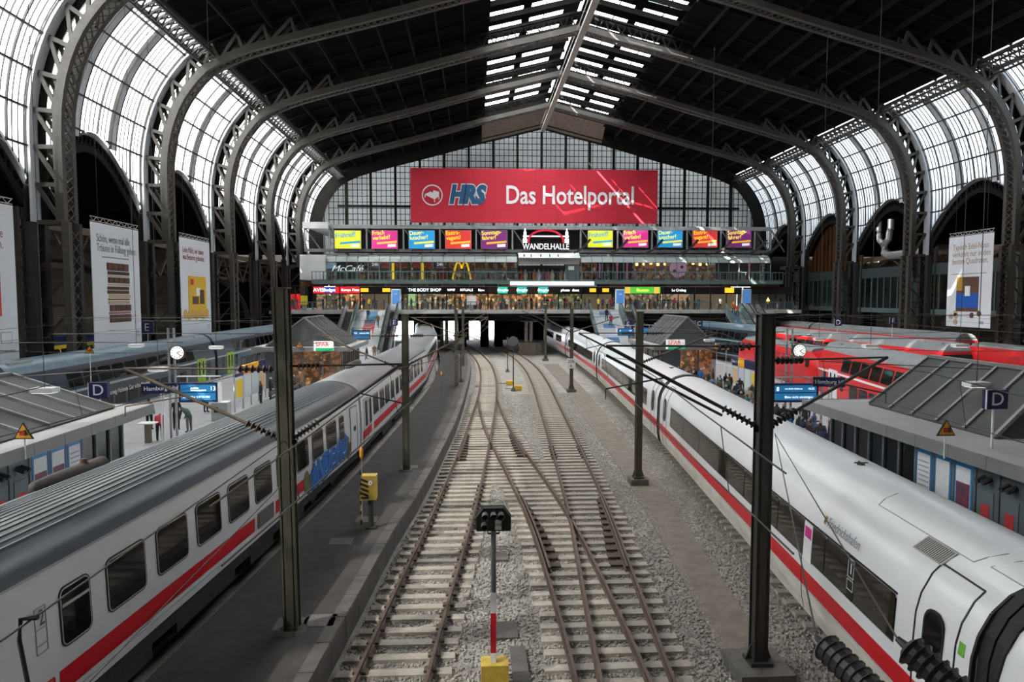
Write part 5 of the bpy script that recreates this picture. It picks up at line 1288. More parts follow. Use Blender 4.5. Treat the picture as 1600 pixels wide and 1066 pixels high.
stairs(922, 966, 'stairway with car pictures printed on the white steps', 83.2, pr_m, [(970, 990, 'escalator beside the stairway with car pictures')])
stairs(1134, 1155, 'narrow stairway with blue and red print down to the outer platform', 84, lambda f: (.10,.30,.45) if f < .3 else (.10,.09,.2) if f < .5 else (.5,.14,.08) if f < .75 else None, [(1158, 1171, 'escalator with bright balustrade beside the narrow stairway'), (1173, 1187, 'outer escalator east of the narrow stairway')])
# ---------------------------------------------------------------- catenary masts, wires, signals
M_mast = mat('olive mast paint', (.105,.10,.075), .55, .1, .25, 3)
M_mastd = mat('dark mast paint', (.05,.048,.043), .55, .1, .25, 3)
M_ins = mat('brown insulator', (.06,.03,.02), .3); M_insd = mat('black insulator', (.022,.021,.02), .5)
M_tubeb = mat('brown cantilever tube', (.15,.115,.08), .6, .2, .3, 5)
def insulator(p, q, m, parent, r=.085, n=6, core=.03):
    p = Vector(p); q = Vector(q); L = (q-p).length; prof = [(core, 0)]
    for k in range(n):
        a = L*(k+.3)/n; prof += [(core*1.3, a), (r, a+L*.18/n), (r*.9, a+L*.32/n), (core*1.3, a+L*.5/n)]
    prof.append((core, L)); b = MB(); b.lathe(prof, p, q-p, 12); return b.build('insulator', m, parent)
def mast(x, y, zb, zt, label, wd=.28, foot=None, m=None, lean=0.0):
    t = thing('catenary_mast', label, 'mast', (x, y, zb)); m = m or M_mast; h = zt-zb
    b = MB(); s_ = lean*h
    for sy in (-1, 1):
        b.add([(-wd/2, sy*wd/2-.012*sy-.012, 0), (wd/2, sy*wd/2-.012*sy-.012, 0), (wd/2, sy*wd/2-.012*sy+.012, 0), (-wd/2, sy*wd/2-.012*sy+.012, 0), (-wd/2+s_, sy*wd/2-.012*sy-.012, h), (wd/2+s_, sy*wd/2-.012*sy-.012, h), (wd/2+s_, sy*wd/2-.012*sy+.012, h), (-wd/2+s_, sy*wd/2-.012*sy+.012, h)], [(3,2,1,0),(4,5,6,7),(0,1,5,4),(1,2,6,5),(2,3,7,6),(3,0,4,7)])
    for sx in (-1, 1):
        c = sx*wd*.32; b.add([(c-.012,-wd/2,0),(c+.012,-wd/2,0),(c+.012,wd/2,0),(c-.012,wd/2,0),(c-.012+s_,-wd/2,h),(c+.012+s_,-wd/2,h),(c+.012+s_,wd/2,h),(c-.012+s_,wd/2,h)], [(3,2,1,0),(4,5,6,7),(0,1,5,4),(1,2,6,5),(2,3,7,6),(3,0,4,7)])
    b.build('shaft', m, t)
    b = MB(); b.box(-wd/2-.02+s_, wd/2+.02+s_, -wd/2-.02, wd/2+.02, h, h+.03); b.build('cap_plate', m, t)
    if foot:
        b = MB(); b.box(-foot/2, foot/2, -foot/2, foot/2, -.25, .26); b.build('footing', mat('footing concrete', (.13,.12,.11), .9, 0, .3, 4), t)
        b = MB(); b.box(-wd*.8, wd*.8, -wd*.8, wd*.8, .26, .34)
        for sx in (-1, 1): b.prism([(sx*wd*.5,-.02,.34),(sx*wd*.95,-.02,.34),(sx*wd*.5,-.02,.7)], (0,.04,0))
        b.build('base_plate', m, t)
    else:
        b = MB(); b.tube((0,0,0),(0,0,.05),.33,.28,14); b.build('collar', mat('asphalt collar', (.10,.095,.09), .9), t)
    return t
def cantilever(t, tgt, zlo, zhi, m=None, mi=None, tie=True, double=False):
    """registration tube, tie and steady arm from mast t to the point above a track"""
    m = m or M_tubeb; mi = mi or M_ins; o = t.location; T = Vector((tgt[0], tgt[1], zhi))-o; B = Vector((0,0,zlo-o.z)); H = Vector((0,0,zhi-o.z)); d = (T-B)
    n0 = B+d*.05; n1 = B+d*.26
    b = MB(); b.tube(B, n0, .03, n=8); b.tube(n1, T, .038, n=8)
    if double: b.tube(n1+Vector((0,0,-.16)), T+Vector((0,0,-.2)), .03, n=8)
    b.build('cantilever_tube', m, t); insulator(n0, n1, mi, t, .09, 7)
    if tie:
        e = T-H; b = MB(); b.tube(H, H+e*.08, .025, n=8); b.tube(H+e*.3, T, .022, n=8); b.build('top_tie', m, t); insulator(H+e*.08, H+e*.3, mi, t, .09, 6)
    s0 = B+d*.62; s1 = Vector((T.x-.0, T.y, s0.z-.25)); b = MB(); b.tube(s0, s1, .018, n=6); b.tube(s1, s1+Vector((0,0,-.22)), .012, n=6); b.build('steady_arm', m, t)
    b = MB(); b.tube(B+Vector((-.18,0,0)), B+Vector((.18,0,0)), .05, n=8); b.build('clamp', m, t)
mL = mast(-4.09, 15.05, PZ, 8.0, 'olive catenary mast on the asphalt platform opposite the intercity windows', .31, lean=-.012)
cantilever(mL, (cIC(15.5)+.1, 15.5), 4.65, 6.25); cantilever(mL, (-1.65, 15.4), 4.65, 6.32, M_mastd)
m2 = mast(-2.97, 29.2, PZ, 7.1, 'olive catenary mast on the asphalt platform near the striped cabinet', .28)
cantilever(m2, (cIC(29.2)+.2, 29.3), 4.7, 6.2); cantilever(m2, (cT1(29.5)+.1, 29.5), 4.9, 6.2)
m3 = mast(-1.57, 56.7, PZ, 6.85, 'olive catenary mast where the asphalt platform bends', .28); cantilever(m3, (cT1(57), 57), 4.8, 6.2); cantilever(m3, (cIC(57)+.2, 57), 4.8, 6.2)
m4 = mast(-1.3, 74, PZ, 6.85, 'catenary mast near the far end of the asphalt platform', .28); cantilever(m4, (cT1(74.3), 74.3), 4.8, 6.2)
mR = mast(6.01, 13.83, GZ-.05, 7.45, 'dark catenary mast on concrete footing beside the Friedrichshafen coach', .30, 1.15, M_mastd)
cantilever(mR, (2.75, 14.2), 5.05, 6.8, M_mastd, M_insd, double=True); cantilever(mR, (9.05, 14.5), 5.05, 6.5, M_mastd, M_insd)
m5 = mast(7.01, 28.75, GZ-.05, 7.2, 'olive catenary mast on small footing along the cinder path', .27, .75)
cantilever(m5, (cT3(29), 29), 5.0, 6.3, M_mastd, M_insd); cantilever(m5, (cT4(29), 29), 5.0, 6.3, M_mastd, M_insd)
m6 = mast(8.2, 57.6, GZ-.05, 6.9, 'olive catenary mast carrying the white kilometre plate', .27, .75)
cantilever(m6, (cT3(58), 58), 4.9, 6.2, M_mastd, M_insd); cantilever(m6, (cT4(58), 58), 4.9, 6.2, M_mastd, M_insd)
m7 = mast(9.0, 86.8, GZ-.05, 6.95, 'catenary mast next to the stone plinth', .27, .75); cantilever(m7, (cT3(87), 87), 4.9, 6.2, M_mastd, M_insd)
kp = thing('kilometre_plate', 'white plate numbered 206 over 6 on the catenary mast', 'sign', (8.12, 57.25, at_y(899, 568, 57.3).z))
b = MB(); b.box(-.36,.36,-.02,.02,-.42,.42); b.build('plate', M_white, kp); text('206', 'lettering', M_black, kp, (0,-.025,.17), FACE_Y, .40); text('6', 'lettering', M_black, kp, (0,-.025,-.2), FACE_Y, .38)
# wires along the tracks
def wires(c, y0, y1, zc, zm, label, sup, r=.010):
    t = thing('overhead_wire', label, 'wire'); ys = np.arange(y0, y1+.1, 3.0); b = MB(); b.path([(c(y)+.15*math.sin(y*.11), y, zc) for y in ys], r, 5); b.build('contact_wire', M_wire, t)
    def zz(y):
        k = max([s_ for s_ in sup if s_ <= y], default=sup[0]-30); n_ = min([s_ for s_ in sup if s_ > y], default=sup[-1]+30); f = (y-k)/(n_-k); return zm-.75*4*f*(1-f)*.5
    b = MB(); b.path([(c(y), y, zz(y)) for y in ys], r, 5); b.build('messenger_wire', M_wire, t)
    for y in np.arange(y0+2, y1, 6.0):
        b = MB(); b.tube((c(y)+.15*math.sin(y*.11), y, zc), (c(y), y, zz(y)), .006, n=4, caps=False); b.build('dropper', M_wire, t)
wires(cT1, 6, 91.5, 5.45, 6.3, 'catenary wires above the track by the narrow platform', [15.4, 29.5, 57, 74.3])
wires(cT3, 6, 91.5, 5.45, 6.5, 'catenary wires above the track by the cinder path', [14.2, 29, 58, 87])
wires(cIC, 6, 91.5, 5.45, 6.25, 'catenary wires above the intercity train', [15.5, 29.3, 57])
wires(cT4, 4, 91.5, 5.45, 6.4, 'catenary wires above the high-speed train', [14.5, 29, 58, 87])
wires(cGR, 6, 91.5, 5.6, 6.6, 'catenary wires above the dark teal train', [20, 50, 80])
wires(cRD, 6, 91.5, 5.6, 6.6, 'catenary wires above the red double-deck train', [20, 50, 80])
wires(cR2, 6, 91.5, 5.6, 6.6, 'catenary wires above the eastern teal and red trains', [20, 50, 80])
wires(cR3, 6, 91.5, 5.6, 6.6, 'catenary wires above the train beside the east columns', [20, 50, 80])
def line(name, label, pts, r=.012, cat='wire', m=None):
    b = MB(); b.path(pts, r, 6); return tag(b.build(name, m or M_wire), label, cat)
# cross spans between the platform posts on either side
for k, (Y, z) in enumerate(((20, 5.9), (34.5, 5.6), (50, 5.7), (66, 5.9), (80, 6.0))):
    n = 9; x0, x1 = cGR(Y)-4.5, cIC(Y)-1
    line('span_wire', ['sagging cross wire above the west kiosk roof', 'cross wire above the west platform clock', 'cross wire above the west notice boards', 'cross wire above the west snack kiosk', 'cross wire before the west stairs'][k], [(x0+(x1-x0)*j/n, Y, z-.5*math.sin(math.pi*j/n)) for j in range(n+1)], .014)
    x0, x1 = cT4(Y)+.8, cR3(Y)
    line('span_wire', ['sagging cross wire above the east kiosk roof', 'cross wire above the east platform clock', 'cross wire above the east notice boards', 'cross wire above the east snack kiosk', 'cross wire before the east stairs'][k], [(x0+(x1-x0)*j/n, Y, z-.6*math.sin(math.pi*j/n)) for j in range(n+1)], .014)
# guy wires and strain insulators close to the viewer's bridge
p = at_y(0, 1003, 6.2); line('guy_wire', 'guy wire running from the platform mast down beside the coach door', [tuple(p), (-4.15, 14.9, 4.7)], .011)
p = at_y(32, 968, 6.6); q1 = at_y(30, 1000, 6.5); q2 = at_y(45, 1075, 6.3); line('cable_hose', 'black cable hose hanging from the guy wire by the coach class number', [tuple(p+Vector((.16,0,.02))), tuple(p), tuple(q1), tuple(q2)], [.03,.024,.02,.02], 'cable', M_rubber)
p = at_y(300, 1066, 8.0); line('guy_wire', 'lower guy wire along the red stripe of the graffiti coach', [tuple(at_y(140, 1066, 8.2)), (-4.05, 14.9, 3.9)], .008)
for (a, c_, lb, r) in (((1288, 1008), (1372, 1090), 'large black ribbed insulator above the gravel by the mast footing', .11), ((1418, 1012), (1530, 1110), 'large black ribbed insulator in front of the oval door window', .125)):
    Y = 4.4; pa = at_y(*a, Y+.25); pb = at_y(*c_, Y-.2); t = thing('strain_insulator', lb, 'insulator', pa); d = pb-pa
    insulator((0,0,0), d, M_insd, t, r, 8, .075); b = MB(); b.tube(d*-.16, (0,0,0), .022, .035, 8); b.build('end_fitting', M_insd, t)
    b = MB(); tip = Vector((6.2, 13.7, 5.0))-pa; b.tube(d*-.16, tip, .008, n=5); b.build('wire', M_wire, t)
    b = MB(); b.tube(d, d+(pb-pa).normalized()*1.6, .03, n=8); b.build('anchor_rod', M_insd, t)
# dwarf signal between the tracks
sx, sy = .36, 13.6; sg = thing('dwarf_signal', 'black five-lamp shunting signal on a tall pole with red and white plate', 'signal', (sx, sy, GZ))
b = MB(); b.tube((0,0,.2),(0,0,3.35),.055,n=12); b.build('pole', mat('signal pole grey', (.17,.18,.18), .5, .2), sg)
zc = at_y(770, 811, sy).z-GZ; b = MB(); w_, h_ = .345, .235
poly = [(-w_,0,-h_),(w_,0,-h_),(w_,0,.05),(w_-.14,0,h_),(-w_+.14,0,h_),(-w_,0,.05)]
b.prism([Vector(q)+Vector((0,-.06,zc)) for q in poly], (0,.22,0)); b.build('head', M_black, sg)
b = MB(); b.prism([Vector((q[0]*1.05, .1, q[2]*1.05+zc)) for q in poly], (0,.03,0)); b.build('back_board', mat('head grey', (.10,.10,.10), .5), sg)
for (dx, dz) in ((-.17,.11),(.0,.11),(.15,.11),(-.19,-.10),):
    b = MB(); b.tube((dx,-.06,zc+dz),(dx,-.22,zc+dz-.02),.065,.07,10,False); b.tube((dx,-.065,zc+dz),(dx,-.075,zc+dz),.055,n=10); b.build('lamp_hood', mat('hood grey', (.13,.13,.13), .5), sg)
b = MB(); b.box(.03,.16,-.085,-.065,zc-.2,zc+.0); b.build('number_plate', M_white, sg); text('1N3', 'lettering', M_black, sg, (.095,-.09,zc-.1), FACE_Y, .075)
b = MB(); b.bar((-.12,0,zc-.3),(.12,0,zc-.3),.03); b.bar((-.12,0,zc-.3),(-.12,0,zc-.2),.02); b.bar((.12,0,zc-.3),(.12,0,zc-.2),.02); b.build('bracket', M_rust, sg)
zz = [at_y(770, v, sy).z-GZ for v in (925, 956, 1018, 1048)]
for k, m_ in enumerate((M_white, M_red, M_white)): b = MB(); b.box(-.065,.05,-.075,-.06,zz[k+1],zz[k]); b.build('marker_plate', m_, sg)
b = MB(); b.box(-.26,.30,-.2,.2,0,.52); b.build('base_box', mat('signal yellow', (.55,.38,.05), .6, 0, .25, 5), sg)
b = MB(); b.box(-.3,.3,-.3,.3,-.1,.02); b.build('footing', M_kerb, sg)
for (u, v, w_, l_) in ((790, 985, .55, .8), (783, 870, .4, .6), (812, 1040, .35, 1.6)):
    p = at_z(u, v, GZ); b = MB(); b.box(-w_/2, w_/2, -l_/2, l_/2, -.08, .02); t = b.build('cable_cover', M_kerb, None, (p.x, p.y, GZ)); tag(t, {790: 'square concrete cable cover in the gravel behind the signal pole', 783: 'small worn cable cover in the gravel beyond the signal head', 812: 'long concrete trough lid beside the signal base'}[u], 'cover')
# striped cabinet on the narrow platform
p = at_z(577, 825, PZ); t = thing('striped_cabinet', 'yellow and black striped control cabinet on a post, asphalt platform', 'cabinet', (p.x, p.y, PZ))
zt, zb_ = at_y(577, 742, p.y).z-PZ, at_y(577, 778, p.y).z-PZ
M_cab = mat('cabinet yellow', (.50,.36,.07), .6, 0, .2, 6); b = MB(); b.box(-.22,.26,-.18,.18,zb_-.03,zt); b.build('box', M_cab, t)
for k in range(5):
    z0 = zb_+.02+k*.15; b = MB(); b.prism([(-.22,-.19,z0),(.02,-.19,z0-.1 if z0 > zb_+.1 else z0),(.02,-.19,z0-.03 if z0 > zb_+.1 else z0+.06),(-.22,-.19,z0+.07)], (0,.012,0)); b.build('stripe', M_black, t)
b = MB(); b.tube((.08,-.2,zt-.22),(.08,-.18,zt-.22),.07,n=14); dl = b.build('dial', M_white, t); b = MB(); b.bar((.08,-.205,zt-.25),(.08,-.205,zt-.19),.015); b.build('arrow', M_black, dl)
b = MB(); b.tube((.06,0,.03),(.06,0,zb_),.09,n=10); b.build('post', M_mastd, t); b = MB(); b.box(-.26,-.2,-.12,0,0,zb_+.3); b.build('striped_rail', M_cab, t)
for k in range(6): b = MB(); b.box(-.262,-.198,-.122,-.118,.15+k*.32,.28+k*.32); b.build('stripe', M_black, t)
b = MB(); b.box(-.1,.22,-.16,.16,0,.05); b.build('base_plate', M_mastd, t)
for (u, v0, v1, lb) in ((574, 735, 698, 'thin rod with yellow tip standing beside the striped cabinet'), (690, 617, 580, 'thin rod with yellow tip on the platform near the second coach')):
    p = at_z(u, v0, PZ) if u > 600 else at_z(575, 822, PZ)+Vector((-.12,-.35,0)); t = thing('marker_rod', lb, 'marker', (p.x, p.y, PZ)); h = at_y(u, v1, p.y).z-PZ
    b = MB(); b.tube((0,0,0),(0,0,h),.018,n=6); b.build('rod', M_steel, t); b = MB(); b.lathe([(.02,0),(.06,.08),(.06,.3),(.02,.4)], (0,0,h-.4), n=8); b.build('yellow_tip', mat('amber plastic', (.70,.33,.03), .5), t)
# small signals and point machines further down the tracks
for (u, v, zt_, lb, hd) in ((720, 597, 535, 'grey signal box on a dark pole near the platform bend', 1), (802, 611, 537, 'round backed signal on a slim pole between the tracks', 2), (793, 581, 527, 'slim white topped post between the curving tracks', 0)):
    p = at_z(u, v, GZ if u > 760 else PZ); t = thing('track_signal', lb, 'signal', (p.x, p.y, p.z)); h = at_y(u, zt_, p.y).z-p.z
    b = MB(); b.tube((0,0,0),(0,0,h),.05,n=8); b.build('pole', M_mastd, t)
    b = MB(); b.lathe([(.22,0),(.2,.1),(.06,.35)], (0,0,0), n=8); b.build('foot', M_mastd, t)
    b = MB()
    if hd == 1: b.box(-.3,.3,-.12,.12,h-.15,h+.35)
    elif hd == 2: b.tube((0,-.06,h+.2),(0,.06,h+.2),.42,n=18)
    else: b.box(-.1,.1,-.05,.05,h-.3,h)
    b.build('head', mat('signal grey', (.14,.145,.14), .5), t)
for (u, v) in ((797, 601), (809, 609)):
    p = at_z(u, v, GZ); t = thing('point_machine', 'yellow point machine beside the %s switch rail' % ('outer' if u < 800 else 'inner'), 'point machine', (p.x, p.y, GZ))
    b = MB(); b.box(-.35,.35,-.3,.3,0,.34); b.build('case', mat('machine yellow', (.72,.45,.02), .5), t); b = MB(); b.bar((-.35,.1,.1),(-1.1,.1,.1),.05); b.build('drive_rod', M_rust, t)
# ---------------------------------------------------------------- platform buildings, signs, banners
M_eave = mat('grey eave metal', (.36,.35,.345), .6, 0, .1, 1); M_slope = mat('grey roof glass panel', (.075,.078,.08), .7, 0, .12, 1.2, spec=.25); M_fas = mat('fascia zinc', (.20,.205,.205), .5, .1, .1, 2)
M_kwall = mat('slate blue panel', (.10,.125,.14), .5, 0, .1, 2); M_kglass = pane_mat('kiosk glass', .45, .03, .1, (.75,.82,.85), .6, .15); M_blueF = mat('poster frame blue', (.03,.22,.50), .4)
M_navy = mat('sign navy', (.010,.016,.085), .4); M_poster = mat('white poster', (.72,.73,.75), .6, 0, .1, 8)
def kiosk(label, x0, x1, y0, y1, face, zs=4.0, zr=5.2, panels=(), glow=None, sin=.1, sy=None):
    """face = +1: the visible front looks toward +x, -1: toward -x"""
    t = thing('platform_kiosk', label, 'kiosk'); d = .75
    b = MB(); b.box(x0-d, x1+d, y0-d, y1+d, zs-.06, zs); b.build('eave_roof', M_eave, t)
    n = int((y1-y0+2*d)/1.25)
    xf = x1+d if face > 0 else x0-d
    for k in range(n):
        a = y0-d+(y1-y0+2*d)*k/n+.008; c = y0-d+(y1-y0+2*d)*(k+1)/n-.008; b = MB(); b.box(min(xf, xf+face*.05), max(xf, xf+face*.05), a, c, zs-.32, zs+.02); b.build('fascia_panel', M_fas, t)
    nx = int((x1-x0+2*d)/1.25)
    for (yy, s_) in ((y0-d, -1), (y1+d, 1)):
        for k in range(nx):
            a = x0-d+(x1-x0+2*d)*k/nx+.008; c = x0-d+(x1-x0+2*d)*(k+1)/nx-.008; b = MB(); b.box(a, c, min(yy, yy+s_*.05), max(yy, yy+s_*.05), zs-.32, zs+.02); b.build('fascia_panel', M_fas, t)
    xm = (x0+x1)/2; hw = (x1-x0)/2-sin; hr = zr-zs; ins = min(1.6, (y1-y0)*.3)
    full = (y0, y1)
    if sy: y0, y1 = sy
    for s_ in (-1, 1):
        e = xm+s_*hw; np_ = max(3, int((y1-y0)/1.15)); A0, A1 = Vector((e, y0+.2, zs)), Vector((e, y1-.2, zs)); B0, B1 = Vector((xm, y0+ins*.3, zr)), Vector((xm, y1-ins*.3, zr))
        for k in range(np_):
            f0, f1 = k/np_, (k+1)/np_; b = MB(); pts = [A0.lerp(A1, f0), A0.lerp(A1, f1), B0.lerp(B1, f1), B0.lerp(B1, f0)]; b.prism(pts, (0,0,.05)); b.build('roof_panel', M_slope, t)
        for k in range(np_+1):
            f = k/np_; b = MB(); b.bar(A0.lerp(A1, f)+Vector((0,0,.07)), B0.lerp(B1, f)+Vector((0,0,.07)), .10, .10); b.build('roof_rib', M_fas, t)
    for yy, yr in ((y0+.2, y0+ins*.3), (y1-.2, y1-ins*.3)):
        b = MB(); b.add([(xm-hw, yy, zs), (xm+hw, yy, zs), (xm, yr, zr)], [(0,1,2)]); b.build('gable', M_slope, t)
    b = MB(); b.bar((xm, y0+ins*.3, zr+.06), (xm, y1-ins*.3, zr+.06), .22, .1); b.build('ridge_cap', M_fas, t)
    y0, y1 = full
    # walls: posts, base, panels on the front; plain on the rest
    xw = x1 if face > 0 else x0
    b = MB(); b.box(x0+.3, x1-.3, y0+.3, y1-.3, PH, zs-.1); b.build('core', glow or mat('kiosk interior', (.05,.05,.05), .8), t)
    npost = int((y1-y0)/.78)
    for k in range(npost+1):
        y = y0+(y1-y0)*k/npost; b = MB(); b.box(xw-.06, xw+.06, y-.05, y+.05, PH, zs-.1); b.build('post', M_kwall, t)
        if k < npost:
            ya, yb = y+.05, y+(y1-y0)/npost-.05; kind = panels[k % len(panels)] if panels else 'g'
            b = MB()
            if kind == 'g':
                b.quad((xw, ya, PH+.1), (xw, yb, PH+.1), (xw, yb, zs-.1), (xw, ya, zs-.1)); b.build('pane', M_kglass, t)
            else:
                b.box(xw-.03, xw+.03, ya, yb, PH, zs-.1); pn = b.build('wall_panel', M_kwall, t)
                if kind in 'pqr':
                    f = MB(); f.box(min(xw, xw+face*.06), max(xw, xw+face*.06), ya+.02, yb-.02, 1.7, 3.45); fo = f.build('poster_frame', M_blueF, t)
                    f = MB(); f.box(min(xw+face*.06, xw+face*.07), max(xw+face*.06, xw+face*.07), ya+.08, yb-.08, 1.8, 3.32); po = f.build('poster', M_poster, fo)
                    if kind == 'q': f = MB(); f.box(min(xw+face*.07, xw+face*.075), max(xw+face*.07, xw+face*.075), ya+.1, yb-.1, 2.0, 2.9); f.build('poster_picture', mat('poster picture', (.30,.05,.06), .5, 0, 0, 5, col2=(.05,.05,.12)), fo)
                    if kind == 'p':
                        for j in range(9): f = MB(); f.box(min(xw+face*.07, xw+face*.075), max(xw+face*.07, xw+face*.075), ya+.12, yb-.12, 1.95+j*.14, 1.99+j*.14); f.build('poster_line', mat('print grey', (.35,.37,.40), .6), fo)
                if kind == 'd':
                    f = MB(); f.box(min(xw, xw+face*.05), max(xw, xw+face*.05), ya+.1, yb-.05, PH, 2.9); do = f.build('door', mat('door slate', (.12,.15,.165), .5), t)
                    f = MB(); f.box(min(xw+face*.05, xw+face*.06), max(xw+face*.05, xw+face*.06), ya+.22, yb-.2, 2.0, 2.55); f.build('red_notice', mat('notice red', (.55,.04,.04), .6), do)
                    for j in (0, .2): f = MB(); f.tube((xw+face*.05, ya+.2+j, 3.25), (xw+face*.28, ya+.2+j, 3.15), .07, n=8); f.build('spot_lamp', M_under, t)
    for yy in (y0, y1):
        nn = int((x1-x0)/1.2)
        for k in range(nn):
            a = x0+(x1-x0)*k/nn; b = MB()
            if glow and yy == y0 and k not in (0,):
                b.quad((a+.06, yy, PH+.1), (a+(x1-x0)/nn-.06, yy, PH+.1), (a+(x1-x0)/nn-.06, yy, zs-.1), (a+.06, yy, zs-.1)); b.build('pane', M_kglass, t)
                b = MB(); b.box(a-.05, a+.05, yy-.05, yy+.05, PH, zs-.1); b.build('post', M_kwall, t)
            else: b.box(a+.04, a+(x1-x0)/nn-.04, yy-.03, yy+.03, PH, zs-.1); b.build('wall_panel', M_kwall, t)
    return t
kW = kiosk('grey kiosk with ribbed glass roof beside the intercity train, blue framed posters', -19.0, -12.3, 11.0, 24.2, 1, panels='gggggggdddkqpgggg'.replace('k', 'q'))
kE = kiosk('grey kiosk with ribbed glass roof beside the Friedrichshafen coach, posters and notices', 13.0, 19.0, 13.6, 24.0, -1, zr=5.7, panels='ggddqrpggggg', sin=1.0, sy=(17.3, 23.6))
Wg = shopglow('kiosk glow', (1.0,.52,.18), 1.3, 4.5)
kW2 = kiosk('small snack kiosk with pitched roof and SPAR sign before the west stairs', -16.4, -10.4, 53.9, 61.5, 1, zr=6.2, panels='g', glow=Wg)
kE2 = kiosk('small snack kiosk with pitched roof and SPAR sign on the crowded platform', 15.0, 19.6, 54.3, 62, -1, zr=6.2, panels='gk', glow=Wg)
for (par, x, y, lb) in ((kW2, -11.6, 53.05, 0), (kE2, 15.9, 53.45, 0)):
    b = MB(); b.box(x-.75, x+.75, y-.12, y, 3.75, 4.5); b.build('sign_box', EM('spar white', (.8,.82,.8), .5), par); text('SPAR', 'sign_lettering', EM('spar red', (.6,.01,.02), .5), par, (x-.1, y-.14, 4.25), FACE_Y, .46, .01); b = MB(); b.box(x-.6, x+.75, y-.14, y-.12, 3.75, 3.98); b.build('green_band', EM('spar green', (.02,.35,.14), .7), par)
b = MB(); b.box(-22.5,-21.3, 47.4, 47.6, 3.2, 3.9)
# letter signs
def sign_d(x, y, z, ch, label, s=.7, pole=None):
    t = thing('section_sign', label, 'sign', (x, y, z)); b = MB(); b.box(-s/2, s/2, -.08, .08, -s*.44, s*.44); b.build('panel', M_navy, t); text(ch, 'lettering', M_white, t, (0,-.085,0), FACE_Y, s*.86, .004)
    b = MB(); b.box(-s/2-.02,-s/2,-.09,-.05,-s*.44,s*.44); b.build('edge_trim', M_white, t)
    if pole is not None: b = MB(); b.tube((0,.05,-s*.4),(0,.05,pole-z),.03,n=8) if pole < z else b.tube((0,0,s*.4),(0,0,pole-z),.02,n=8); b.build('pole', M_white, t)
    return t
p = at_y(155, 610, 25.4); sign_d(p.x, 25.4, p.z, 'D', 'navy square sign with white letter D above the west kiosk', .66, PH)
p = at_y(1555, 624, 16.4); sign_d(p.x, 16.4, p.z, 'D', 'navy square sign with white letter D above the east kiosk', .55, 4.0)
p = at_y(616, 509, 84); sign_d(-9.6, 82, 4.9, 'E', 'navy sign with letter E by the west stairs', .9, PH)
p = at_y(981, 507, 80); sign_d(p.x, 80, p.z, 'E', 'navy sign with letter E by the car picture stairs', .9, PH)
p = at_y(1092, 506, 75); sign_d(p.x, 75, p.z, 'C', 'navy sign with letter C above the eastern teal train', .8, PH)
p = at_y(1309, 504, 68); sign_d(p.x, 68, p.z, 'D', 'navy sign with letter D above the far red train', .8, PH)
p = at_y(1395, 501, 64); sign_d(p.x, 64, p.z, 'E', 'navy sign with letter E near the chocolate banner', .7, PH)
p = at_y(230, 512, 56); sign_d(p.x, 56, p.z, 'E', 'navy sign with letter E between the two hanging banners', 1.0, PH)
def name_sign(x, y, z, label, rz, pole):
    t = thing('station_sign', label, 'sign', (x, y, z), rz); b = MB(); b.box(-.75,.75,-.06,.06,-.24,.24); b.build('panel', M_navy, t); text('Hamburg Hbf', 'lettering', M_white, t, (.08,-.065,0), FACE_Y, .27, .003, bold=.004)
    b = MB(); b.box(-.75,-.6,-.065,-.06,-.22,.22); b.build('dark_square', M_black, t)
    for d in (-.06, .06): b = MB(); b.tube((d+.1,.1,PH-z),(d+.1,.1,.2),.035,n=8); b.build('pole', M_white, t)
p = at_y(249, 607, 33); name_sign(p.x, 33, p.z, 'navy Hamburg Hbf sign on white pole beside the teal train', R(14), 1)
p = at_y(1295, 597, 33); name_sign(p.x, 33, p.z, 'navy Hamburg Hbf sign on white pole beside the red coach', R(-14), 1)
for (u, v, Y, lb) in ((448, 547, 58, 'small navy station sign beside the west SPAR kiosk'), (1077, 540, 56, 'small navy station sign beside the east SPAR kiosk')):
    p = at_y(u, v, Y); t = thing('station_sign', lb, 'sign', (p.x, Y, p.z)); b = MB(); b.box(-.55,.55,-.05,.05,-.28,.28); b.build('panel', M_navy, t); text('Hbf', 'lettering', M_white, t, (0,-.055,0), FACE_Y, .36); b = MB(); b.tube((.1,.08,PH-p.z),(.1,.08,.2),.05,n=8); b.build('pole', M_white, t)
def clock_post(u, v, Y, label, up):
    p = at_y(u, v, Y); px = p.x+up; t = thing('platform_clock', label, 'clock', (px, Y, PH)); h = p.z-PH
    for d in (-.14, .14): b = MB(); b.tube((d,.1,0),(d,.1,h+1.2),.06,n=8); b.build('post', M_steel, t)
    b = MB(); b.bar((0,.1,h-.02),(-up,.1,h-.02),.05); b.build('arm', M_steel, t)
    b = MB(); b.tube((-up,-.1,h),(-up,.1,h),.36,n=28); b.build('case', M_black, t); b = MB(); b.tube((-up,-.115,h),(-up,-.1,h),.32,n=28); f = b.build('dial', EM('dial white', (.85,.85,.8), .9), t)
    for k in range(12):
        a = k*math.pi/6; b = MB(); b.bar((-up+.22*math.sin(a),-.12,h+.22*math.cos(a)),(-up+.29*math.sin(a),-.12,h+.29*math.cos(a)),.03,.006,up=(0,1,0)); b.build('hour_mark', M_black, f)
    for a, L in ((R(68), .18), (R(132), .27)): b = MB(); b.bar((-up,-.125,h),(-up+L*math.sin(a),-.125,h+L*math.cos(a)),.035,.006,up=(0,1,0)); b.build('hand', M_black, f)
    return t
clock_post(278, 551, 34.5, 'round station clock on steel posts above the west platform', -.35); clock_post(1248, 548, 34.5, 'round station clock on steel post beside the red locomotive', -.45)
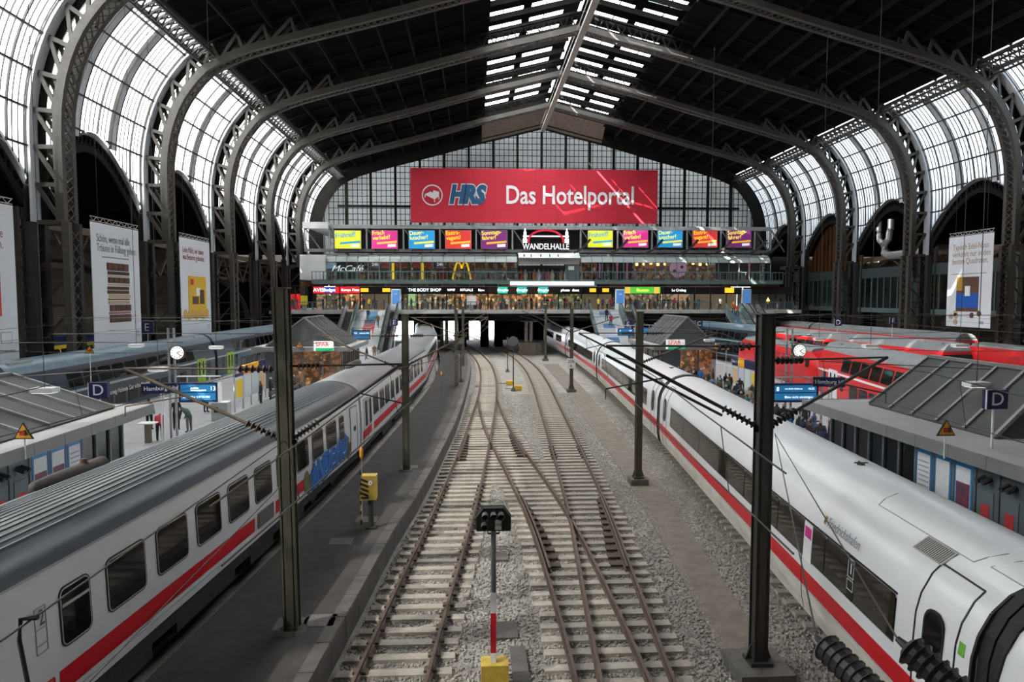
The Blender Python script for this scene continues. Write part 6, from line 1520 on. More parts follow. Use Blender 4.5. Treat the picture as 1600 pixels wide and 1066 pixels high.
def display(u0, u1, v0, v1, Y, label, lines, pole=True, dx=0):
    p = at_y(u0, v0, Y); q = at_y(u1, v1, Y); w_, h_ = q.x-p.x, p.z-q.z; t = thing('departure_display', label, 'display', ((p.x+q.x)/2, Y, (p.z+q.z)/2))
    b = MB(); b.box(-w_/2-.05, w_/2+.05, 0, .22, -h_/2-.05, h_/2+.05); b.build('case', mat('display navy', (.015,.03,.10), .4), t)
    s_ = 1 if u0 < 800 else -1; b = MB(); b.box(s_*(w_/2+.05) if s_ > 0 else -w_/2-.17, w_/2+.17 if s_ > 0 else -w_/2-.05, 0, .22, -h_/2-.05, h_/2+.05); b.build('side_panel', M_white, t)
    for k in range(2):
        b = MB(); b.box(-w_/2+.06, w_/2-.06, -.01, 0, h_*(.03-.46*k), h_*(.44-.46*k)); b.build('screen', EM('screen blue', (.015,.16,.36), .6), t)
    for (s, x, z, sz) in lines: text(s, 'screen_text', EM('screen white', (.9,.95,1), 1.4), t, (x*w_, -.02, z*h_), FACE_Y, sz*h_, .002, 'LEFT')
    if pole:
        for xx in (-w_*.3, w_*.3): b = MB(); b.tube((xx,.1,h_/2),(xx,.1,h_/2+.35),.04,n=8); b.build('hanger', M_steel, t)
        b = MB(); b.tube((-w_*.6+dx,.1,h_/2+.35),(w_*.6+dx,.1,h_/2+.35),.04,n=8); b.build('support_arm', M_steel, t)
        b = MB(); b.tube((-s_*w_*.62,.1,PH-t.location.z),(-s_*w_*.62,.1,h_/2+.6),.06,n=8); b.build('post', M_steel, t)
    return t
display(280, 339, 600, 627, 34.2, 'blue departure display numbered 13 on the west platform', [('13', .32, .22, .34), ('Büchen\nSchwarzenbek', -.2, .2, .15), ('16:28', -.45, -.25, .18), ('Nur 2.Kl bis Hbf', -.2, -.25, .16)])
display(1209, 1277, 601, 627, 34.2, 'blue departure display numbered 8 on the east platform', [('8', -.44, .22, .34), ('von Berlin Südkreuz', -.25, .24, .13), ('16:22', .28, .24, .17), ('Bitte nicht einsteigen', -.25, -.25, .20)])
display(551, 578, 517, 530, 72, 'small blue departure display in front of the west stairs', [('RE', -.4, .2, .3), ('Lübeck Hbf', -.1, .2, .25)], True)
display(966, 990, 514, 524, 72, 'small blue departure display in front of the car picture stairs', [('8', -.4, .2, .3), ('ICE', .2, .2, .3)], True)
display(993, 1020, 513, 522, 76, 'second small blue display behind the east kiosk roof', [('7', .3, .2, .3)], True)
def triangle(u, v, Y, label, zb, s=.5):
    p = at_y(u, v, Y); t = thing('warning_sign', label, 'warning sign', (p.x, Y, p.z)); b = MB(); h = s*.866
    b.prism([(-s/2,-.02,-h/2),(s/2,-.02,-h/2),(0,-.02,h/2)], (0,.03,0)); b.build('black_border', M_black, t)
    b = MB(); k = .80; b.prism([(-s/2*k,-.03,-h/2*k-.012),(s/2*k,-.03,-h/2*k-.012),(0,-.03,h/2*k-.012)], (0,.012,0)); b.build('yellow_field', mat('warning amber', (.75,.36,.01), .5), t)
    b = MB(); b.box(-s*.18,s*.06,-.036,-.03,-h*.28,-h*.02); b.build('train_symbol', M_redt, t); b = MB(); b.bar((s*.1,-.034,-h*.28),(s*.16,-.034,-h*.1),.03); b.bar((s*.16,-.034,-h*.1),(s*.1,-.034,h*.0),.03); b.bar((s*.1,-.034,-h*.12),(s*.24,-.034,-h*.25),.025); b.build('figure_symbol', M_black, t)
    b = MB(); b.tube((0,.02,zb-p.z),(0,.02,-h*.4),.02,n=8); b.build('pole', M_white, t)
triangle(37, 673, 17.8, 'triangular amber warning sign on the west kiosk eave', 3.7); triangle(1478, 668, 16.6, 'triangular amber warning sign on the east kiosk eave', 3.7)
for (u, v, Y, lb) in ((468, 538, 53.0, 'amber warning triangle on the west SPAR kiosk roof edge'), (503, 515, 56, 'amber warning triangle above the west SPAR kiosk ridge'), (1120, 541, 50, 'amber warning triangle on a mast by the crowd'), (1135, 542, 49, 'second amber warning triangle on a mast by the crowd'), (140, 546, 40, 'amber warning triangle behind the teal train roof')): triangle(u, v, Y, lb, PH if u > 1000 or u < 200 else 4.0, .55)
def info_board(x, y0, y1, face, label):
    t = thing('notice_board', label, 'notice board', (x, (y0+y1)/2, PH)); L = y1-y0; n = 4
    for k in range(n+1): b = MB(); b.tube((0,-L/2+L*k/n,0),(0,-L/2+L*k/n,2.75),.05,n=8); b.build('post', M_steel, t)
    for k in range(n):
        ya, yb = -L/2+L*k/n+.06, -L/2+L*(k+1)/n-.06
        b = MB(); b.box(-.04,.04,ya,yb,.65,2.1); b.build('panel', mat('board pale', (.55,.60,.63), .4), t)
        if k in (0, 1, 3): b = MB(); xx = face*.045; b.box(min(xx, xx+face*.01), max(xx, xx+face*.01), ya+.15, yb-.15, .85, 1.95); b.build('timetable', mat('timetable %d' % k, ((.75,.50,.03) if k == 0 else (.62,.66,.66) if k == 1 else (.65,.42,.22)), .6), t)
        b = MB(); b.box(-.06,.06,ya-.06,yb+.06,2.15,2.75); b.build('header', mat('header orange', (.85,.40,.01), .5) if k in (1, 2) and not (face < 0 and k == 1) else M_navy, t)
    text('Gleise 11-14', 'lettering', M_white, t, (face*.065, -L*.36*face, 2.45), (R(90), 0, R(90*face)), .3)
    return t
info_board(-14.8, 42.6, 48.8, 1, 'notice boards with navy and orange header on the west platform'); info_board(18.9, 44.5, 49, -1, 'notice boards with navy and orange header in the east crowd')
# furniture on the west platform
p = at_z(346, 657, PH); t = thing('vending_machine', 'stainless steel ticket machine on the west platform', 'machine', (p.x, p.y, PH)); b = MB(); b.box(-.45,.45,-.3,.3,0,1.05); b.build('body', M_steel, t); b = MB(); b.box(-.47,.47,-.32,.32,1.05,1.1); b.build('lid', M_white, t); b = MB(); b.box(-.3,-.05,-.31,-.3,.5,.8); b.build('slot', M_black, t)
p = at_z(232, 692, PH); t = thing('counter_table', 'bright counter table beside the west kiosk window', 'table', (p.x, p.y, PH)); b = MB(); b.box(-.4,.4,-.3,.3,.95,1.0); b.build('table_top', M_white, t); b = MB(); b.box(-.12,.12,-.12,.12,0,.95); b.build('base', mat('counter brown', (.15,.12,.10), .6), t)
def bench(x, y, rz, label):
    t = thing('bench', label, 'bench', (x, y, PH), rz)
    for k in range(4): b = MB(); b.box(-1.1,1.1,-.22+k*.12,-.12+k*.12,.42,.46); b.build('slat', M_under, t)
    for k in range(3): b = MB(); b.box(-1.1,1.1,.26,.29,.55+k*.12,.64+k*.12); b.build('back_slat', M_under, t)
    for s_ in (-.9, .9): b = MB(); b.bar((s_,-.15,0),(s_,-.15,.42),.05); b.bar((s_,.2,0),(s_,.27,.9),.05); b.build('leg', M_under, t)
    return (x, y, rz)
BN = [bench(-13.6, 50.9, R(90), 'slatted dark bench with waiting travellers facing the intercity train'), bench(-13.3, 46.5, R(90), 'slatted dark bench behind the notice boards')]
# hanging platform lamps
for k, (u, v, Z, lb) in enumerate(((70, 610, 5.1, 'above the west kiosk slope'), (247, 577, 5.0, 'beside the teal coach slogan'), (338, 543, 5.2, 'over the west display'), (213, 540, 5.4, 'near the banner with the chocolate stack'), (1526, 601, 5.2, 'beside the east letter sign'), (1280, 530, 5.2, 'over the red locomotive roof'), (1108, 532, 5.0, 'over the crowd by the SPAR kiosk'), (1360, 541, 5.6, 'over the red coach roof'), (1500, 540, 5.6, 'over the far red train windows'))):
    p = at_z(u, v, Z); t = thing('hanging_lamp', 'white flat lamp hanging from a wire %s' % lb, 'lamp', p); b = MB(); b.box(-.32,.32,-.2,.2,-.06,.08); b.build('housing', M_cwhite, t); b = MB(); b.box(-.28,.28,-.16,.16,-.08,-.06); b.build('diffuser', EM('lamp diffuser', (1,.95,.85), 1.0), t); b = MB(); b.tube((0,0,.08),(0,0,24-p.z),.012,n=5); b.build('cable', M_wire, t)
    b = MB(); b.tube((-4,0,1.4),(4,0,1.4),.012,n=5); b.build('carrier_wire', M_wire, t)
# hanging advertising banners (parallel to the tracks)
M_cloth = mat('banner cloth', (.66,.69,.73), .7, 0, .04, .4)
def hanging(x, y0, y1, z0, z1, face, label, draw):
    t = thing('hanging_banner', label, 'banner', (x, (y0+y1)/2, (z0+z1)/2)); L = y1-y0; H = z1-z0
    b = MB(); b.box(-.02,.02,-L/2,L/2,-H/2,H/2); b.build('cloth', M_cloth, t)
    for dz in (H/2+.08, H/2+.38): b = MB(); b.bar((0,-L/2,dz),(0,L/2,dz),.05); b.build('truss_tube', M_steel, t)
    b = MB(); n = 16
    for k in range(n): a = -L/2+L*k/n; c = a+L/n; b.bar((0,a,H/2+(.08 if k%2 else .38)),(0,c,H/2+(.38 if k%2 else .08)),.03)
    b.build('truss_lattice', M_steel, t)
    for yy in (-L*.35, L*.35): b = MB(); b.tube((0,yy,H/2+.38),(0,yy,H/2+12),.012,n=5); b.build('hanging_cable', M_wire, t)
    xx = face*.025
    # s = along the text direction, -.5..+.5; h likewise
    def P(s, h): return Vector((xx, s*L*face, h*H))
    def rect(s0, s1, h0, h1, m, nm='print', e=.01): b = MB(); b.prism([P(s0,h0), P(s1,h0), P(s1,h1), P(s0,h1)], (face*e,0,0)); return b.build(nm, m, t)
    def tx(s, sx_, hz, size, m, xs=1.0, al='LEFT'): return text(s, 'lettering', m, t, P(sx_, hz)+Vector((face*.01,0,0)), (R(90), 0, R(90*face)), size, .003, al, xs)
    draw(rect, tx, P, t, face); return t
Mt_g = mat('print dark grey', (.16,.17,.19), .6); Mt_r = mat('print dark red', (.25,.05,.06), .6); CH = [mat('chocolate', (.055,.022,.014), .5), mat('chocolate milk', (.10,.045,.028), .5), mat('praline cream', (.48,.36,.24), .6), mat('chocolate pink', (.30,.12,.13), .6)]
def d_choc(rect, tx, P, t, f):
    tx('Schön, wenn mal alle\nTräume in Füllung gehen.', -.40, .345, .78, Mt_g, .69); rect(-.3,.25,.235,.243, Mt_g)
    rows = [(0,.17,.12),(3,.11,.02),(0,.095,.02),(2,.075,.02),(1,.055,.06),(0,-.005,.04),(2,-.045,.02),(0,-.065,.03),(1,-.095,.03),(2,-.125,.03),(0,-.155,.05),(3,-.205,.03),(0,-.235,.06)]
    z = .20; rnd = random.Random(3)
    spec = [(1,.065),(0,.03),(2,.012),(0,.05),(2,.02),(0,.028),(1,.03),(2,.03),(1,.015),(2,.03),(0,.055),(3,.02),(0,.065)]
    for m_, h_ in spec:
        o = rnd.uniform(-.015,.02); rect(-.21+o, .25+o, z-h_, z-.003, CH[m_], 'chocolate_layer', .02)
        if h_ > .045:
            for j in range(4): rect(-.20+o+.112*j, -.105+o+.112*j, z-h_*.85, z-h_*.15, CH[1], 'chocolate_square', .05)
        z -= h_+.003
    rect(.36,.44,-.42,-.36, mat('print pale grey', (.45,.50,.55), .6))
def d_milk(rect, tx, P, t, f):
    tx('Liebe Milch, wir haben\nwas Besseres gefunden.', -.42, .345, .74, Mt_r, .70); yl = mat('packet yellow', (.72,.45,.03), .5)
    rect(-.27,.33,-.28,.12, yl, 'chocolate_packet', .03); rect(-.20,-.10,.03,.09, M_redt, 'red_tag', .04); rect(-.02,.12,-.08,.0, M_white, 'packet_label', .04); rect(-.15,.05,-.17,-.09, CH[1], 'biscuit', .05); rect(.1,.25,-.17,-.02, CH[1], 'biscuit', .05)
    for k in range(7): b = MB(); b.tube(P(-.38+.12*k, -.27-.02*(k%2)), P(-.38+.12*k, -.27-.02*(k%2))+Vector((f*.04,0,0)), .42, n=12); b.build('cornflake', mat('cornflake', (.62,.36,.10), .6), t)
    rect(.36,.44,-.44,-.39, mat('print pale grey', (.45,.50,.55), .6))
def d_left(rect, tx, P, t, f):
    tx('Manche machen keine\nkleinen Sachen.', .36, .28, .72, Mt_r, .8, 'RIGHT'); rect(-.1,.30,-.2,.13, M_ddr, 'red_packet', .03); rect(.0,.28,-.2,-.07, mat('packet orange', (.7,.25,.02), .5), 'packet_picture', .04)
    for q in ((.28,.42,-.37,-.30),): rect(*q, mat('print frame grey', (.30,.32,.35), .6)); rect(q[0]+.008, q[1]-.008, q[2]+.005, q[3]-.005, M_cloth, 'print_field', .015)
    tx('Ritter\nSPORT', .31, -.33, .28, Mt_g, .8); tx('EIN SCHOKOWERK', .2, -.425, .24, Mt_g, .8)
def d_nuss(rect, tx, P, t, f):
    tx('Typisch Edel-Nuss:\nverkehrt nur in den\nbesten Quadraten.', -.40, .30, .80, mat('print brown', (.28,.17,.10), .6), .78)
    rect(-.4,.38,.08,.087, Mt_g); rect(-.27,.23,-.33,.05, CH[1], 'chocolate_packet', .03); rect(-.27,-.12,-.1,.05, mat('packet ochre', (.45,.25,.03), .5), 'packet_corner', .035); rect(-.27,.23,-.29,-.13, mat('packet blue', (.01,.10,.42), .5), 'packet_band', .04); rect(-.07,.05,-.16,-.05, M_white, 'packet_label', .05); tx('à la Nuss', -.13, -.2, .45, M_white, .9)
    for (s_, h_) in ((-.38,-.39),(-.28,-.35),(-.26,-.38),(.1,-.37),(.26,-.35),(-.27,-.45)): b = MB(); b.tube(P(s_, h_), P(s_, h_)+Vector((f*.04,0,0)), .27, n=12); b.build('nut', CH[2] if s_ < 0 else CH[1], t)
    rect(.26,.36,-.46,-.43, mat('print frame grey', (.30,.32,.35), .6))
hanging(-26.05, 33.7, 40.4, 4.15, 13.0, 1, 'hanging banner with a red packet and dark red lettering', d_left)
hanging(-26.05, 48.2, 54.8, 4.15, 13.0, 1, 'hanging banner with a tall stack of chocolate bars', d_choc)
hanging(-26.05, 62.2, 69.0, 4.3, 13.2, 1, 'hanging banner with a yellow packet and cornflakes', d_milk)
hanging(46.6, 59.4, 65.2, 5.05, 13.7, -1, 'hanging banner with a blue chocolate packet and nuts on the east side', d_nuss)
# glazed offices along the east columns, ducts, arched window
def office(y0, y1, label, x=53.2):
    t = thing('glazed_office', label, 'office'); z0, z1 = 6.5, 11.8
    b = MB(); b.box(x, x+5, y0, y1, z1-1.3, z1); b.build('roof_box', mat('office teal roof', (.035,.055,.06), .5), t); b = MB(); b.box(x, x+5, y0, y1, z0-.6, z0); b.build('base', M_tealp, t)
    b = MB(); b.box(x+1.2, x+1.3, y0, y1, z0, z1-1.3); b.build('blind_wall', mat('blind green', (.14,.20,.20), .6, 0, 0, .5, col2=(.05,.06,.06)), t)
    n = int((y1-y0)/1.3)
    for k in range(n): a = y0+(y1-y0)*k/n; b = MB(); b.quad((x, a+.06, z0), (x, a+(y1-y0)/n-.06, z0), (x, a+(y1-y0)/n-.06, z1-1.3), (x, a+.06, z1-1.3)); b.build('pane', M_kglass, t)
    for k in range(n+1): a = y0+(y1-y0)*k/n; b = MB(); b.bar((x, a, z0), (x, a, z1-1.3), .12); b.build('mullion', M_tealp, t)
    for yy in (y0+1, y1-1): b = MB(); b.box(x+1, x+1.6, yy-.3, yy+.3, 0, z0-.6); b.build('support', M_irond, t)
office(96.6, 112, 'glazed teal office below the arched brown window'); office(80.7, 95, 'glazed teal office below the silver ventilation duct'); office(64.5, 77.2, 'glazed teal office behind the chocolate packet banner')
t = thing('ventilation_duct', 'silver forked ventilation duct in the dark east arcade', 'duct'); M_duct = mat('duct silver', (.55,.57,.58), .3, .8)
b = MB(); b.path([(53.9, 79.5, 13.3), (53.9, 86.6, 13.3), (53.9, 87.6, 13.8), (53.9, 87.9, 15.0)], .55, 12); b.build('main_pipe', M_duct, t)
for dy in (-1.1, 1.1): b = MB(); b.path([(53.9, 87.9, 14.8), (53.9, 87.9+dy*.9, 15.5), (53.9, 87.9+dy, 16.3), (53.9, 87.9+dy*1.2, 16.8), (53.9, 87.9+dy*1.2, 18.0)], .4, 10); b.build('branch_pipe', M_duct, t)
b = MB(); b.tube((53.9, 82, 11.8), (53.9, 82, 13.3), .2, n=8); b.build('support', M_irond, t)
aw = thing('window_40', 'pointed arched window with warm brown glass in the east arcade', 'window', kind='structure'); ya, yb = RIBY[4]+1.4, RIBY[5]-.4; xw = hp(HW+DEPTH+.35, 0)[0]+.5
M_brn = pane_mat('amber brown glass', .05, .12, .4, (.75,.52,.34), .3, .06); PR = arcade_profile(ya, yb, 13.5, 18.8, 6)
for i in range(len(PR)-1):
    (y_a, z_a), (y_b, z_b) = PR[i], PR[i+1]; b = MB(); b.add([(xw, y_a+.05, 11.6), (xw, y_b-.05, 11.6), (xw, y_b-.05, z_b), (xw, y_a+.05, z_a)], [(0,1,2,3)]); b.build('pane', M_brn, aw)
    b = MB(); b.bar((xw-.05, y_a, 11.6), (xw-.05, y_a, z_a), .1); b.build('mullion', M_irond2, aw)
    b = MB(); b.box(xw+.6, xw+.7, y_a, y_b, 11.6, z_a); b.build('backing', EM('warm hall', (.30,.17,.08), .9), aw)
# ---------------------------------------------------------------- people
SKIN = mat('skin', (.50,.30,.22), .6); HAIRS = [mat('hair dark', (.03,.02,.015), .7), mat('hair brown', (.10,.055,.03), .7), mat('hair fair', (.38,.27,.14), .7), mat('hair grey', (.35,.34,.33), .7)]
SHOE = mat('shoe black', (.02,.02,.02), .6)
TOPC = {'black': (.018,.018,.02), 'navy': (.02,.03,.07), 'dark grey': (.06,.06,.065), 'red': (.42,.02,.04), 'green': (.04,.08,.06), 'brown': (.12,.07,.04), 'teal': (.02,.18,.18), 'blue': (.02,.12,.32), 'beige': (.36,.29,.20), 'orange': (.80,.20,.05), 'white': (.60,.60,.60), 'yellow': (.65,.45,.05), 'purple': (.08,.03,.09), 'light blue': (.14,.20,.28)}
TOPM = {k: mat('cloth '+k, v, .85, 0, .15, 6) for k, v in TOPC.items()}
LEGM = [mat('trousers black', (.02,.02,.022), .85), mat('jeans', (.06,.09,.16), .85), mat('trousers grey', (.12,.12,.12), .85), mat('jeans dark', (.03,.04,.07), .85)]
def pose(kind):
    """joints: name -> (pos, rx, ry); figure faces -y, 1.75 m tall"""
    J = dict(pel=((0,0,.95),.15,.11), waist=((0,0,1.10),.14,.10), chest=((0,0,1.32),.175,.115), neck0=((0,.01,1.47),.09,.08), neck=((0,-.005,1.54),.055,.055), head=((0,-.02,1.63),.078,.095), crown=((0,-.005,1.72),.06,.075))
    for s_, n in ((-1,'L'),(1,'R')):
        J['sh'+n] = ((s_*.17,.01,1.42),.07,.07); J['el'+n] = ((s_*.235,.03,1.15),.052,.052); J['wr'+n] = ((s_*.245,-.05,.92),.036,.036); J['ha'+n] = ((s_*.245,-.075,.82),.035,.045)
        J['hip'+n] = ((s_*.095,0,.88),.095,.10); J['kn'+n] = ((s_*.105,-.01,.50),.066,.07); J['an'+n] = ((s_*.11,.02,.09),.045,.05); J['to'+n] = ((s_*.125,-.15,.045),.042,.035)
    def mv(n, d): p = J[n][0]; J[n] = ((p[0]+d[0], p[1]+d[1], p[2]+d[2]), J[n][1], J[n][2])
    def st(n, p): J[n] = (p, J[n][1], J[n][2])
    if kind == 'phone':
        st('elR', (.25,.02,1.16)); st('wrR', (.14,-.24,1.22)); st('haR', (.09,-.30,1.27)); st('elL', (-.25,.02,1.16)); st('wrL', (-.12,-.22,1.10)); st('haL', (-.04,-.25,1.10)); mv('head', (0,-.02,-.01)); mv('crown', (0,-.03,0))
    if kind == 'walk':
        mv('knR', (0,-.16,.03)); mv('anR', (0,-.24,0)); mv('toR', (0,-.24,.0)); mv('knL', (0,.02,0)); mv('anL', (0,.22,.05)); mv('toL', (0,.24,.01)); mv('wrR', (0,.16,.03)); mv('haR', (0,.2,.05)); mv('wrL', (0,-.14,.05)); mv('haL', (0,-.18,.08))
    if kind == 'sit':
        for n in list(J): mv(n, (0,0,-.42)) if n[:2] not in ('kn','an','to') else None
        for s_, n in ((-1,'L'),(1,'R')): st('kn'+n, (s_*.12,-.44,.50)); st('an'+n, (s_*.12,-.42,.09)); st('to'+n, (s_*.13,-.58,.045)); st('hip'+n, (s_*.1,-.04,.50)); st('wr'+n, (s_*.12,-.25,.62)); st('ha'+n, (s_*.08,-.33,.60))
    if kind == 'bend':
        for n, p in dict(waist=(0,-.10,1.06), chest=(0,-.30,1.16), neck0=(0,-.43,1.22), neck=(0,-.49,1.24), head=(0,-.58,1.23), crown=(0,-.66,1.22)).items(): st(n, p)
        for s_, n in ((-1,'L'),(1,'R')): st('sh'+n, (s_*.17,-.38,1.18)); st('el'+n, (s_*.2,-.42,.92)); st('wr'+n, (s_*.14,-.52,.72)); st('ha'+n, (s_*.12,-.55,.63))
    return J
LINKS = [('pel','waist'),('waist','chest'),('chest','neck0'),('neck0','neck'),('neck','head'),('head','crown')]
for n in 'LR': LINKS += [('chest','sh'+n),('sh'+n,'el'+n),('el'+n,'wr'+n),('wr'+n,'ha'+n),('pel','hip'+n),('hip'+n,'kn'+n),('kn'+n,'an'+n),('an'+n,'to'+n)]
def seg_d(p, a, b):
    ab = b-a; t = max(0, min(1, (p-a).dot(ab)/max(ab.length_squared, 1e-9))); return (p-a-ab*t).length
def figure(kind):
    J = pose(kind); names = list(J); me = bpy.data.meshes.new('fig'); me.from_pydata([J[n][0] for n in names], [(names.index(a), names.index(b)) for a, b in LINKS], [])
    o = bpy.data.objects.new('fig', me); COL.objects.link(o); o.modifiers.new('s', 'SKIN')
    sv = me.skin_vertices[0].data
    for i, n in enumerate(names): sv[i].radius = (J[n][1], J[n][2]); sv[i].use_root = (n == 'pel')
    sb = o.modifiers.new('b', 'SUBSURF'); sb.levels = 1; sb.render_levels = 1
    dg = bpy.context.evaluated_depsgraph_get(); m2 = bpy.data.meshes.new_from_object(o.evaluated_get(dg)); bpy.data.objects.remove(o)
    V = {n: Vector(J[n][0]) for n in names}; mi = []
    for p in m2.polygons:
        c = p.center; best = min(LINKS, key=lambda l: seg_d(c, V[l[0]], V[l[1]])-.5*(J[l[0]][1]+J[l[1]][1])); a, b_ = best
        if b_ in ('head','crown') or a == 'neck':
            up = (V['crown']-V['neck']).normalized(); h = (c-V['neck']).dot(up); f = (c-V['head']).dot(Vector((0,-1,0))) if kind != 'bend' else (c-V['head']).dot(Vector((0,-.2,-1)))
            mi.append(1 if (h > .155 or (f < .02 and h > .02)) else 0)
        elif b_ == 'neck': mi.append(0)
        elif b_[:2] == 'ha': mi.append(0)
        elif b_[:2] in ('kn','an') or (b_[:3] == 'hip'): mi.append(3 if c.z < (.84 if kind not in ('sit',) else .56) else 2)
        elif b_[:2] == 'to': mi.append(4)
        else: mi.append(2)
    m2.materials.clear()
    for k in (SKIN, HAIRS[0], TOPM['black'], LEGM[0], SHOE): m2.materials.append(k)
    m2.polygons.foreach_set('material_index', mi); m2.polygons.foreach_set('use_smooth', [True]*len(mi))
    return m2
FIG = {k: figure(k) for k in ('stand', 'phone', 'walk', 'sit', 'bend')}
# nose, ears: small shapes that belong to the face
fm = MB(); fm.lathe([(.002,0),(.014,.012),(.010,.04),(.002,.05)], (0,-.118,1.60), (0,-.25,1), 6)
FACE = bpy.data.meshes.new('face'); FACE.from_pydata(fm.v, [], fm.f); FACE.materials.append(SKIN)
PN = [0]
def person(x, y, z, rz, kind, top, label, hair=0, leg=0, s=1.0, group=None, hat=None, bag=None):
    o = link('person', FIG[kind], None, (x, y, z), (0, 0, rz)); o.scale = (s, s, s); tag(o, label, 'person', group)
    for i, m_ in ((1, hat or HAIRS[hair % 4]), (2, TOPM[top]), (3, LEGM[leg % 4])): o.material_slots[i].link = 'OBJECT'; o.material_slots[i].material = m_
    if kind in ('stand', 'walk', 'phone') and y < 70: link('nose', FACE, o)
    PN[0] += 1; return o
pk_hat = mat('pink hat', (.55,.06,.10), .8)
# west platform
def pw(u, v, rz, kind, top, label, **k): p = at_z(u, v, PH); return person(p.x, p.y, PH, rz, kind, top, label, **k)
pw(250, 690, R(200), 'bend', 'red', 'person in red jacket and pink hat leaning over the counter table', hat=pk_hat)
pw(296, 676, R(240), 'bend', 'green', 'person in green jacket bending over luggage by the clock post', leg=2, hair=1)
pw(276, 672, R(30), 'stand', 'black', 'person in black beside the clock post on the west platform')
pw(234, 672, R(180), 'stand', 'brown', 'person in brown jacket standing by the kiosk end')
pw(322, 645, R(160), 'stand', 'navy', 'person in dark clothes standing under the departure display', leg=3)
pw(408, 636, R(-60), 'stand', 'dark grey', 'person in long dark coat with brown bag by the notice boards', hair=1)
pw(423, 629, R(100), 'phone', 'black', 'person in black coat beside the platform mast', hair=3)
pw(433, 626, R(90), 'stand', 'black', 'second person in black coat behind the platform mast', hair=0)
pw(426, 585, R(20), 'stand', 'black', 'person in black standing alone near the teal train', hair=1)
pw(452, 622, R(90), 'sit', 'black', 'person in black crouching by the platform edge')
for i, (dx, top, lb) in enumerate(((-.8, 'dark grey', 'bench sitter in dark grey at the near end of the bench'), (-.25, 'brown', 'bench sitter in brown in the middle of the bench'), (.35, 'black', 'bench sitter in black in the middle of the bench'), (.85, 'dark grey', 'bench sitter in dark grey at the far end of the bench'))):
    x, y, rz = BN[0]; person(x+.0, y+dx, PH, rz, 'sit', top, lb, hair=i, leg=i)
for i, (u, v, top, kd, lb) in enumerate(((508, 592, 'black', 'stand', 'person in black at the SPAR kiosk counter'), (517, 595, 'navy', 'stand', 'person in navy jacket at the SPAR kiosk counter'), (525, 590, 'dark grey', 'walk', 'person in dark grey walking past the SPAR kiosk'), (545, 572, 'red', 'stand', 'person in red beyond the SPAR kiosk'), (560, 570, 'beige', 'phone', 'person in beige near the foot of the west stairs'), (573, 566, 'black', 'walk', 'person in black near the foot of the west stairs'), (585, 562, 'brown', 'stand', 'person in brown near the foot of the west escalator'), (465, 560, 'black', 'walk', 'person in black walking along the teal train'), (470, 553, 'black', 'stand', 'person in black by the red locomotive door'))): pw(u, v, R(60*i), kd, top, lb, hair=i, leg=i)
# crowd on the east platform
rnd = random.Random(11); spots = []
tops = ['black', 'dark grey', 'navy', 'black', 'brown', 'black', 'beige', 'green', 'red', 'white', 'teal', 'blue', 'purple', 'light blue', 'dark grey', 'black']
where = ['by the snack kiosk', 'beside the notice boards', 'under the east display', 'near the red locomotive', 'along the high-speed train']
def free(x, y, d=.62): return all((x-a)**2+(y-b_)**2 > d*d for a, b_ in spots)
n = 0
HEADS = [(1129,582),(1134,583),(1140,586),(1156,591),(1152,599),(1175,599),(1201,623),(1214,631),(1234,640),(1249,629),(1258,631),(1272,645),(1277,656),(1297,656),(1303,668),(1308,643),(1121,589),(1112,565),(1099,558),(1082,553),(1086,550),(1052,555),(1065,570),(1072,576),(1086,574),(1096,562),(1107,568),(1114,577),(1225,648),(1287,668),(1146,606),(1190,622)]
pre = [at_z(u, v, PH+1.66) for u, v in HEADS]
while n < 84:
    y = 28+40*rnd.random()**1.35; x = rnd.uniform(cT4(y)+2.5, cT4(y)+(5.4 if y > 38 else 4.6))
    if pre: q_ = pre.pop(); x, y = q_.x, q_.y
    if not free(x, y) or (53.2 < y < 63 and x > 13.9) or (44.2 < y < 49.3 and abs(x-18.9) < .6) or (abs(y-34.4) < .6 and x > 15.2) or (abs(y-33) < .5 and x > 16.5): continue
    spots.append((x, y)); top = tops[n % len(tops)]; kd = ['stand', 'phone', 'walk', 'stand'][n % 4]
    w_ = where[0] if y > 50 else where[1] if y > 39 else where[2] if y > 31 else where[4]
    person(x, y, PH, rnd.uniform(0, 6.28), kd, top, '%s traveller in %s with %s hair in the crowd %s' % ({'stand': 'standing', 'phone': 'phone-holding', 'walk': 'walking'}[kd], top, ['black', 'brown', 'fair', 'grey'][n//5 % 4], w_), hair=n//5 % 4, leg=rnd.randrange(4), s=rnd.uniform(.93, 1.04), group='crowd on the east platform'); n += 1
p = at_z(1415, 762, PH); person(p.x-.4, p.y, PH, R(90), 'stand', 'black', 'person in black reading posters on the east kiosk', group=None)
# backpacks carried in the crowd
for (x, y), c, lb in ((spots[3], 'blue', 'bright blue backpack in the east crowd'), (spots[12], 'teal', 'turquoise backpack in the east crowd')):
    b = MB(); b.lathe([(.04,0),(.14,.03),(.16,.2),(.14,.4),(.05,.48)], (0,0,0), n=10); o = b.build('backpack', TOPM[c], None, (x+.26, y-.05, PH+1.0), smooth=True); tag(o, lb, 'backpack')
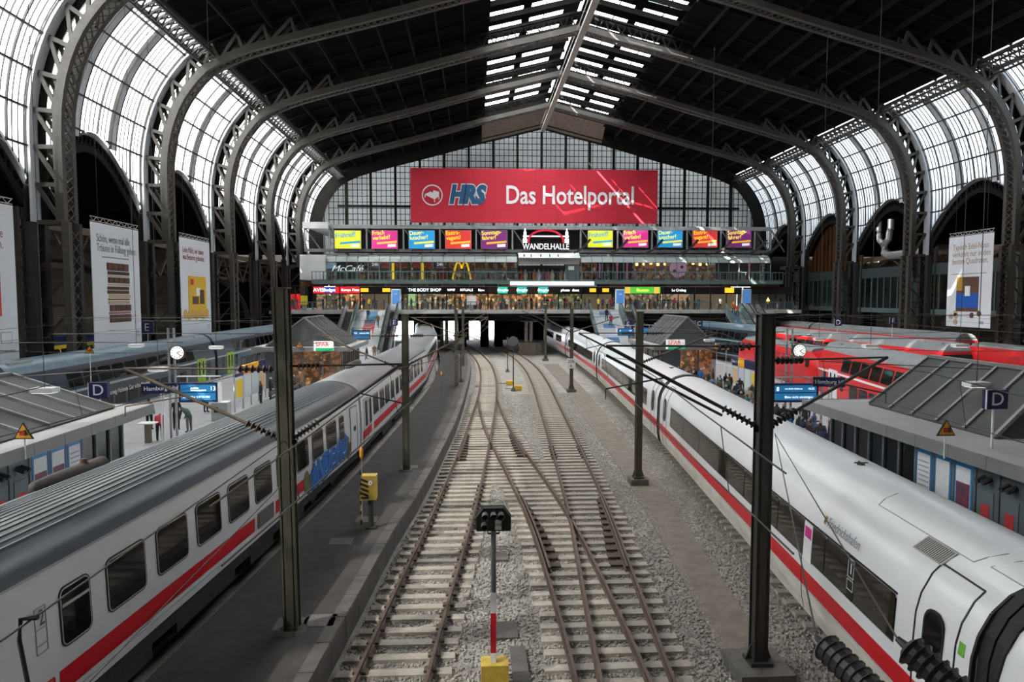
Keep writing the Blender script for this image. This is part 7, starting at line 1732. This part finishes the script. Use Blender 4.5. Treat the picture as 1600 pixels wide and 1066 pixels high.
# people on the concourse and gallery
cs = [(ux(619, YF+1.4), YF+1.4), (ux(968.5, YF+1.4), YF+1.4), (ux(1166, YF+1.4), YF+1.4)]; n = 0; bands = [(445, 540, 6, 'in front of the car rental signs'), (563, 629, 9, 'at the head of the west stairs'), (632, 760, 8, 'behind the long railing by the body care shop'), (762, 908, 12, 'behind the long railing by the perfume shop'), (908, 965, 10, 'at the head of the car picture stairs'), (986, 1110, 7, 'in front of the green shop sign'), (1112, 1235, 4, 'by the easternmost stairs')]
ctops = ['black', 'dark grey', 'navy', 'red', 'black', 'brown', 'yellow', 'white', 'black', 'beige', 'green', 'purple']
for (u0, u1, k_, lb) in bands:
    for j in range(k_):
        for _ in range(40):
            y = rnd.uniform(94.6, 98.6); x = ux(rnd.uniform(u0, u1), y)
            if all((x-a)**2+(y-b_)**2 > .9 for a, b_ in cs): break
        cs.append((x, y)); top = ctops[n % 12]; n += 1
        person(x, y, FZ, rnd.uniform(0, 6.28), ['stand', 'walk', 'phone'][n % 3], top, '%s figure in %s on the concourse %s' % (['standing', 'walking', 'phone-holding'][n % 3], top, lb), hair=n, leg=n, group='people on the concourse')
for j, (u, c) in enumerate(((1149, 'orange'), (1155, 'orange'))):
    y = 92.2-.5*j; x = ux(u-3, y); zf = FZ-(FZ-PH)*((YF-y)/(YF-84)); person(x, y, FZ-(FZ-PH)*math.ceil((YF-y)/(9/30))/30, R(10), 'walk', c, 'worker in orange vest walking down the narrow stairway', hair=j, leg=0, group='workers on the narrow stairs')
for j, (u, v, st_) in enumerate(((948, 500, 0), (955, 492, 0), (575, 486, 1), (590, 490, 1))):
    y = 90.5-1.2*(j % 2); k_ = math.ceil((YF-y)/((YF-83.2)/30)); zf = FZ-(FZ-PH)*k_/30; person(ux(u, y), y, zf, R(180*(j % 2)), 'walk', ['black', 'red', 'navy', 'brown'][j], 'traveller in %s on the %s stairway' % (['black', 'red', 'navy', 'brown'][j], 'car picture' if j < 2 else 'coloured poster'), hair=j, leg=j)
